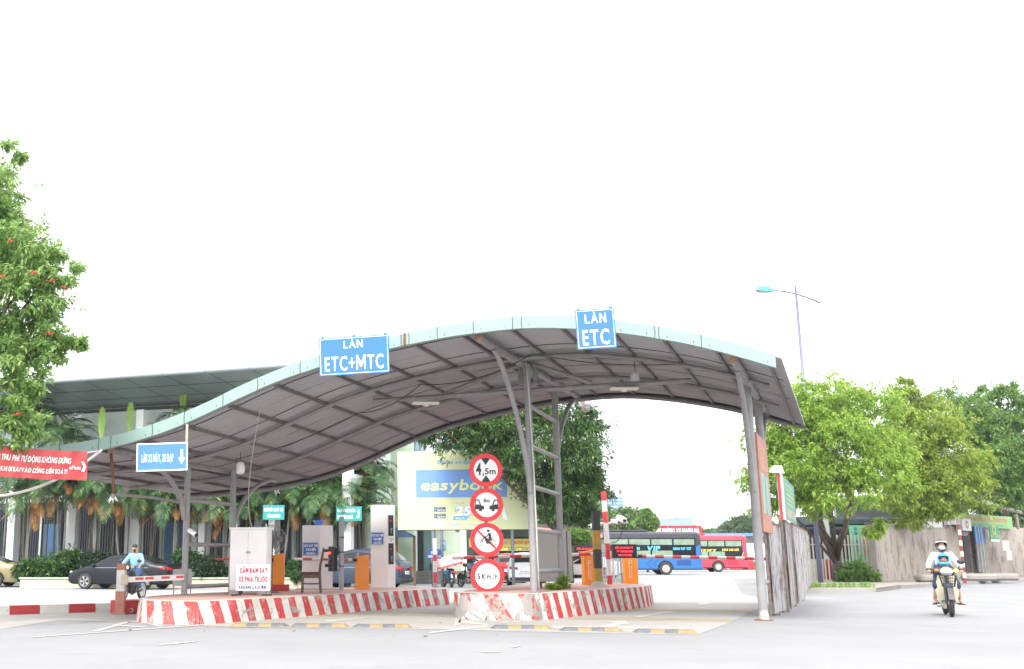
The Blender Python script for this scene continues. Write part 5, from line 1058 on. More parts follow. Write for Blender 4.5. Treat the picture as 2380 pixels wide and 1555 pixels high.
# ------------------------------------------------------------------ motorbikes
def motorbike(name, label, loc, rz, col, scale=1, lean=0, basket=False, shields=None, box=None, lampon=None, mirrors=(1, -1), top='bike'):
    t = thing(name, label, 'motorbike', loc, rz, scale=scale); t.rotation_euler = (lean, 0, rz)
    for x, r in ((.62, .29), (-.6, .29)):
        T = Matrix.Translation((x, 0, r)) @ Matrix.Rotation(PI/2, 4, 'X'); b = MB(); n = 28; V = []
        for i in range(n):
            a = 2*PI*i/n
            for j in range(8): q = 2*PI*j/8; rr = r-.042+.042*math.cos(q); V.append(T @ Vector((rr*math.cos(a), rr*math.sin(a), .046*math.sin(q))))
        b.add(V, [(i*8+j, ((i+1) % n)*8+j, ((i+1) % n)*8+(j+1) % 8, i*8+(j+1) % 8) for i in range(n) for j in range(8)], RUBBER); wl = b.build('wheel', t, smooth=True)
        b = MB(); b.lathe([(.05, -.05), (.05, .05)], STEELL, T=T, n=10); 
        for k in range(14): a = 2*PI*k/14; b.tube([T @ Vector((.04*math.cos(a), .04*math.sin(a), .02*(-1)**k)), T @ Vector(((r-.08)*math.cos(a+.2), (r-.08)*math.sin(a+.2), 0))], .004, CHROME, 4, cap=False)
        b.lathe([(r-.085, -.02), (r-.07, -.025), (r-.07, .025), (r-.085, .02)], CHROME, T=T, n=24); b.build('rim', wl)
    for s in (-1, 1):
        b = MB(); b.tube([(.62, s*.075, .29), (.47, s*.075, .72)], .022, STEELD, 8); b.build('fork', t, smooth=True)
    b = MB(); n = 8; V = [(.62+.345*math.cos(R(15)+R(150)*i/n), s*.055, .29+.345*math.sin(R(15)+R(150)*i/n)) for i in range(n+1) for s in (-1, -.3, .3, 1)]
    b.add(V, [(i*4+j, i*4+j+1, i*4+j+5, i*4+j+4) for i in range(n) for j in range(3)], col if not basket else STEELD); b.build('front_mudguard', t, smooth=True)
    b = MB(); b.tube([(.4, .0, .7), (.36, 0, .98)], .03, STEELD, 8); b.tube([(.2, -.34, 1.0), (.3, -.2, 1.02), (.37, 0, .98), (.3, .2, 1.02), (.2, .34, 1.0)], .014, STEELD, 8)
    for s in (-1, 1): b.tube([(.25, s*.27, 1.01), (.2, s*.36, 1.0)], .02, BLACK, 8)
    b.build('handlebar', t, smooth=True)
    b = MB(); b.ell((.42, 0, .96), (.1, .13, .09), col if not basket else WHITE2); hd = b.build('front_cowl', t, smooth=True)
    b = MB(); b.box((.505, 0, .97), (.04, .17, .1), mat('lens_clear', (.6, .62, .64), .1, var=0, spec=.9), ch=.015); b.build('headlight', hd)
    for s in (-1, 1):
        b = MB(); b.ell((.45, s*.19, .98), (.04, .05, .035), mat('lit_indicator', (.8, .4, .02), .3, em=((1, .5, .05), 4)) if lampon == s else mat('indicator_lens', (.6, .2, .03), .3)); b.build('indicator', hd, smooth=True)
    for s in mirrors: b = MB(); b.tube([(.28, s*.25, 1.0), (.26, s*.3, 1.15)], .007, BLACK, 5); b.ell((.26, s*.32, 1.17), (.025, .085, .055), BLACK); b.build('mirror', t, smooth=True)
    # body
    b = MB(); b.tube([(.4, 0, .72), (.25, 0, .42), (-.05, 0, .38), (-.35, 0, .62)], [.06, .07, .08, .08], col, 10); b.ell((-.35, 0, .62), (.36, .13, .14), col); b.build('frame', t, smooth=True)
    b = MB(); b.ell((.02, 0, .32), (.17, .11, .12), STEELD); b.box((.02, 0, .25), (.25, .18, .12), STEELD, ch=.03)
    b.build('engine', t, smooth='auto')
    b = MB(); b.ell((-.28, 0, .77), (.42, .13, .065), BLACK); b.build('seat', t, smooth=True)
    b = MB(); b.tube([(.05, -.12, .22), (-.3, -.15, .2), (-.75, -.16, .3)], [.02, .035, .045], CHROME, 8); b.build('exhaust', t, smooth=True)
    b = MB(); n = 7; V = [(-.6+.345*math.cos(R(70)+R(110)*i/n), s*.07, .29+.345*math.sin(R(70)+R(110)*i/n)) for i in range(n+1) for s in (-1, 1)]
    b.add(V, [(i*2, i*2+1, i*2+3, i*2+2) for i in range(n)], BLACK); b.build('rear_mudguard', t, smooth=True)
    b = MB(); b.box((-.79, 0, .66), (.06, .2, .09), mat('tail_lamp', (.5, .01, .015), .2), ch=.02); b.build('tail_light', t)
    b = MB(); b.add([(-.86, -.12, .42), (-.86, .12, .42), (-.8, .12, .56), (-.8, -.12, .56)], [(3, 2, 1, 0)], WHITE); b.build('number_plate', t)
    for s in (-1, 1):
        b = MB(); b.tube([(.0, s*.1, .27), (.02, s*.27, .27)], .015, STEELD, 6); b.build('footrest', t)
        if shields:
            b = MB(); n = 10; V = []
            for i in range(n+1):
                f = i/n; z = .16+.72*f; w = .25*math.sin(min(1, .25+f*1.1)*PI/2)*(1-.35*f**3); V += [(.22+.14*f, s*.045, z), (.2+.14*f, s*(.045+(w-.045)*.6), z), (.12+.14*f, s*w, z+.0)]
            b.add(V, [(i*3+j, i*3+j+1, i*3+j+4, i*3+j+3) for i in range(n) for j in range(2)], shields); b.build('leg_shield', t, smooth=True)
    if basket:
        WB = mat('basket_wire', (.04, .04, .045), .5, .4, var=0); b = MB(); x0, x1 = .5, .74
        for z, g_ in ((.64, .11), (.70, .125), (.76, .14), (.82, .15), (.88, .16)): b.tube([(x0, -g_, z), (x1, -g_, z), (x1, g_, z), (x0, g_, z), (x0, -g_, z)], .006, WB, 4)
        for i in range(9): y = -1+2*i/8; b.tube([(x1, y*.11, .64), (x1, y*.16, .88)], .005, WB, 4); b.tube([(x0, y*.11, .64), (x1, y*.11, .64)], .005, WB, 4)
        for s in (-1, 1):
            for i in range(5): x = x0+(x1-x0)*i/4; b.tube([(x, s*.11, .64), (x, s*.16, .88)], .005, WB, 4)
        b.build('basket', t)
    return t
# ------------------------------------------------------------------ people
def skin(name, vs, es, rs, m, parent, lvl=1, extra=None, label=None):
    me = bpy.data.meshes.new('tmp'); me.from_pydata([tuple(v) for v in vs], es, []); o = bpy.data.objects.new('tmp', me); COL.objects.link(o)
    md = o.modifiers.new('s', 'SKIN'); md.use_smooth_shade = True
    for i, r in enumerate(rs): d = me.skin_vertices[0].data[i]; d.radius = (r, r) if not isinstance(r, tuple) else r; d.use_root = (i == 0)
    sb = o.modifiers.new('u', 'SUBSURF'); sb.levels = lvl; sb.render_levels = lvl
    bpy.context.view_layer.update(); r_ = bpy.data.meshes.new_from_object(o.evaluated_get(bpy.context.evaluated_depsgraph_get()))
    b = MB(); b.add([v.co for v in r_.vertices], [list(p.vertices) for p in r_.polygons], m)
    if extra: extra(b)
    bpy.data.objects.remove(o); bpy.data.meshes.remove(me); bpy.data.meshes.remove(r_)
    return b.build(name, parent, smooth=True, label=label)
def person(label, loc, rz, J, shirt, trousers, s=1.0, shoe=None, sleeve='wrist', leg='ankle', hair=True, facing=(1, 0, 0), group=None, skirt=False):
    """J joints in local metres, x forward, y left. Body one continuous skin; clothes over it"""
    t = thing('person', label, 'person', loc, rz, group, s); V = lambda k: Vector(J[k]); pel, chest, neck, head = V('pelvis'), V('chest'), V('neck'), V('head')
    up = (head-neck).normalized(); f = Vector(facing).normalized()
    vs = [pel, chest, neck, neck.lerp(head, .45), head, head+up*.09]; es = [(0, 1), (1, 2), (2, 3), (3, 4), (4, 5)]; rs = [.115, .12, .055, .05, .082, .055]
    vs.append(head+f*.03-up*.065); es.append((3, 6)); rs.append(.045)
    for s_ in ('l', 'r'):
        n = len(vs); sh, el, wr = V('sh'+s_), V('el'+s_), V('wr'+s_); hd = wr+(wr-el).normalized()*.075
        vs += [sh, el, wr, hd]; es += [(1, n), (n, n+1), (n+1, n+2), (n+2, n+3)]; rs += [.05, .036, .026, .034]
        n = len(vs); hp, kn, an, to = V('hp'+s_), V('kn'+s_), V('an'+s_), V('to'+s_); vs += [hp, kn, an, to]; es += [(0, n), (n, n+1), (n+1, n+2), (n+2, n+3)]; rs += [.08, .055, .034, .028]
    def fingers(b):
        for s_ in ('l', 'r'):
            wr, el = V('wr'+s_), V('el'+s_); d = (wr-el).normalized(); hd = wr+d*.075; side = Vector((0, 1, 0)) if s_ == 'l' else Vector((0, -1, 0)); dn = Vector((0, 0, -1)); ax = d.cross(dn).normalized()
            for k, ln in enumerate((.07, .08, .075, .06)):
                o = hd+ax*(.024-.016*k)+d*.015; b.tube([o, o+d*ln*.45+dn*.008, o+d*ln*.6+dn*ln*.4, o+d*ln*.35+dn*ln*.62], [.0095, .009, .008, .007], SKIN, 6)
            th = wr+d*.03-side*.025; b.tube([th, th-side*.03+d*.02, th-side*.035+d*.045+dn*.02], [.012, .01, .008], SKIN, 6)
        n_ = head+f*.085-up*.015; b.ell(n_, (.017, .014, .022), SKIN, 8, 6)
        sd = f.cross(up)
        for q in (-1, 1): b.ell(head+sd*q*.083-up*.01, (.016, .012, .03), SKIN, 8, 6)
    skin('body', vs, es, rs, SKIN, t, 1, fingers)
    sd = f.cross(up)
    for q in (-1, 1): b = MB(); b.ell(head+f*.078+sd*q*.03+up*.01, (.009, .009, .006), BLACKT, 6, 4); b.build('eye', t)
    b = MB(); b.ell(head+f*.078-up*.05, (.008, .02, .006), mat('lips', (.35, .12, .1), .5), 8, 4); b.build('mouth', t)
    if hair:
        b = MB(); q = f.to_track_quat('X', 'Z').to_matrix().to_4x4(); b.ell(head-f*.032+up*.045, (.088, .09, .085), HAIR, 14, 9); b.build('hair', t, smooth=True)
    # shirt
    vs = [pel+Vector((0, 0, .0)), chest, neck-up*.03]; es = [(0, 1), (1, 2)]; rs = [(.175, .16), (.19, .165), .08]
    for s_ in ('l', 'r'):
        n = len(vs); sh, el, wr = V('sh'+s_), V('el'+s_), V('wr'+s_); end = wr if sleeve == 'wrist' else sh.lerp(el, .9)
        if sleeve == 'wrist': vs += [sh, el, wr]; es += [(1, n), (n, n+1), (n+1, n+2)]; rs += [.086, .066, .05]
        else: vs += [sh, end]; es += [(1, n), (n, n+1)]; rs += [.098, .085]
    skin('shirt', vs, es, rs, shirt, t, 1)
    vs = [pel-Vector((0, 0, .03))]; es = []; rs = [.15]
    for s_ in ('l', 'r'):
        n = len(vs); hp, kn, an = V('hp'+s_), V('kn'+s_), V('an'+s_); end = an if leg == 'ankle' else kn.lerp(an, .35)
        vs += [hp, kn, end]; es += [(0, n), (n, n+1), (n+1, n+2)]; rs += [.12, .095, .07]
    skin('trousers', vs, es, rs, trousers, t, 1)
    for s_ in ('l', 'r'):
        b = MB(); an, to = V('an'+s_), V('to'+s_); m_ = (an+to)/2; T = Matrix.Translation(m_-Vector((0, 0, .03))) @ Matrix.Rotation(math.atan2(to.y-an.y, to.x-an.x), 4, 'Z')
        if shoe is None: b.box((0, 0, 0), (.25, .09, .02), mat('sandal', (.05, .03, .02), .7), T=T @ Matrix.Translation((.02, 0, -.02))); b.build('sandal', t)
        else: b.ell((0.02, 0, 0), (.14, .05, .05), shoe, T=T); b.build('shoe', t, smooth=True)
    return t, J, head, up, f
RIDE = dict(pelvis=(-.22, 0, .86), chest=(-.13, 0, 1.2), neck=(-.08, 0, 1.38), head=(-.05, 0, 1.52), shl=(-.1, .18, 1.31), shr=(-.1, -.18, 1.31), ell=(.02, .30, 1.1), elr=(.02, -.30, 1.1), wrl=(.16, .31, 1.03), wrr=(.16, -.31, 1.03),
            hpl=(-.15, .1, .84), hpr=(-.15, -.1, .84), knl=(.22, .2, .68), knr=(.22, -.2, .68), anl=(.03, .25, .33), anr=(.03, -.25, .33), tol=(.18, .27, .28), tor=(.18, -.27, .28))
# scooter rider with a child on the right
gr = G(2213, 1434.5); hd_ = math.atan2(-.922, -.386); hv = Vector((-.386, -.922, 0)); pos = gr-hv*.62
CREAM = mat('cream_plastic', (.62, .58, .42), .4, var=.06)
bk = motorbike('step_through_motorbike', 'cream step-through motorbike with front basket ridden on the right', (pos.x, pos.y, 0), hd_, mat('old_blue', (.05, .12, .16), .5), 1.0, 0, True, CREAM, None, 1, mirrors=(1,))
J2 = dict(RIDE); J2['head'] = (-.04, 0, 1.52)
t, J, head, up, f = person('woman in long white sleeves and dark helmet riding the cream motorbike', (pos.x, pos.y, 0), hd_, J2, mat('white_shirt', (.68, .69, .74), .7, var=.04), mat('denim_navy', (.02, .03, .08), .8, var=.2), 1.0, None, 'wrist', 'calf', False)
HLM = mat('helmet_dark', (.03, .035, .05), .25, var=.05); b = MB(); T = Matrix.Translation(head)
def helmet(t, head, m, trim, s=1):
    b = MB(); n = 20; V = []; kk = 9
    for i in range(kk+1):
        a = R(10+100*i/kk)
        for j in range(n):
            q = 2*PI*j/n; op = abs(((q+PI) % (2*PI))-PI) < R(62)
            aa = a if not op else min(a, R(62)); V.append(head+Vector((.135*math.sin(aa)*math.cos(q)-.01, .125*math.sin(aa)*math.sin(q), .135*math.cos(aa)+.01))*s if False else head+Vector(((.135*math.sin(aa)*math.cos(q)-.01)*s, .125*s*math.sin(aa)*math.sin(q), (.14*math.cos(aa)+.012)*s)))
    b.add(V, [(i*n+j, (i+1)*n+j, (i+1)*n+(j+1) % n, i*n+(j+1) % n) for i in range(kk) for j in range(n)]+[list(range(n))], m); h = b.build('helmet', t, smooth=True)
    b = MB(); b.tube([head+Vector((.125*s*math.cos(R(a)), .125*s*math.sin(R(a)), (.06+.03*math.cos(R(a)*1.4))*s)) for a in range(-62, 63, 12)], .014*s, trim, 6); b.build('helmet_trim', h, smooth=True)
    b = MB()
    for q in (-1, 1): b.tube([head+Vector((.05*s, q*.11*s, .02)), head+Vector((.07*s, q*.1*s, -.08*s)), head+Vector((.05*s, 0, -.135*s))], .012*s, m, 6)
    b.build('chin_strap', h, smooth=True)
helmet(t, head, HLM, mat('cream_trim', (.62, .6, .48), .4))
b = MB(); b.ell(head+Vector((.055, 0, -.045)), (.05, .066, .052), mat('face_mask', (.5, .56, .62), .8, var=.03)); b.build('face_mask', t, smooth=True)
J3 = dict(pelvis=(0, 0, .42), chest=(.01, 0, .66), neck=(.02, 0, .8), head=(.05, 0, .92), shl=(.01, .13, .74), shr=(.01, -.13, .74), ell=(.1, .17, .62), elr=(.1, -.17, .62), wrl=(.24, .1, .64), wrr=(.24, -.1, .64), hpl=(.02, .07, .4), hpr=(.02, -.07, .4), knl=(.16, .09, .28), knr=(.16, -.09, .28), anl=(.08, .1, .06), anr=(.08, -.1, .06), tol=(.16, .1, .03), tor=(.16, -.1, .03))
cpos = pos+hv*.06
t, J, head, up, f = person('small child in bright blue helmet sitting before the woman on the motorbike', (cpos.x, cpos.y, .33), hd_, J3, mat('child_navy', (.03, .04, .08), .8, var=.3), mat('child_trousers', (.05, .06, .1), .8), .96, None, 'wrist', 'ankle', False)
helmet(t, head, mat('helmet_blue', (.05, .36, .75), .3, var=.03), mat('helmet_blue_dark', (.03, .2, .5), .3), 1.02)
b = MB(); b.tube([head+Vector((.075*math.cos(R(a)), .12*math.sin(R(a)), -.085)) for a in range(-90, 91, 15)], .03, mat('helmet_blue', (.05, .36, .75)), 8); b.build('chin_guard', t, smooth=True)
# man on motorbike in the narrow lane
g = G(1372*.3859/1.721+0, (2000+1035*.3859)/1.721); hv = Vector((-.276, -.962, 0)); a = math.atan2(hv.y, hv.x)
pos = Vector((g.x, g.y, 0))
motorbike('lane_motorbike', 'black motorbike with mud flap ridden down the narrow left lane', tuple(pos), a, BLACK, 1.0, 0, False, mat('bike_black_gloss', (.02, .02, .022), .2), mirrors=(1, -1))
JM = dict(RIDE); JM['head'] = (-.01, 0, 1.53)
person('man in light blue shirt and jeans riding the black motorbike', tuple(pos), a, JM, mat('light_blue_shirt', (.2, .42, .52), .8, var=.08), mat('jeans', (.04, .08, .17), .85, var=.15), 1.02, BLACK, 'wrist', 'ankle', True, facing=(.93, 0, -.3))
b = MB(); rr = random.Random(8); q0 = Vector((.33, -.08, .98)); M_ = Matrix.Translation(pos) @ Matrix.Rotation(a, 4, 'Z')
for i in range(60):
    c = M_ @ (q0+Vector((rr.gauss(0, .05), rr.gauss(0, .05), rr.gauss(-.05, .12)))); d = Vector((rr.gauss(0, .04), rr.gauss(0, .04), rr.gauss(-.02, .04))); e = Vector((rr.gauss(0, .02), rr.gauss(0, .02), rr.gauss(0, .02)))
    b.add([c, c+d*.5+e, c+d, c+d*.5-e], [(0, 1, 2, 3)], leafmat('greens', (.04, .12, .02), (.09, .2, .04)))
tag(b.build('green_bunch'), 'bunch of green leaves hung on the lane motorbike handlebar', 'plant')
# two parked motorbikes and the standing person
p1 = G(1040, 1365); motorbike('delivery_motorbike', 'motorbike seen from behind with red delivery box next to the standing person', (p1.x, p1.y-.2, 0), R(100), mat('bike_blue', (.03, .14, .3), .3), 1.0, R(6), False, None)
p2 = G(1088, 1366); motorbike('parked_motorbike', 'black motorbike leaning behind the lowest round sign', (p2.x, p2.y, 0), R(115), mat('bike_black_gloss', (.02, .02, .022), .2), 1.02, R(8), False, None)
t = thing('delivery_box', 'pink and red delivery box strapped to the back of a motorbike', 'box', (p1.x+.02, p1.y-.72, .93), R(12)); BXR = mat('box_red', (.55, .05, .08), .6, var=.15); BXP = mat('box_pink', (.75, .4, .42), .6, var=.2, scale=6, c2=(.7, .6, .2), thr=.58)
b = MB(); b.box((0, 0, .22), (1.05, .5, .42), BXP, ch=.01, T=Matrix.Translation((0, 0, .22)) @ Matrix.Rotation(R(-14), 4, 'Y')); b.build('box', t)
b = MB(); b.box((0, 0, 0), (1.06, .51, .07), BXR, T=Matrix.Translation((0, 0, .22)) @ Matrix.Rotation(R(-14), 4, 'Y') @ Matrix.Translation((0, 0, -.19))); b.build('base_strip', t)
ST = dict(pelvis=(0, 0, .92), chest=(0, 0, 1.22), neck=(0, 0, 1.42), head=(.03, 0, 1.56), shl=(0, .18, 1.36), shr=(0, -.18, 1.36), ell=(.03, .24, 1.1), elr=(.05, -.24, 1.1), wrl=(.2, .12, 1.12), wrr=(.24, -.1, 1.14), hpl=(0, .1, .88), hpr=(0, -.1, .88), knl=(.02, .13, .48), knr=(0, -.13, .48), anl=(-.02, .15, .08), anr=(-.02, -.15, .08), tol=(.12, .17, .04), tor=(.12, -.17, .04))
pp = G(1009, 1364); person('person in white shirt and striped dark trousers standing behind the short striped post', (pp.x, pp.y, 0), R(-20), ST, mat('white_tee', (.58, .62, .64), .8, var=.06), mat('dark_trousers', (.015, .02, .04), .8), 1.0, WHITE, 'elbow')
pp = G(1386, 1357.5, 0.0); person('person in dark grey uniform behind the left orange box of the sign island', (pp.x, pp.y, 0), R(-90), ST, mat('grey_shirt', (.09, .09, .1), .8, var=.1), mat('grey_trousers', (.05, .05, .055), .8), 1.02, BLACK, 'wrist')

# ================================================================== TERMINAL BUILDING (left)
EF = Vector((3.45, -1.32, 0)).normalized(); IN = Vector((-EF.y, EF.x, 0)); C0 = Vector((-17.46, 56.6, 0)); STP = Vector((3.45, -1.32, 0))
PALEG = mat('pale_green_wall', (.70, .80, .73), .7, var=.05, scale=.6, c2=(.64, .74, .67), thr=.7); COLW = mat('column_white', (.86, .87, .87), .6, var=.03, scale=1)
SOF = mat('soffit_panel', (.2, .235, .245), .3, .3, var=.1, scale=.25); SOFE = mat('eave_edge', (.42, .47, .5), .35, .4, var=.05); DKG = mat('window_dark', (.012, .016, .024), .25, var=.3, scale=1, spec=.8)
t = thing('terminal_building', 'long pale green terminal building with grey slanted soffit and white columns', 'building', tuple(C0))
def WP(s, i, z): p = C0+EF*s+IN*i; return Vector((p.x, p.y, z))
zw = 8.9; s0, s1 = -16, 19.0
W0 = WP(0, 2.4, 0); nIN = (-IN.x, -IN.y, 0)
zin = isect(250, 950, W0, nIN).z; zou = isect(350, 874, WP(0, -3.2, 0), nIN).z
b = MB()
b.add([WP(s0, 2.4, 0), WP(s1, 2.4, 0), WP(s1, 2.4, zin+.3), WP(s0, 2.4, zin+.3), WP(s0, 9, 0), WP(s1, 9, 0), WP(s1, 9, zin+.3), WP(s0, 9, zin+.3)], [(0, 1, 2, 3), (1, 5, 6, 2), (4, 0, 3, 7), (5, 4, 7, 6)], PALEG); b.build('wall', t, world=True)
# slanted soffit in panels, with its roof above
n = 16; step = (s1-s0+1)/n
for k in range(n):
    b = MB(); a = s0-.5+k*step+.025; e = a+step-.05
    for r_ in range(3):
        f0, f1 = r_/3+.008, (r_+1)/3-.008; i0, i1 = 2.35-5.5*f0, 2.35-5.5*f1; z0, z1 = zin+(zou-zin)*f0, zin+(zou-zin)*f1
        b.add([WP(a, i0, z0), WP(e, i0, z0), WP(e, i1, z1), WP(a, i1, z1)], [(0, 1, 2, 3)], SOF)
    b.build('soffit_panel', t, world=True)
b = MB(); pr = [(2.4, zin+.05), (-3.15, zou+.05), (-3.15, zou+.2), (9.5, zou+.4), (9.5, zin)]
b.add([WP(s, i, z) for s in (s0-.6, s1+.6) for i, z in pr], [(0, 1, 6, 5), (1, 2, 7, 6), (2, 3, 8, 7), (4, 3, 2, 1, 0), (5, 6, 7, 8, 9), (3, 4, 9, 8)], mat('joint_dark', (.05, .06, .06), .6)); b.build('roof', t, world=True)
for k in range(n): b = MB(); a = s0-.5+k*step+.01; e = a+step-.02; b.tube([WP(a, -3.2, zou+.1), WP(e, -3.2, zou+.1)], .15, SOFE, 12); b.build('eave_edge', t, smooth='auto', world=True)
b = MB(); b.bar(WP(s0, 2.3, zin-.12), WP(s1, 2.3, zin-.12), .12, .16, mat('dark_trim', (.05, .045, .04), .6)); b.build('trim', t, world=True)
for i in range(-3, 6):
    c = C0+STP*i; cz = 8.55; b = MB(); b.box((c.x, c.y, cz/2), (.42, .42, cz), COLW, rz=math.atan2(EF.y, EF.x), ch=.01); b.build('column', t, world=True)
    b = MB(); q = c+IN*1.3; b.box((q.x, q.y, cz-.28), (.4, 2.2, .55), COLW, rz=math.atan2(EF.y, EF.x)); b.build('beam', t, world=True)
    q = c+IN*1.3; b = MB(); b.box((q.x, q.y, 4.85), (.38, 2.2, .45), COLW, rz=math.atan2(EF.y, EF.x)); b.build('beam', t, world=True)
    if i == 5: continue
    q = c+EF*1.85+IN*2.3; b = MB(); b.box((q.x, q.y, 2.2), (.5, .3, 4.4), PALEG, rz=math.atan2(EF.y, EF.x)); b.build('pilaster', t, world=True)
    for k, (o, wd) in enumerate(((.75, 1.45), (2.85, 1.3))):
        q = c+EF*o+IN*2.33; b = MB(); b.box((q.x, q.y, 2.35), (wd, .1, 3.7), DKG, rz=math.atan2(EF.y, EF.x)); wn = b.build('window', t, world=True)
        b = MB()
        for j in range(9): qq = c+EF*(o-wd/2+wd*(j+.5)/9)+IN*2.26; b.box((qq.x, qq.y, 2.2), (.035, .04, 3.3), mat('shutter_rib', (.015, .02, .035), .5, .2), rz=math.atan2(EF.y, EF.x))
        b.build('security_bars', wn, world=True)
    if i in (0, 2): q = c+EF*.8+IN*2.24; b = MB(); b.box((q.x, q.y, 1.75), (1.1, .06, 2.6), mat('blue_door', (.05, .14, .27), .5, var=.1), rz=math.atan2(EF.y, EF.x)); b.build('door', t, world=True)
for i in (0, 3): q = C0+STP*i+EF*1.0+IN*2.2; b = MB(); b.box((q.x, q.y, 4.5), (.5, .1, .08), mat('tube_light', (.8, .85, .85), .3, em=((.9, 1, 1), 3))); b.build('tube_light', t, world=True)
# planter wall
def lowwall(name, label, x0, x1, Y, h, d):
    t = thing(name, label, 'wall', (x0, Y, 0)); b = MB(); b.box(((x0+x1)/2, Y+d/2, h/2-.04), (x1-x0, d, h-.08), mat('cream_tile', (.52, .44, .32), .6, var=.08, scale=2, c2=(.45, .36, .25), thr=.6)); b.build('wall', t, world=True)
    b = MB(); b.box(((x0+x1)/2, Y+d/2, h-.035), (x1-x0+.1, d+.1, .07), mat('green_cap', (.36, .44, .33), .7, var=.08)); b.build('coping', t, world=True)
    b = MB(); b.box(((x0+x1)/2, Y+d+1.6, h/2), (x1-x0, 3.2, h-.12), mat('soil', (.09, .06, .04), .95, var=.3, scale=6)); b.build('soil_bed', t, world=True)
lowwall('planter_wall', 'low cream tiled planter wall with green coping behind the cars', -14.5, -.9, 48.4, .45, .22)
# teal signs on the columns
for (uL, uR, vT, vB, ls, lab, ar) in ((781.5, 841, 1177, 1210.5, (('NƠI CHỜ ĐÓN', .05, .74, .6, .83), ('NGƯỜI NHÀ', .05, .66, .16, .39)), 'teal sign NƠI CHỜ ĐÓN NGƯỜI NHÀ with turning arrow', True),
                                 (611, 661, 1174, 1208, (('NƠI ĐỖ XE Ô TÔ', .06, .94, .58, .8), ('CỦA KHÁCH', .2, .8, .16, .38)), 'teal sign half hidden by palm leaves above the grey cabinet', False)):
    O, ex, w_, h_ = bp(uL, uR, vT, vB, 48.3, 0); B = Board(O, ex, w_, h_)
    def ar_(th, B):
        b1 = MB(); pts = [(.80, .2), (.88, .2), (.9, .25), (.9, .55), (.945, .55), (.875, .85), (.80, .55), (.85, .55), (.85, .33), (.80, .33)]; B.poly(b1, [(x*B.w, y*B.h) for x, y in [(.80, .2), (.9, .2), (.9, .34), (.80, .34)]], WLET, .006); B.poly(b1, [(x*B.w, y*B.h) for x, y in [(.855, .34), (.9, .34), (.9, .56), (.855, .56)]], WLET, .007); B.poly(b1, [(x*B.w, y*B.h) for x, y in [(.82, .56), (.94, .56), (.88, .85)]], WLET, .006); b1.build('arrow', th, world=True)
    sign('direction_sign', lab, B, TEAL, [(a_, x0, x1, y0, y1, WLET, dict(bold=.03)) for a_, x0, x1, y0, y1 in ls], extra=ar_ if ar else None, group='teal direction signs')
# pale green stair tower and low wing
def bxw(name, t, c, d, m, rz=0, ch=0): b = MB(); b.box(c, d, m, rz=rz, ch=ch); return b.build(name, t, world=True)
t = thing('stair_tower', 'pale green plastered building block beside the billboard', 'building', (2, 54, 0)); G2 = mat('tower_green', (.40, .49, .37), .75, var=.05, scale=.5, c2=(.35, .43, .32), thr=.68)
x0, x1 = P(866, 1200, 54).x, P(962, 1200, 54).x; zt = 9.4
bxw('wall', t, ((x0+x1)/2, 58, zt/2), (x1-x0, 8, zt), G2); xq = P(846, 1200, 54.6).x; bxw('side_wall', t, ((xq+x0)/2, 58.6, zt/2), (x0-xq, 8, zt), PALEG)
bxw('downpipe', t, (x0-.05, 53.95, zt/2), (.07, .07, zt), mat('pipe_green', (.2, .26, .2), .6)); bxw('window', t, (x1+.35, 54.4, 7.2), (.6, .1, 1.8), mat('window_blue', (.25, .33, .4), .1, var=.1))
bxw('window_frame', t, (x1+.35, 54.36, 7.2), (.04, .06, 1.8), STEELD)
x2 = P(1082, 1300, 58).x; t = thing('low_wing', 'low pale green wing with dark doorway and steps under the billboard', 'building', (x1, 58, 0))
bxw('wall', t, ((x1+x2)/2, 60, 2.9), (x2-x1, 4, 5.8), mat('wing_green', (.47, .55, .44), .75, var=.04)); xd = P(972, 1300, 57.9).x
bxw('doorway', t, (xd, 57.96, 2.2), (.55, .1, 3.4), mat('dark_doorway', (.02, .022, .03), .8)); bxw('glazing', t, (xd+.62, 57.94, 1.9), (.6, .1, 2.6), mat('teal_glass', (.1, .18, .18), .15, var=.1)); bxw('corner_trim', t, (x2-.1, 57.95, 2.9), (.3, .12, 5.8), PALEG)
for k in range(4): bxw('step', t, ((xd+.9), 57.6-.35*k, .55-.15*k+.0), (5.4, .36, .15), mat('step_grey', (.16, .155, .15), .8, var=.15))
O, ex, w_, h_ = bp(1028, 1035, 1256, 1276, 57.9, 0); B = Board(O, ex, w_, h_); b = MB(); B.plate(b, mat('wc_blue', (.1, .25, .6), .5), .02); k = b.build('wc_sign', t, world=True); b = MB(); B.text(b, 'WC', .12*w_, .88*w_, .5*h_, .85*h_, WLET, bold=.05, off=.004); b.build('lettering', k, world=True)
t = thing('shop_parasol', 'navy canvas awning on brown posts behind the tall ticket pillar', 'awning', tuple(G(930, 1362))); Ya = 51.5
b = MB(); pA, pB = P(905, 1231, Ya), P(966, 1247, Ya); pC_ = P(880, 1231, Ya+2); b.add([P(880, 1228, Ya), P(925, 1226, Ya+1), P(966, 1246, Ya), P(966, 1249, Ya), P(880, 1250, Ya-.5), P(966, 1246, Ya+2), P(880, 1228, Ya+2)], [(0, 1, 2, 3, 4), (0, 6, 1), (1, 6, 5), (1, 5, 2)], mat('awning_navy', (.03, .06, .16), .7, var=.1)); b.build('canvas', t, world=True)
for u in (922, 963): b = MB(); q = P(u, 1245, Ya); b.box((q.x, q.y+.1, q.z/2), (.12, .12, q.z), mat('brown_post', (.16, .08, .03), .6)); b.build('awning_post', t, world=True)
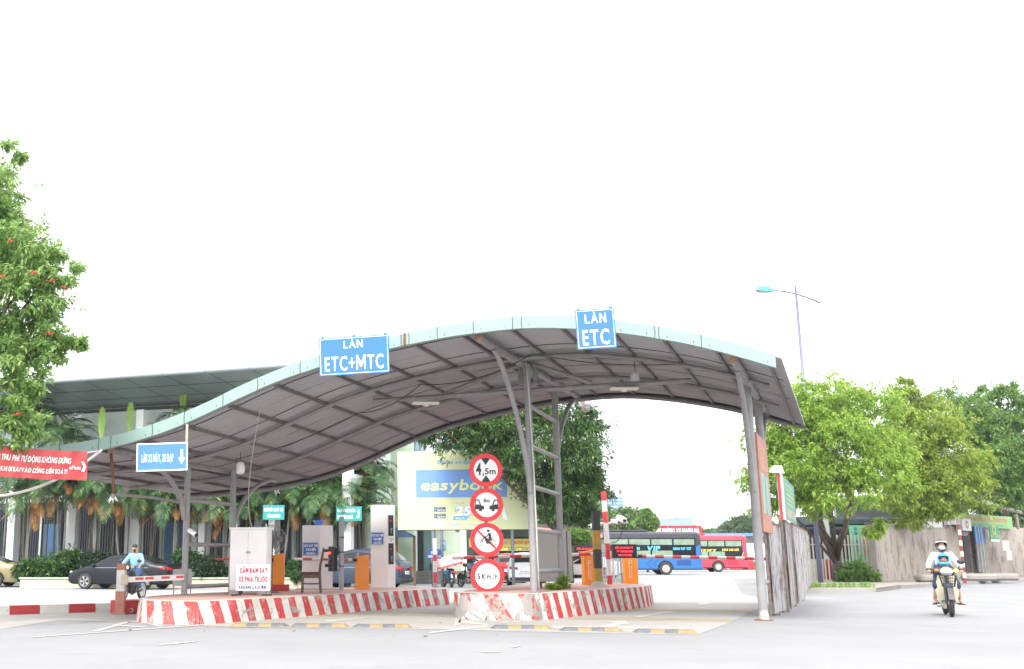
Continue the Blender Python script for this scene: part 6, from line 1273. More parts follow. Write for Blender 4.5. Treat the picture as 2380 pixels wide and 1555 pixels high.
# row of eateries with orange roof
t = thing('food_stalls', 'row of open food stalls with long orange roof right of the billboard', 'building', (7, 70, 0)); Ys = 64
pl_, pr_ = P(1085, 1222, Ys), P(1392, 1250, 86)
b = MB(); ORF = mat('orange_roof', (.62, .13, .06), .55, var=.08, scale=2)
b.add([P(1085, 1214, 66), P(1250, 1226, 66), P(1400, 1248, 80), P(1085, 1222, 64), P(1250, 1231, 64), P(1400, 1250, 78), P(1085, 1208, 74), P(1400, 1240, 92)], [(0, 1, 4, 3), (1, 2, 5, 4), (6, 7, 2, 1, 0)], ORF); b.build('roof', t, world=True)
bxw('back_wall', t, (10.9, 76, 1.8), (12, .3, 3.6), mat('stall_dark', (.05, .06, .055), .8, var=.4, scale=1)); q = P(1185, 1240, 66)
O, ex, w_, h_ = bp(1110, 1246, 1232, 1247, 65.5, .1); B = Board(O, ex, w_, h_); b = MB(); B.plate(b, mat('stall_teal', (.08, .15, .14), .4, var=.3), .05); b.build('window_strip', t, world=True)
O, ex, w_, h_ = bp(1090, 1256, 1252, 1272, 65, .1); B = Board(O, ex, w_, h_); BY = mat('banner_yellow', (.66, .6, .14), .6, var=.06)
sign('food_banner', 'yellow food banner reading CƠM-PHỞ-BÚN-MIẾN under the stall roof', B, BY, [('CƠM-PHỞ-BÚN-MIẾN', .57, .96, .35, .8, mat('letter_orange', (.6, .1, .03), .6), dict(bold=.04)), ('XE', .46, .53, .4, .8, PB_, dict(bold=.04))], cat='banner', t=.02)
O, ex, w_, h_ = bp(1150, 1256, 1273, 1280, 65.1, .1); B = Board(O, ex, w_, h_); sign('food_banner', 'narrow yellow and teal phone number banner below the food banner', B, BY, [('0912345678'.replace('0912345678', 'ĐT: 0978'), .3, .9, .2, .8, TEAL, dict(bold=.04))], cat='banner', t=.02)
for u in (1100, 1180, 1258): b = MB(); q = P(u, 1240, 65.6); b.box((q.x, q.y+.2, q.z/2), (.14, .14, q.z), STEELD); b.build('roof_post', t, world=True)
bxw('counter', t, (P(1120, 1300, 63).x, 63.5, .5), (2.5, .6, 1.0), mat('counter_blue', (.06, .14, .28), .6, var=.2)); bxw('counter', t, (P(1160, 1300, 63).x, 63.2, .5), (.9, .6, 1.0), mat('counter_brown', (.2, .1, .05), .6, var=.2))
# grey railing and metal sheet behind the sign island
def railing(name, label, A, B_, h, n, m, cat='railing', r=.02, top=True):
    t = thing(name, label, cat, tuple(A)); 
    for k in range(n+1): q = A.lerp(B_, k/n); b = MB(); b.box((q.x, q.y, h/2), (2*r, 2*r, h), m); b.build('bar', t, world=True)
    for z in ((.15, h-.1) if top else (.15, h*.8)): b = MB(); b.bar(A+Vector((0, 0, z)), B_+Vector((0, 0, z)), .04, .05, m); b.build('rail', t, world=True)
railing('grey_railing', 'light grey metal railing behind the left orange box', Vector((12.1, 55, 0)), Vector((14.2, 58.5, 0)), 1.55, 16, STEELL)
railing('grey_railing', 'second grey railing between the yellow and black post and the tall striped pole', Vector((13.4, 60, 0)), Vector((14.6, 60.5, 0)), 1.6, 9, STEELL)
t = thing('metal_hoarding', 'pale ribbed metal sheet on legs left of the right orange box', 'barrier', tuple(G(1452, 1352))); O, ex, w_, h_ = bp(1444, 1474, 1285, 1333, 50, .2)
B = Board(O, ex, w_, h_); b = MB(); b.add([B.at(w_*i/16, y, .02*(i % 2)) for i in range(17) for y in (0, h_)], [(2*i, 2*i+2, 2*i+3, 2*i+1) for i in range(16)], mat('pale_sheet', (.4, .45, .46), .5, var=.08)); b.build('sheet', t, world=True)
for x in (.02, w_-.02): b = MB(); q = B.at(x, 0, -.05); b.box((q.x, q.y, (O.z+h_)/2), (.05, .05, O.z+h_), STEELD); b.build('leg', t, world=True)

# ================================================================== FAR YARD AND SKYLINE
O, ex, w_, h_ = bp(1512, 1632, 1221.5, 1265, 128, .03); B = Board(O, ex, w_, h_)
def voe(th, B):
    b = MB(); B.rect(b, .09*B.w, .3*B.h, .24*B.w, .55*B.h, WHITE2, .02); B.rect(b, .26*B.w, .3*B.h, .4*B.w, .55*B.h, WHITE2, .02); b.build('notice_panel', th, world=True)
    for x in (.1, .9): b = MB(); q = B.at(x*B.w, 0, -.1); b.box((q.x, q.y, q.z/2), (.2, .2, q.z), STEELD); b.build('leg', th, world=True)
sign('office_sign', 'red roadside sign VĂN PHÒNG XE MẠNH HÀ standing behind the buses', B, RED, [('VĂN PHÒNG XE MẠNH HÀ', .05, .95, .62, .86, WLET, dict(bold=.04)), ('0988 638 638', .45, .92, .35, .48, WLET, dict(bold=.0))], extra=voe, cat='sign', t=.1)
t = thing('market_shed', 'long open market shed with thin blue roof behind the red bus', 'building', (58, 135, 0)); xa, xb = P(1600, 1300, 132).x, P(1795, 1300, 132).x
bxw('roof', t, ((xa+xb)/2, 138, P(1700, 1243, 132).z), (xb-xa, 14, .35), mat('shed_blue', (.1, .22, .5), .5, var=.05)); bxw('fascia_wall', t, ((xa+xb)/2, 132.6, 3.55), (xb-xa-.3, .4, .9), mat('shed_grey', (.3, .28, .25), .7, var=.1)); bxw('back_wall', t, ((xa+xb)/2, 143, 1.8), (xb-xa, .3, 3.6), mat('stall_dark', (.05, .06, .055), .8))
for k in range(7): bxw('shed_post', t, (xa+(xb-xa)*k/6, 132.4, 1.6), (.25, .25, 3.2), mat('shed_grey', (.3, .28, .25), .7))
rr = random.Random(3)
for k in range(16):
    x = xa+2+(xb-xa-4)*k/15; b = MB(); h = rr.uniform(.5, 1.2); b.box((x, 131+rr.uniform(-.5, .8), h/2), (rr.uniform(.6, 1.3), .6, h), [mat('stool_red', (.45, .02, .03), .5), mat('tent_cloth', (.35, .38, .4), .6), mat('counter_brown', (.2, .1, .05), .6), BLACK][k % 4], ch=.05)
    tag(b.build('market_goods'), 'piled goods and stools along the market shed behind the red bus', 'goods', 'goods piled along the market shed')
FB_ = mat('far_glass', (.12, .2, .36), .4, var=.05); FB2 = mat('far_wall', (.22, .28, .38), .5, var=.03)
def tower(name, label, uL, uR, vT, Y, floors, cols, m1, m2):
    x0, x1 = P(uL, 1250, Y).x, P(uR, 1250, Y).x; z1 = P((uL+uR)/2, vT, Y).z; t = thing(name, label, 'building', ((x0+x1)/2, Y, 0)); bxw('wall', t, ((x0+x1)/2, Y+12, z1/2), (x1-x0, 24, z1), m1)
    for f in range(floors):
        z = z1*(.12+.86*(f+.5)/floors); b = MB(); b.box(((x0+x1)/2, Y-.1, z), ((x1-x0)*.94, .3, z1*.86/floors*.55), m2); b.build('window_band', t, world=True)
    return t
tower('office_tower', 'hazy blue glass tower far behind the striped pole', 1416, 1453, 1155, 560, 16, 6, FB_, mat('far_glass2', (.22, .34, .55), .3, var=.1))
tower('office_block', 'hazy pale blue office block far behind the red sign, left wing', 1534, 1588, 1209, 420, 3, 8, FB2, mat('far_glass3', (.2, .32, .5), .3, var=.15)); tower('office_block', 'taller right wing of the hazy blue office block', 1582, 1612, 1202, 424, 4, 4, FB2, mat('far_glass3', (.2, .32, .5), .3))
# street lamp and lattice mast
LP = mat('lamp_post_paint', (.15, .16, .24), .4, .3, var=.05); Yl = 52; base = P(1903, 1300, Yl); topz = P(1880, 664, Yl).z
t = thing('street_lamp', 'tall tapering street lamp with teal head rising from the right tree', 'street lamp', (base.x, Yl, 0)); b = MB()
b.tube([(base.x, Yl, 0), (base.x, Yl, 4), (base.x, Yl, topz)], [.12, .1, .06], LP, 12); b.build('pole', t, smooth=True, world=True)
b = MB(); b.tube([P(1905.5, 704, Yl), P(1880, 693, Yl), P(1850, 683, Yl), P(1822, 677, Yl), P(1800, 675, Yl)], .045, LP, 8); b.tube([P(1905, 704, Yl), P(1893, 712, Yl), P(1886, 722, Yl)], .012, LP, 5); b.build('arm', t, smooth=True, world=True)
A_, B_ = P(1757, 672, Yl), P(1801, 675, Yl); b = MB(); d = B_-A_
b.add([A_+d*f+Vector((0, y, z)) for f, hw, zu, zd in ((0, .1, .06, -.06), (.12, .16, .14, -.1), (.6, .17, .16, -.12), (.95, .07, .05, -.07), (1, .06, .03, -.05)) for y, z in ((-hw, zd), (hw, zd), (hw*.7, zu), (-hw*.7, zu))], [(i*4+j, i*4+(j+1) % 4, (i+1)*4+(j+1) % 4, (i+1)*4+j) for i in range(4) for j in range(4)]+[(0, 1, 2, 3), (19, 18, 17, 16)], mat('lamp_teal', (.07, .27, .25), .4, var=.04)); b.build('lamp_head', t, world=True)
b = MB(); b.box(tuple(A_+d*.4+Vector((0, 0, -.13))), (.5, .24, .05), mat('lamp_glass', (.5, .5, .5), .2), ch=.02); b.build('lamp_glass', t, world=True)
Ym = 170; t = thing('lattice_mast', 'very faint thin lattice radio mast above the right trees', 'mast', (P(2138, 1300, Ym).x, Ym, 0)); MM = mat('mast_paint', (.4, .46, .6), .5, var=.05)
cx_ = P(2138, 1280, Ym).x; ztp = P(2115, 655, Ym).z
for sx in (-.75, .75):
    for sy in (-.75, .75): b = MB(); b.tube([(cx_+sx*1.2, Ym+sy, 0), (cx_+sx, Ym+sy, ztp)], .035, MM, 4); b.build('mast_leg', t, world=True)
b = MB()
for k in range(26):
    z0, z1 = ztp*k/26, ztp*(k+1)/26; s_ = 1 if k % 2 else -1; b.tube([(cx_-.8*s_, Ym-.75, z0), (cx_+.8*s_, Ym-.75, z1)], .018, MM, 4); b.tube([(cx_-.8, Ym-.75, z0), (cx_+.8, Ym-.75, z0)], .018, MM, 4)
b.build('bracing', t, world=True); b = MB(); zz = P(2100, 660, Ym).z; m2_ = mat('mast_bracket', (.3, .33, .42), .5)
for dz in (0, -.55): b.tube([(cx_-.8, Ym-.75, zz+dz), (cx_-2.3, Ym-.75, zz+dz-.06)], .05, m2_, 4)
b.tube([(cx_-2.3, Ym-.75, zz-.06), (cx_-2.3, Ym-.75, zz-.6)], .04, m2_, 4); b.build('antenna_frame', t, world=True)

# ================================================================== RIGHT SIDE: verge, wall, shop
KC = mat('kerb_concrete', (.25, .235, .215), .85, var=.12, scale=2, bump=.3); VG = mat('pavement', (.29, .25, .22), .9, var=.12, scale=2, c2=(.2, .2, .12), thr=.6)
kl = [G3(1877, 1377), G3(1940, 1378.5), G3(2034, 1376.5), G3(2090, 1369), G3(2146, 1365), G3(2260, 1358), G3(2400, 1352), G3(2800, 1344)]
b = MB(); back = [(x*1.6, y*1.6) for x, y in kl]; n = len(kl)
b.add([(x, y, 0) for x, y in kl]+[(x+.1, y+.12, .15) for x, y in kl]+[(x+.3, y+.35, .155) for x, y in kl], [(i, i+1, n+i+1, n+i) for i in range(n-1)]+[(n+i, n+i+1, 2*n+i+1, 2*n+i) for i in range(n-1)], KC); struct(b.build('kerb'))
b = MB(); b.add([(x+.3, y+.35, .15) for x, y in kl]+[(x, y, .15) for x, y in back], [(i, i+1, n+i+1, n+i) for i in range(n-1)], VG); struct(b.build('verge'))
WL = mat('stained_plaster', (.37, .32, .275), .9, var=.16, scale=.9, c2=(.22, .195, .165), thr=.53, stretch=(1, 1, .6), bump=.2)
def wallseg(name, label, uL, uR, YL, YR, vTL, vTR, m, z0=.1, d=.35, cat='wall', cap=True):
    A, B_ = P(uL, vTL, YL), P(uR, vTR, YR); t = thing(name, label, cat, (A.x, A.y, z0)); dd = Vector((B_.x-A.x, B_.y-A.y, 0)).normalized(); nn = Vector((-dd.y, dd.x, 0))*d; n = 24; V = []; rr = random.Random(int(uL))
    for i in range(n+1): f = i/n; p = A.lerp(B_, f); zt_ = p.z+rr.uniform(-.04, .04); V += [(p.x, p.y, z0), (p.x, p.y, zt_), (p.x+nn.x, p.y+nn.y, zt_), (p.x+nn.x, p.y+nn.y, z0)]
    b = MB(); b.add(V, [(4*i+j, 4*i+4+j, 4*i+5+j, 4*i+1+j) for i in range(n) for j in range(3)]+[(0, 1, 2, 3), (4*n+3, 4*n+2, 4*n+1, 4*n)], m); b.build('wall', t, world=True)
    if cap: b = MB(); b.bar(A+nn/2+Vector((0, 0, .05)), B_+nn/2+Vector((0, 0, .05)), d+.12, .1, mat('wall_coping', (.2, .18, .16), .9, var=.2)); b.build('coping', t, world=True)
    return t, A, B_
wallseg('stained_wall', 'tall stained plaster wall behind the right motorbike rider', 2041, 2196, 55.5, 66, 1221, 1226, WL); wallseg('wall_pier', 'narrow stained wall pier at the left end of the long wall', 2030, 2041, 54.5, 55.4, 1219, 1221, mat('pier_plaster', (.3, .27, .24), .9, var=.2, scale=2, c2=(.12, .11, .09), thr=.55, stretch=(1, 1, .4)))
t, A, B_ = wallseg('shop_wall', 'stained shop wall with narrow blue topped door right of the rider', 2207, 2420, 69, 80, 1206, 1234, WL, cap=False)
dd = Vector((B_.x-A.x, B_.y-A.y, 0)).normalized(); k_ = dd.y/dd.x
def onshop(uL, uR, vT, vB, off=.1): return bp(uL, uR, vT, vB, (A.y+(0))-off+ (P((uL), 1300, 70).x-A.x)*k_*1.0, k_)
def plank(uL, uR, vT, vB, m, name, parent, off=.1, t_=.05): O, ex, w_, h_ = onshop(uL, uR, vT, vB, off); B = Board(O, ex, w_, h_); b = MB(); B.plate(b, m, t_); return b.build(name, parent, world=True), B
plank(2269, 2291, 1223, 1330, mat('door_grey', (.18, .2, .2), .5, var=.2, scale=2), 'door', t); plank(2267, 2289, 1223, 1264, mat('door_blue', (.08, .25, .62), .5, var=.08), 'door_panel', t, .18)
for u in (2272, 2279, 2286): plank(u, u+1.4, 1224, 1330, mat('door_bar', (.45, .42, .4), .5), 'door_bar', t, .24)
plank(2243, 2256, 1245, 1330, mat('dark_gap', (.06, .055, .055), .9), 'gap', t, .12, .04)
for (uL, uR, vT, vB) in ((2330, 2346, 1256, 1280), (2340, 2352, 1280, 1302), (2110, 2118, 1260, 1278)): 
    if uL > 2200: plank(uL, uR, vT, vB, mat('paper', (.62, .58, .54), .8, var=.05), 'poster', t, .1, .01)
O, ex, w_, h_ = onshop(2220, 2352, 1192, 1223, .5); B = Board(O, ex, w_, h_)
sign('shop_sign', 'long green shop signboard with red lettering under the corrugated awning', B, mat('shop_green', (.2, .42, .14), .55, var=.06), [('BÁC HẢI QUẢNG THÁI NGUYÊN', .05, .9, .5, .82, mat('letter_salmon', (.55, .14, .1), .6), dict(bold=.05)), ('Đặc sản chè Thái Nguyên', .15, .82, .14, .34, mat('letter_grey', (.2, .25, .2), .6), dict(bold=.02))], t=.08)
O, ex, w_, h_ = onshop(2301, 2321.5, 1223, 1259, .35); B = Board(O, ex, w_, h_)
def ymark(th, B): b = MB(); B.disc(b, .5*B.w, .78*B.h, .22*B.w, mat('print_lime', (.45, .55, .12), .5), .006, 14, r0=.12*B.w); B.rect(b, 0, 0, B.w, .16*B.h, WHITE2, .005); b.build('mark', th, world=True)
sign('hanging_sign', 'small green and white hanging sign right of the blue topped door', B, mat('hang_green', (.02, .3, .14), .5), [('MÁY TÍNH', .08, .92, .3, .5, mat('print_lime', (.45, .55, .12), .5), dict(bold=.04))], extra=ymark)
O, ex, w_, h_ = bp(2144.5, 2190, 1204, 1225.5, 62.5, .4); O.z -= .0; B = Board(O, ex, w_, h_); sign('blank_panel', 'blank white panel hung high on the stained wall under the trees', B, mat('panel_white', (.6, .6, .6), .6, var=.04), [], cat='panel')
O, ex, w_, h_ = bp(2184, 2206, 1188, 1211, 60.5, .2); B = Board(O, ex, w_, h_); sign('green_plate', 'small square green shop plate at the edge of the white panel', B, mat('plate_green', (.02, .28, .2), .5), [('SỬA XE', .15, .7, .35, .6, mat('print_lime', (.45, .55, .12), .5), dict(bold=.04))])
t = thing('corrugated_awning', 'pale grey corrugated roof sloping down over the green shop signboard', 'roof', tuple(P(2300, 1180, 68))); b = MB(); n = 60; V = []
for i in range(n+1):
    f = i/n; a_ = P(2180+112*f, 1120+42*f*1.0+4*math.sin(f*9), 76-2*f); c_ = P(2200+178*f, 1163-6*math.sin(f*3)*1.0+ (28*f), 66+4*f); w1 = .05*(1 if i % 2 else -1); V += [a_+Vector((0, 0, w1)), c_+Vector((0, 0, w1)), c_+Vector((0, .1, w1-.12))]
b.add(V, [(3*i, 3*i+3, 3*i+4, 3*i+1) for i in range(n)]+[(3*i+1, 3*i+4, 3*i+5, 3*i+2) for i in range(n)], mat('awning_zinc', (.42, .42, .38), .5, .2, var=.15, scale=1.5, c2=(.28, .22, .17), thr=.62)); b.build('roof_sheet', t, world=True)
b = MB(); b.tube([P(2361, 1195, 70), P(2367, 1230, 70)], .1, mat('awning_post', (.42, .36, .27), .7), 8); b.build('awning_post', t, world=True)
for (uL, uR, vT, vB, lab) in ((2218, 2232, 1202, 1219, 'left of two dirty white air conditioner boxes, seen edge on'), (2237, 2257, 1205, 1233, 'right air conditioner box with round fan grille')):
    O, ex, w_, h_ = onshop(uL, uR, vT, vB, 1.0); B = Board(O, ex, w_, h_); t = thing('air_conditioner', lab, 'air conditioner', tuple(O), group='air conditioner boxes on the shop wall'); b = MB(); B.plate(b, WHITE2, .4); b.build('case', t, world=True); b = MB(); B.disc(b, .5*w_, .5*h_, .38*min(w_, h_*.9), mat('grille_grey', (.28, .25, .24), .6), .012, 20); B.disc(b, .5*w_, .5*h_, .08*w_, WHITE2, .016, 12); b.build('fan_grille', t, world=True)
    b = MB(); q = B.at(w_/2, 0, -.5); b.box((q.x, q.y+.3, q.z-.05), (w_, .9, .05), STEELD); b.build('bracket', t, world=True)
gp = G(2243.5, 1356, .15); t = thing('striped_marker', 'thin maroon and cream striped pole at the kerb behind the rider', 'post', tuple(gp)); top = P(2236, 1219, gp.y).z; n = 11
for k in range(n): b = MB(); z0, z1 = (top-.15)*k/n, (top-.15)*(k+1)/n; b.tube([(0, 0, z0), (0, 0, z1)], .07, mat('marker_maroon', (.2, .04, .05), .6) if k % 2 == 0 else mat('marker_cream', (.6, .54, .42), .6), 10); b.build('band', t)
for (u, v, s_, lab) in ((2165, 1353, 1.1, 'grey concrete slab lump on the pavement left of the rider'), (2275, 1350, 1.3, 'grey concrete ramp lump under the shop door'), (2330, 1349, 1.2, 'square grey concrete kerb ramp far right of the rider')):
    g = G(u, v, .15); b = MB(); b.box((0, 0, .18), (1.2*s_, .8, .36), KC, ch=.1); o = b.build('concrete_ramp'); o.location = g; tag(o, lab, 'kerb ramp')
# white picket fence, banner and yard things behind the forked tree
railing('picket_fence', 'rusty white metal picket fence behind the forked tree', G(1888, 1357), G(2030, 1356), 2.45, 17, mat('picket_white', (.55, .5, .45), .6, var=.1, scale=8, c2=(.25, .12, .07), thr=.62), 'fence', .03, False)
O, ex, w_, h_ = bp(1979, 2032, 1221, 1348, 58.5, .05); B = Board(O, ex, w_, h_); GB = mat('green_banner', (.16, .48, .26), .5, var=.1, scale=.6)
def gban(th, B):
    for tx_, x, hgt, y0, y1, m_ in (('THÁI NGUYÊN', .52, .2, .97, .46, mat('letter_redpink', (.6, .08, .1), .5)), ('Số Ánh', .2, .14, .97, .5, mat('letter_navy', (.03, .14, .3), .5))):
        B2 = Board(B.at(x*B.w, y0*B.h, .006), (0, 0, -1), (y0-y1)*B.h, hgt*B.w, ey=tuple(B.ex)); b = MB(); B2.text(b, tx_, 0, B2.w, 0, B2.h, m_, bold=.05, off=.004); b.build('lettering', th, world=True)
    b = MB(); B.rect(b, .1*B.w, .12*B.h, .9*B.w, .34*B.h, mat('banner_photo', (.12, .4, .42), .4, var=.6, scale=2), .006); b.build('picture', th, world=True)
sign('green_banner', 'tall green vertical banner with red writing behind the picket fence', B, GB, [], cat='banner', extra=gban)
for (uL, uR, vT, vB, m_, lab) in ((1889, 1917, 1300, 1352, mat('bin_beige', (.34, .33, .27), .6), 'beige counter behind the left part of the picket fence'), (1916, 1936, 1300, 1351, mat('bin_maroon', (.2, .01, .02), .5), 'maroon cabinet behind the picket fence left of the trunk'), (1957, 1980, 1300, 1340, mat('bin_green', (.02, .14, .07), .5), 'dark green bin behind the picket fence right of the trunk')):
    O, ex, w_, h_ = bp(uL, uR, vT, vB, 60, 0); g = Vector((O.x+w_/2, 60.4, 0)); b = MB(); b.box((0, 0, (O.z+h_)/2), (w_, .7, O.z+h_), m_, ch=.02); o = b.build('stall_counter'); o.location = g; tag(o, lab, 'counter')
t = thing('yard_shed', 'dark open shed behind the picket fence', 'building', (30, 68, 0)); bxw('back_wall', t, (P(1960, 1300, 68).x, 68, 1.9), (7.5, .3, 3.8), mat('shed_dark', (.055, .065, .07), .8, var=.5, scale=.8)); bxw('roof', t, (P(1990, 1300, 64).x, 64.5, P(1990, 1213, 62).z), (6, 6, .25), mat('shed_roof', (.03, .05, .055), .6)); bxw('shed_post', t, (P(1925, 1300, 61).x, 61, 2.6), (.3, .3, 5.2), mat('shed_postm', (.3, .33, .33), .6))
t = thing('back_house', 'pale house with dark roof glimpsed through the leaves of the right trees', 'building', (40, 72, 0)); bxw('wall', t, (P(2110, 1180, 74).x, 74+1, 2.6), (9, .4, 5.2), mat('house_wall', (.42, .46, .48), .8, var=.1)); bxw('roof', t, (P(2105, 1180, 70).x, 72.5, 5.1), (10, 5, .25), mat('house_roof', (.2, .22, .23), .6, var=.15))

# ================================================================== VEGETATION
def unit(a): return a/np.maximum(np.linalg.norm(a, axis=1, keepdims=True), 1e-6)
def leafcloud(name, parent, blobs, boughs, twigs, k, L, wd, m, seed=1, sig=.17, droop=.5, inner=.5, flat=.6):
    """leaves in rosettes on twigs, twigs gathered in boughs, boughs spread through the blobs (c, r)"""
    rg = np.random.default_rng(seed); C = np.array([list(b[0]) for b in blobs]); Rr = np.array([list(b[1]) for b in blobs]); wgt = (Rr[:, 0]*Rr[:, 2]); wgt = wgt/wgt.sum()
    bi = rg.choice(len(blobs), boughs, p=wgt); d = unit(rg.normal(size=(boughs, 3))); f = inner+(1-inner)*rg.random((boughs, 1))**.6; bc = C[bi]+d*Rr[bi]*f; bs = Rr[bi].mean(1)*sig*rg.uniform(.6, 1.35, boughs)
    n = boughs*twigs; ti = np.repeat(np.arange(boughs), twigs); off = rg.normal(size=(n, 3)); off[:, 2] *= flat; p = bc[ti]+off*bs[ti][:, None]
    outd = unit(p-C[bi][ti]+rg.normal(size=(n, 3))*.3*bs[ti][:, None]); N = n*k; li = np.repeat(np.arange(n), k)
    a = rg.random(N)*2*PI; rnd = unit(rg.normal(size=(N, 3))); ld = unit(outd[li]*.45+rnd*.9+np.array([0, 0, -droop*.5])); base = p[li]+rnd*L*.12
    ln = L*rg.uniform(.65, 1.25, (N, 1)); s = unit(np.cross(ld, unit(rg.normal(size=(N, 3))*.5+np.array([0, 0, 1.0])))); w2 = wd*rg.uniform(.7, 1.2, (N, 1))
    v0 = base; v2 = base+ld*ln; v2[:, 2] -= (droop*ln*.35)[:, 0]; mid = base+ld*ln*.45; mid[:, 2] += (ln*.03)[:, 0]
    V = np.stack([v0, mid+s*w2, v2, mid-s*w2], 1).reshape(-1, 3); F = np.arange(N*4).reshape(-1, 4)
    o = fastmesh(name, V, F, m, parent, world=True); return o, bc
def bl(u, v, ru, rv, Y, rd=None):
    c = P(u, v, Y); s = Y/2571*.92; return (tuple(c), (ru*s, (rd if rd is not None else (ru+rv)/2)*s, rv*s))
BARK = mat('bark', (.11, .085, .065), .9, var=.3, scale=6, bump=.5, c2=(.2, .17, .14), thr=.62)
def branches(name, parent, paths, m=BARK):
    b = MB()
    for pts, rs in paths:
        r_ = [rs[0]+(rs[1]-rs[0])*i/(len(pts)-1) for i in range(len(pts))]; b.tube(pts, r_, m, 9)
    return b.build(name, parent, smooth=True, world=True)
def limbs(base, bc, n, r0, seed, top):
    rr = random.Random(seed); out = []
    for i in range(n):
        e = Vector(bc[rr.randrange(len(bc))]); s = base.lerp(top, rr.uniform(.5, 1)); m1 = s.lerp(e, .5)+Vector((rr.uniform(-.3, .3), rr.uniform(-.3, .3), rr.uniform(-.1, .5))); out.append(([s, m1, e], (r0*.35, .015)))
    return out
LG1 = leafmat('leaf_light_green', (.08, .18, .02), (.33, .48, .085), (.5, .58, .16), .5); LG2 = leafmat('leaf_yellow_green', (.08, .17, .02), (.33, .42, .07), (.48, .5, .14), .48)
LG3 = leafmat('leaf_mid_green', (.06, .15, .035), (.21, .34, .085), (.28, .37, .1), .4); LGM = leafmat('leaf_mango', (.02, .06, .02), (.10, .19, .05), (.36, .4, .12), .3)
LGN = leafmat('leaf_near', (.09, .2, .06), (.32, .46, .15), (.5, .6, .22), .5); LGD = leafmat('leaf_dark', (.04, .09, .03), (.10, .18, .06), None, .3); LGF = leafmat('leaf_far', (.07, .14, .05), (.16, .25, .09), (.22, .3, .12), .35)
# mango tree behind the billboard
t = thing('mango_tree', 'large dense dark green tree overhanging the top of the yellow billboard', 'tree', (P(1300, 1300, 48).x, 48, 0))
mb_ = [bl(1050, 992, 98, 60, 47), bl(1130, 975, 90, 75, 48), bl(1220, 960, 110, 60, 49), bl(1320, 985, 80, 72, 48), bl(1330, 1075, 80, 85, 47), bl(1250, 1060, 90, 70, 47), bl(1150, 1022, 72, 45, 46.5), bl(1310, 1150, 80, 70, 47.5), bl(1385, 1115, 38, 50, 47.5), bl(990, 1015, 32, 38, 47.5), bl(1195, 1062, 60, 42, 46.2), bl(1340, 1180, 55, 35, 48), bl(1270, 1130, 60, 80, 48.5)]
o, bc = leafcloud('crown', t, mb_, 300, 26, 7, .27, .032, LGM, 11, sig=.22, droop=.4, inner=.35)
b0 = Vector((P(1300, 1300, 48).x, 48, 0)); tp = P(1290, 1140, 48); branches('trunk', t, [([b0, b0.lerp(tp, .5)+Vector((.1, 0, 0)), tp], (.26, .16))]+limbs(b0, bc, 16, .3, 2, tp))
# near tree at the left edge with red blossoms
t = thing('flowering_tree', 'tall leafy tree with small red blossoms at the left edge, nearest tree', 'tree', (P(-190, 1300, 20.5).x, 20.5, 0))
nb = [bl(-50, 440, 120, 100, 20), bl(-30, 560, 165, 115, 20.2), bl(30, 610, 125, 90, 19.8), bl(10, 700, 155, 105, 20), bl(75, 780, 105, 75, 20.2), bl(-30, 840, 165, 100, 19.8), bl(20, 925, 95, 75, 19.8), bl(-20, 1000, 90, 60, 19.6), bl(105, 800, 75, 45, 20), bl(15, 352, 52, 30, 20), bl(150, 785, 55, 34, 20), bl(60, 975, 55, 55, 19.6), bl(130, 625, 60, 66, 20), bl(60, 900, 65, 60, 19.8)]
o, bc = leafcloud('crown', t, nb, 420, 15, 6, .13, .026, LGN, 5, sig=.15, droop=.5, inner=.45)
o2, bc2 = leafcloud('crown', t, [bl(-230, 700, 190, 340, 21), bl(-200, 420, 120, 120, 21)], 160, 14, 6, .16, .034, LGN, 6, sig=.2, inner=.4)
b0 = Vector((P(-190, 1300, 20.5).x, 20.5, 0)); tp = P(-130, 760, 20.5); branches('trunk', t, [([b0, b0.lerp(tp, .5)+Vector((-.1, 0, 0)), tp], (.22, .12))]+limbs(b0, bc, 22, .22, 3, tp))
RF_ = mat('blossom_red', (.65, .02, .02), .5, var=.2, scale=30)
for i, (u, v) in enumerate(((22, 558), (3, 642), (122, 651), (79, 633), (146, 667), (118, 775), (40, 963))):
    c = P(u, v, 19.0); b = MB(); rr = random.Random(i)
    for k in range(9): q = c+Vector((rr.gauss(0, .035), rr.gauss(0, .03), rr.gauss(0, .012))); b.ell(q, (.016, .016, .01), RF_, 6, 4)
    b.build('blossom', t, world=True)
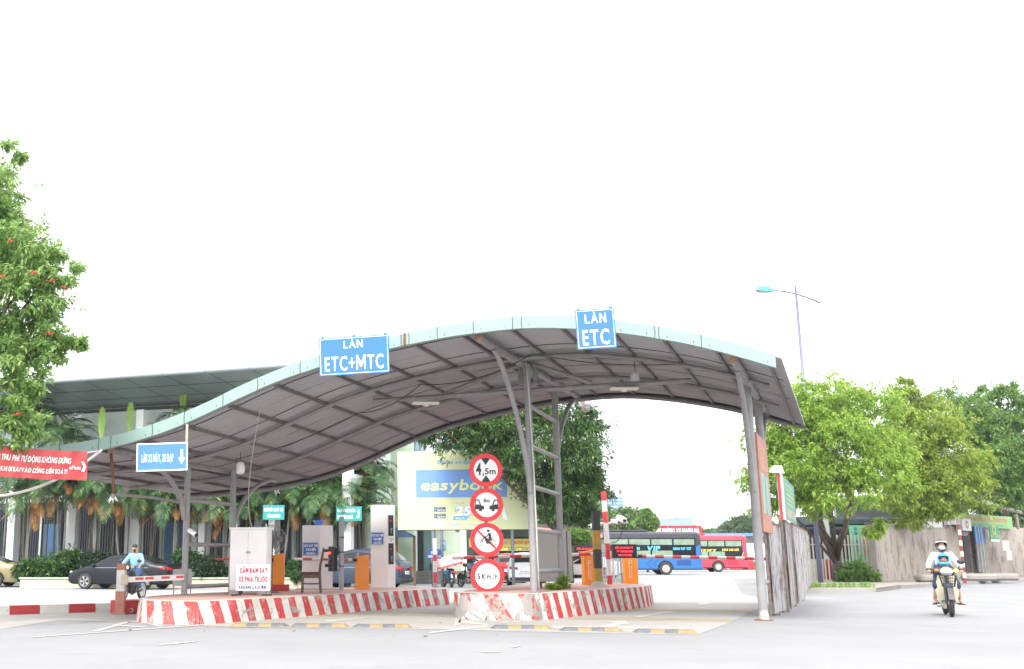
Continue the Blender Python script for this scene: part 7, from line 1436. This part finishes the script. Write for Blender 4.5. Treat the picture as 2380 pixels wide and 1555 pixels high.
# trees on the right
def rtree(label, base, blobs, nb_, tw, k, L, wd, m, seed, trunkpaths, sig=.24, inner=.4, droop=.6, nl=12, r0=.25, name='broadleaf_tree'):
    t = thing(name, label, 'tree', base); o, bc = leafcloud('crown', t, blobs, nb_, tw, k, L, wd, m, seed, sig, droop, inner); tp = trunkpaths[0][0][-1]
    branches('trunk', t, trunkpaths+limbs(Vector(base), bc, nl, r0, seed, tp)); return t
g = G(1947, 1352, .15); Y = g.y; q = lambda u, v, dY=0: P(u, v, Y+dY)
rtree('bright light green tree with forked trunk in front of the picket fence', tuple(g), [bl(1905, 945, 110, 70, 51), bl(1990, 920, 95, 58, 52), bl(1850, 1000, 110, 78, 51), bl(1950, 1030, 120, 80, 50), bl(2040, 1000, 80, 80, 51.5), bl(1790, 1060, 62, 75, 51), bl(1775, 1140, 50, 75, 51.5), bl(1860, 1110, 90, 70, 49.5), bl(1960, 1130, 110, 62, 49), bl(2050, 1100, 80, 60, 50), bl(1900, 1175, 65, 42, 50), bl(1890, 905, 45, 30, 52), bl(2035, 1225, 38, 18, 50)],
      290, 24, 7, .23, .042, LG1, 21, [([q(1947, 1353), q(1944, 1300), q(1943, 1275)], (.24, .2)), ([q(1943, 1277), q(1915, 1240), q(1905, 1205), q(1918, 1160)], (.16, .12)), ([q(1918, 1162), q(1900, 1135), q(1870, 1110)], (.11, .05)), ([q(1918, 1162), q(1940, 1140), q(1990, 1125)], (.11, .05)), ([q(1943, 1277), q(1965, 1230), q(1972, 1170), q(1985, 1110)], (.17, .08))])
rtree('yellow green tree behind the forked tree, hanging over the stained wall', (P(2150, 1300, 73).x, 73, .1), [bl(2110, 940, 60, 45, 60), bl(2150, 985, 90, 62, 59), bl(2190, 1060, 90, 70, 58.5), bl(2100, 1060, 90, 80, 59), bl(2130, 1140, 105, 60, 58), bl(2220, 1130, 85, 55, 58), bl(2245, 1195, 22, 12, 58) if False else bl(2205, 1190, 40, 24, 58), bl(2120, 1195, 70, 26, 58), bl(2100, 895, 22, 20, 60), bl(2270, 1085, 50, 50, 59)],
      270, 24, 6, .25, .045, LG2, 22, [([P(2150, 1345, 73), P(2145, 1230, 71), P(2140, 1130, 66)], (.22, .15))])
rtree('darker green tree rising at the right edge of the picture', (P(2330, 1300, 88).x, 88, .1), [bl(2205, 955, 75, 60, 66), bl(2260, 990, 60, 60, 66), bl(2330, 950, 70, 60, 66), bl(2345, 905, 35, 25, 66), bl(2300, 1060, 80, 60, 65), bl(2370, 1040, 55, 70, 65), bl(2360, 1130, 60, 55, 65), bl(2290, 920, 28, 20, 67), bl(2250, 930, 25, 20, 67), bl(2420, 1000, 60, 100, 66)],
      230, 22, 6, .27, .05, LG3, 23, [([P(2335, 1340, 88), P(2338, 1220, 84), P(2332, 1050, 70)], (.25, .16))], sig=.22)
rtree('dark shady tree behind the shop awning at the right edge', (P(2380, 1300, 96).x, 96, 0), [bl(2370, 1170, 70, 60, 90), bl(2290, 1140, 70, 45, 92), bl(2375, 1260, 50, 70, 88), bl(2330, 1200, 50, 40, 92), bl(2200, 1100, 80, 50, 92)], 200, 22, 6, .35, .07, LGD, 24, [([P(2380, 1340, 96), P(2380, 1250, 95), P(2375, 1180, 92)], (.3, .2))])
# distant trees
def dtree(label, base, blobs, m, seed, nb_=110, L=.5, name='distant_tree', tp=None):
    b0 = Vector(base); c = Vector(blobs[0][0]); rtree(label, base, blobs, nb_, 20, 5, L, L*.2, m, seed, [([b0, b0.lerp(Vector((c.x, c.y, c.z)), .55), Vector((c.x, c.y, c.z))], (.25, .12))], name=name, nl=7)
gd = 'distant trees behind the bus yard'
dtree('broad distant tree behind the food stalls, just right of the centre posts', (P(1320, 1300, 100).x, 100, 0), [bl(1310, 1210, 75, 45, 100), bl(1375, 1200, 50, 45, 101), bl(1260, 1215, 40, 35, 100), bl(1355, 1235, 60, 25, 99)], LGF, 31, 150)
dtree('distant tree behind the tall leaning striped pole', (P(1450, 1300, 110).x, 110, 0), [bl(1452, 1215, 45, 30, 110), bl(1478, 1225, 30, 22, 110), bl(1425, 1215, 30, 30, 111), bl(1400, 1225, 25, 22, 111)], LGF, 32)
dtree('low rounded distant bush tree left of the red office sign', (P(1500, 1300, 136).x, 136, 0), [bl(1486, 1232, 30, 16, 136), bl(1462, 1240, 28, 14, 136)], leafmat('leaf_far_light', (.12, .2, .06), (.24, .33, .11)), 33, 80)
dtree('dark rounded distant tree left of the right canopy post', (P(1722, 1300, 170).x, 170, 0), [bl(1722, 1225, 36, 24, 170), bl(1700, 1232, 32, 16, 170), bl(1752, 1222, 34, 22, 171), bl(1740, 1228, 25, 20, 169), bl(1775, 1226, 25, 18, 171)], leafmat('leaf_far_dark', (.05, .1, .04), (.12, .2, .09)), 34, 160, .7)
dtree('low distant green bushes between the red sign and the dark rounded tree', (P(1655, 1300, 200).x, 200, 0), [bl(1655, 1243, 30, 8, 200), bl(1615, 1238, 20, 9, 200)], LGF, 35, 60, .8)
# layered tree and umbrella tree
def layered(label, u, Y, rows, vb, m, seed, L=.3):
    base = P(u, 1300, Y); base.z = 0; t = thing('layered_tree', label, 'tree', tuple(base)); top = P(u, rows[0][0], Y)
    bls = [((P(uc, v, Y).x, Y, P(uc, v, Y).z), (ru*Y/2571, ru*Y/2571, rv*Y/2571)) for v, uc, ru, rv in rows]
    o, bc = leafcloud('crown', t, bls, 26*len(rows), 16, 5, L, L*.2, m, seed, .25, .1, .1, .35); branches('trunk', t, [([base, base.lerp(top, .5), top], (.12, .03))])
layered('slender layered tree standing left of the red office sign', 1504, 104, [(1192, 1504, 9, 4), (1200, 1502, 16, 4), (1208, 1505, 22, 4), (1217, 1502, 24, 4), (1226, 1503, 18, 4)], 0, LG3, 41, .4)
layered('thin young tree with flat leafy branches right of the grey booth', 1327, 57, [(1240, 1340, 26, 4), (1246, 1330, 30, 5), (1252, 1350, 22, 4), (1200, 1328, 8, 5)], 0, LG3, 42, .22)

# ------------------------------------------------------------------ areca palms
PG = leafmat('palm_green', (.028, .08, .03), (.11, .21, .075), (.3, .38, .15), .3); PO = leafmat('palm_dead', (.17, .075, .025), (.42, .21, .05), (.25, .16, .06), .35); PS = leafmat('palm_spear', (.28, .48, .08), (.42, .6, .14), None, .5)
STEM = mat('palm_stem', (.2, .19, .16), .8, var=.2, scale=5, bump=.2)
def frond(rg, p0, az, el, L, curve, nl=20, ll=.6, w=.048, fold=.35, hang=.5, fwd=.75):
    t_ = np.linspace(0, 1, nl); e = el-curve*t_**1.2; ds = L/(nl-1); dx = np.cos(e)*ds; dz = np.sin(e)*ds
    r = np.concatenate([[0], np.cumsum(dx[:-1])]); z = np.concatenate([[0], np.cumsum(dz[:-1])]); ca, sa = math.cos(az), math.sin(az)
    pts = np.stack([p0[0]+r*ca, p0[1]+r*sa, p0[2]+z], 1); fw = np.stack([np.cos(e)*ca, np.cos(e)*sa, np.sin(e)], 1); side = np.array([-sa, ca, 0.0]); upv = np.cross(fw, side); V = []
    i0 = 3
    for s in (-1, 1):
        ln = (ll*np.sin(PI*(.12+.8*t_[i0:]))*rg.uniform(.85, 1.1, nl-i0))[:, None]; d = unit(side*s*1.0+fw[i0:]*fwd-upv[i0:]*fold*-1*.6+rg.normal(size=(nl-i0, 3))*.06); d = unit(d)
        b = pts[i0:]; m_ = b+d*ln*.5; m_[:, 2] += -.02; tip = b+d*ln; tip[:, 2] -= ln[:, 0]*hang*.6; wv = fw[i0:]*w
        V.append(np.stack([b, m_+wv, tip, m_-wv], 1).reshape(-1, 3))
    a = pts[:-1]; b = pts[1:]; wv = side*.018; V.append(np.stack([a-wv, a+wv, b+wv*.7, b-wv*.7], 1).reshape(-1, 3)); return np.concatenate(V)
def palm(label, u, v, Y, seed, nst=3, dead=3, spear=0, spread=.9, Lf=2.0, green=13, z0=.35):
    rg = np.random.default_rng(seed); c = P(u, v, Y); t = thing('areca_palm', label, 'palm', (c.x, Y, z0), group='areca palms in front of the terminal building'); GV, DV, SV = [], [], []; stems = []
    for k in range(nst):
        a = rg.random()*2*PI; off = Vector((math.cos(a)*spread*rg.random(), math.sin(a)*spread*.6*rg.random(), 0)) if k else Vector((0, 0, 0)); h = c.z*(1 if k == 0 else rg.uniform(.78, 1.0)); b0 = Vector((c.x, Y, z0))+off*.4; tp = Vector((c.x+off.x, Y+off.y, h))
        mb2 = MB(); mb2.tube([b0, b0.lerp(tp, .5)+Vector((rg.uniform(-.1, .1), 0, 0)), tp, tp+Vector((0, 0, .3))], [.06, .05, .045, .03], STEM, 8); mb2.build('trunk', t, smooth=True, world=True)
        for i in range(green): GV.append(frond(rg, tp+Vector((0, 0, .1+.2*rg.random())), 2*PI*i/green+rg.uniform(-.3, .3), rg.uniform(.1, 1.15), Lf*rg.uniform(.75, 1.1), rg.uniform(1.3, 2.3)))
        for i in range((dead+1)//2 if k < 2 else 1): DV.append(frond(rg, tp-Vector((0, 0, .1)), rg.uniform(PI, 2*PI), rg.uniform(-.6, .3), Lf*.72, rg.uniform(.8, 1.3), ll=.36, w=.04, fold=.1, hang=.7))
        if spear and k == 0:
            SV.append(frond(rg, tp+Vector((0, -.3, .2)), -PI/2+rg.uniform(-.3, .3), 1.5, Lf*.95, -.12, fwd=2.6, ll=.6, w=.05, hang=.0, nl=30))
    for nm, L_, m_ in (('crown', GV, PG), ('dead_fronds', DV, PO), ('new_frond', SV, PS)):
        if L_: V = np.concatenate(L_); fastmesh(nm, V, np.arange(len(V)).reshape(-1, 4), m_, t, world=True)
pal = [('leftmost areca palm beside the gold car', 20, 1090, 53, 2), ('tall palm under the left tree, behind the banner', 75, 975, 55, 3), ('palm with orange hanging fronds just below the banner', 70, 1150, 51.5, 4), ('tall leaning palm above the banner right end', 140, 1010, 54, 3), ('palm with orange fronds above the left of the navy sedan', 155, 1150, 51.5, 5),
       ('palm rising between banner and low canopy edge', 212, 1100, 53.5, 2), ('palm with a big orange hanging frond above the sedan windscreen', 228, 1150, 51.5, 5), ('palm hanging over the man on the motorbike', 300, 1175, 51.5, 4), ('palm behind the small lane sign', 355, 1140, 53, 2), ('pale fronded palm behind the front left post', 410, 1180, 51.5, 3),
       ('palm between the two left canopy posts', 480, 1175, 51.8, 3), ('palm directly behind the back left post with orange fronds', 525, 1190, 51.2, 5), ('palm above the grey cabinet', 580, 1165, 52, 2), ('palm covering the half hidden teal sign', 645, 1150, 50.4, 1), ('palm above the blue flower pot', 725, 1120, 51, 1), ('short palm behind the ticket pillar with the blue pot', 755, 1190, 50, 1), ('palm left of the white column carrying the teal arrow sign', 780, 1130, 54.5, 2),
       ('tall palm drooping against the pale green stair tower', 838, 1085, 52, 3), ('low palm at the foot of the stair tower wall', 840, 1185, 51, 1)]
for i, (lab, u, v, Y, dd_) in enumerate(pal): palm(lab, u, v-(28 if v > 1110 else 0), Y, 100+i, nst=2, dead=dd_+1, Lf=2.3 if i != 17 else 1.8, green=19)
back = [('dark palm in the shade behind the gold car', 50, 1165, 54.5), ('dark palm in the shade between the first and second white column', 115, 1120, 54), ('dark palm behind the bonnet of the navy sedan', 190, 1130, 53.5), ('dark palm in front of the third white column', 265, 1130, 53.2), ('dark palm behind the roof of the navy sedan', 330, 1160, 52.8),
        ('dark palm left of the front left post', 385, 1115, 52.8), ('dark palm between front left post and its neighbour', 445, 1120, 52.6), ('dark palm left of the grey cabinet top', 505, 1140, 52.4), ('dark palm above the cage fan', 615, 1120, 53), ('dark palm above the motorbike ticket pillar', 690, 1170, 51.8), ('dark palm right of the signal post top', 765, 1110, 52)]
for i, (lab, u, v, Y) in enumerate(back): palm(lab, u, v, Y, 180+i, nst=1, dead=1, Lf=2.2, green=18)
for i, (lab, u, v, Y) in enumerate((('palm with bright upright new frond above the canopy edge, left one', 237, 1046, 53.5), ('palm with bright upright new frond above the canopy edge, middle one', 303, 1034, 53.5), ('palm with tall bright new frond against the grey soffit', 426, 985, 54), ('palm top peeking over the canopy edge right of the tall new frond', 512, 945, 59))): palm(lab, u, v, Y, 140+i, nst=1, dead=1, spear=i < 3, Lf=1.9, green=4)
# shrubs
def shrub(name, label, blobs, n, m, seed, L=.14, base=None, cat='shrub', group=None):
    c = blobs[0][0]; t = thing(name, label, cat, (c[0], c[1], base if base is not None else .4), group=group); o, bc = leafcloud('foliage', t, blobs, n, 18, 6, L, L*.24, m, seed, .3, .4, .2, .8)
    b = MB(); b0 = Vector((c[0], c[1], base if base is not None else .4)); [b.tube([b0, Vector(bc[i])], [.02, .008], BARK, 5) for i in range(0, min(len(bc), 12))]; b.build('stems', t, world=True)
SG = leafmat('shrub_green', (.02, .06, .02), (.09, .18, .045), None, .3); SD = leafmat('shrub_dark', (.012, .03, .015), (.045, .085, .035), None, .25)
shrub('bush', 'wide ferny green bush in the planter left of the navy sedan', [bl(105, 1322, 45, 24, 49.6), bl(70, 1325, 28, 18, 49.6), bl(150, 1318, 35, 24, 49.8), bl(165, 1300, 25, 20, 50)], 90, SG, 51, .2)
shrub('bush', 'dark bush in the planter above the bonnet of the navy sedan', [bl(218, 1308, 24, 22, 49.5), bl(245, 1300, 18, 16, 49.5)], 50, SD, 52)
shrub('bush', 'bright green leafy plant behind the front left canopy post', [bl(440, 1295, 16, 24, 50), bl(420, 1300, 14, 20, 50)], 30, SG, 53, .2)
shrub('bush', 'dark round bush left of the grey cabinet', [bl(478, 1325, 30, 26, 49), bl(505, 1325, 22, 25, 49.2), bl(460, 1310, 18, 20, 49.4)], 80, SD, 54)
shrub('bush', 'small green weeds spilling over the planter left of the motorbike ticket pillar', [bl(680, 1325, 14, 20, 49), bl(690, 1345, 8, 16, 48.3), bl(665, 1330, 12, 12, 49)], 30, SG, 55)
shrub('weed', 'weed growing beside the front centre canopy post', [bl(1283, 1366, 15, 9, 25.2)], 7, LG1, 56, .06, HC, 'weed'); shrub('weed', 'taller weed growing right of the back centre canopy post', [bl(1312, 1352, 14, 18, 26.0), bl(1305, 1362, 14, 10, 25.9)], 11, LG1, 57, .06, HC, 'weed')
shrub('bush', 'green bush at the foot of the forked tree', [bl(1985, 1330, 32, 20, 54), bl(2015, 1345, 28, 14, 54), bl(1965, 1340, 16, 12, 53.5)], 70, LG3, 58, .2, .15)
shrub('bush', 'dark mossy plants at the foot of the stained wall', [bl(2120, 1335, 38, 16, 63), bl(2090, 1340, 25, 12, 60)], 60, SD, 59, .16, .15)
# verge grass
rg = np.random.default_rng(9); N = 3500; f = rg.random(N); V = []
ua = 1885+f*150; va = 1357+rg.random(N)*9
base = np.array([list(G(float(a), float(b_), .15)) for a, b_ in zip(ua, va)]); a = rg.random(N)*2*PI; h = rg.uniform(.02, .2, N)*rg.random(N)*(.55+.45*np.sin(f*17+2*np.sin(f*41))); w3 = .02
d = np.stack([np.cos(a), np.sin(a), np.zeros(N)], 1); tip = base+d*(h*.4)[:, None]; tip[:, 2] += h; sdv = np.stack([-np.sin(a), np.cos(a), np.zeros(N)], 1)*w3
V = np.stack([base-sdv, base+sdv, tip+sdv*.1, tip-sdv*.1], 1).reshape(-1, 3); o = fastmesh('verge_grass', V, np.arange(N*4).reshape(-1, 4), LG3); tag(o, 'ragged green grass along the verge by the picket fence', 'grass', kind='stuff')

# ================================================================== HAZE
HAZE = True
if HAZE:
    b = MB(); hm = bpy.data.materials.new('haze_air'); hm.use_nodes = True; ht = hm.node_tree; ht.nodes.clear(); ho = ht.nodes.new('ShaderNodeOutputMaterial'); pv = ht.nodes.new('ShaderNodeVolumePrincipled')
    pv.inputs['Color'].default_value = (.86, .93, 1, 1); pv.inputs['Density'].default_value = .00032; pv.inputs['Anisotropy'].default_value = .3; ht.links.new(pv.outputs[0], ho.inputs['Volume'])
    b.box((150, 300, 34), (1100, 700, 70), hm); o = b.build('haze'); tag(o, 'thin pale haze filling the air over the whole site', 'haze', kind='stuff')
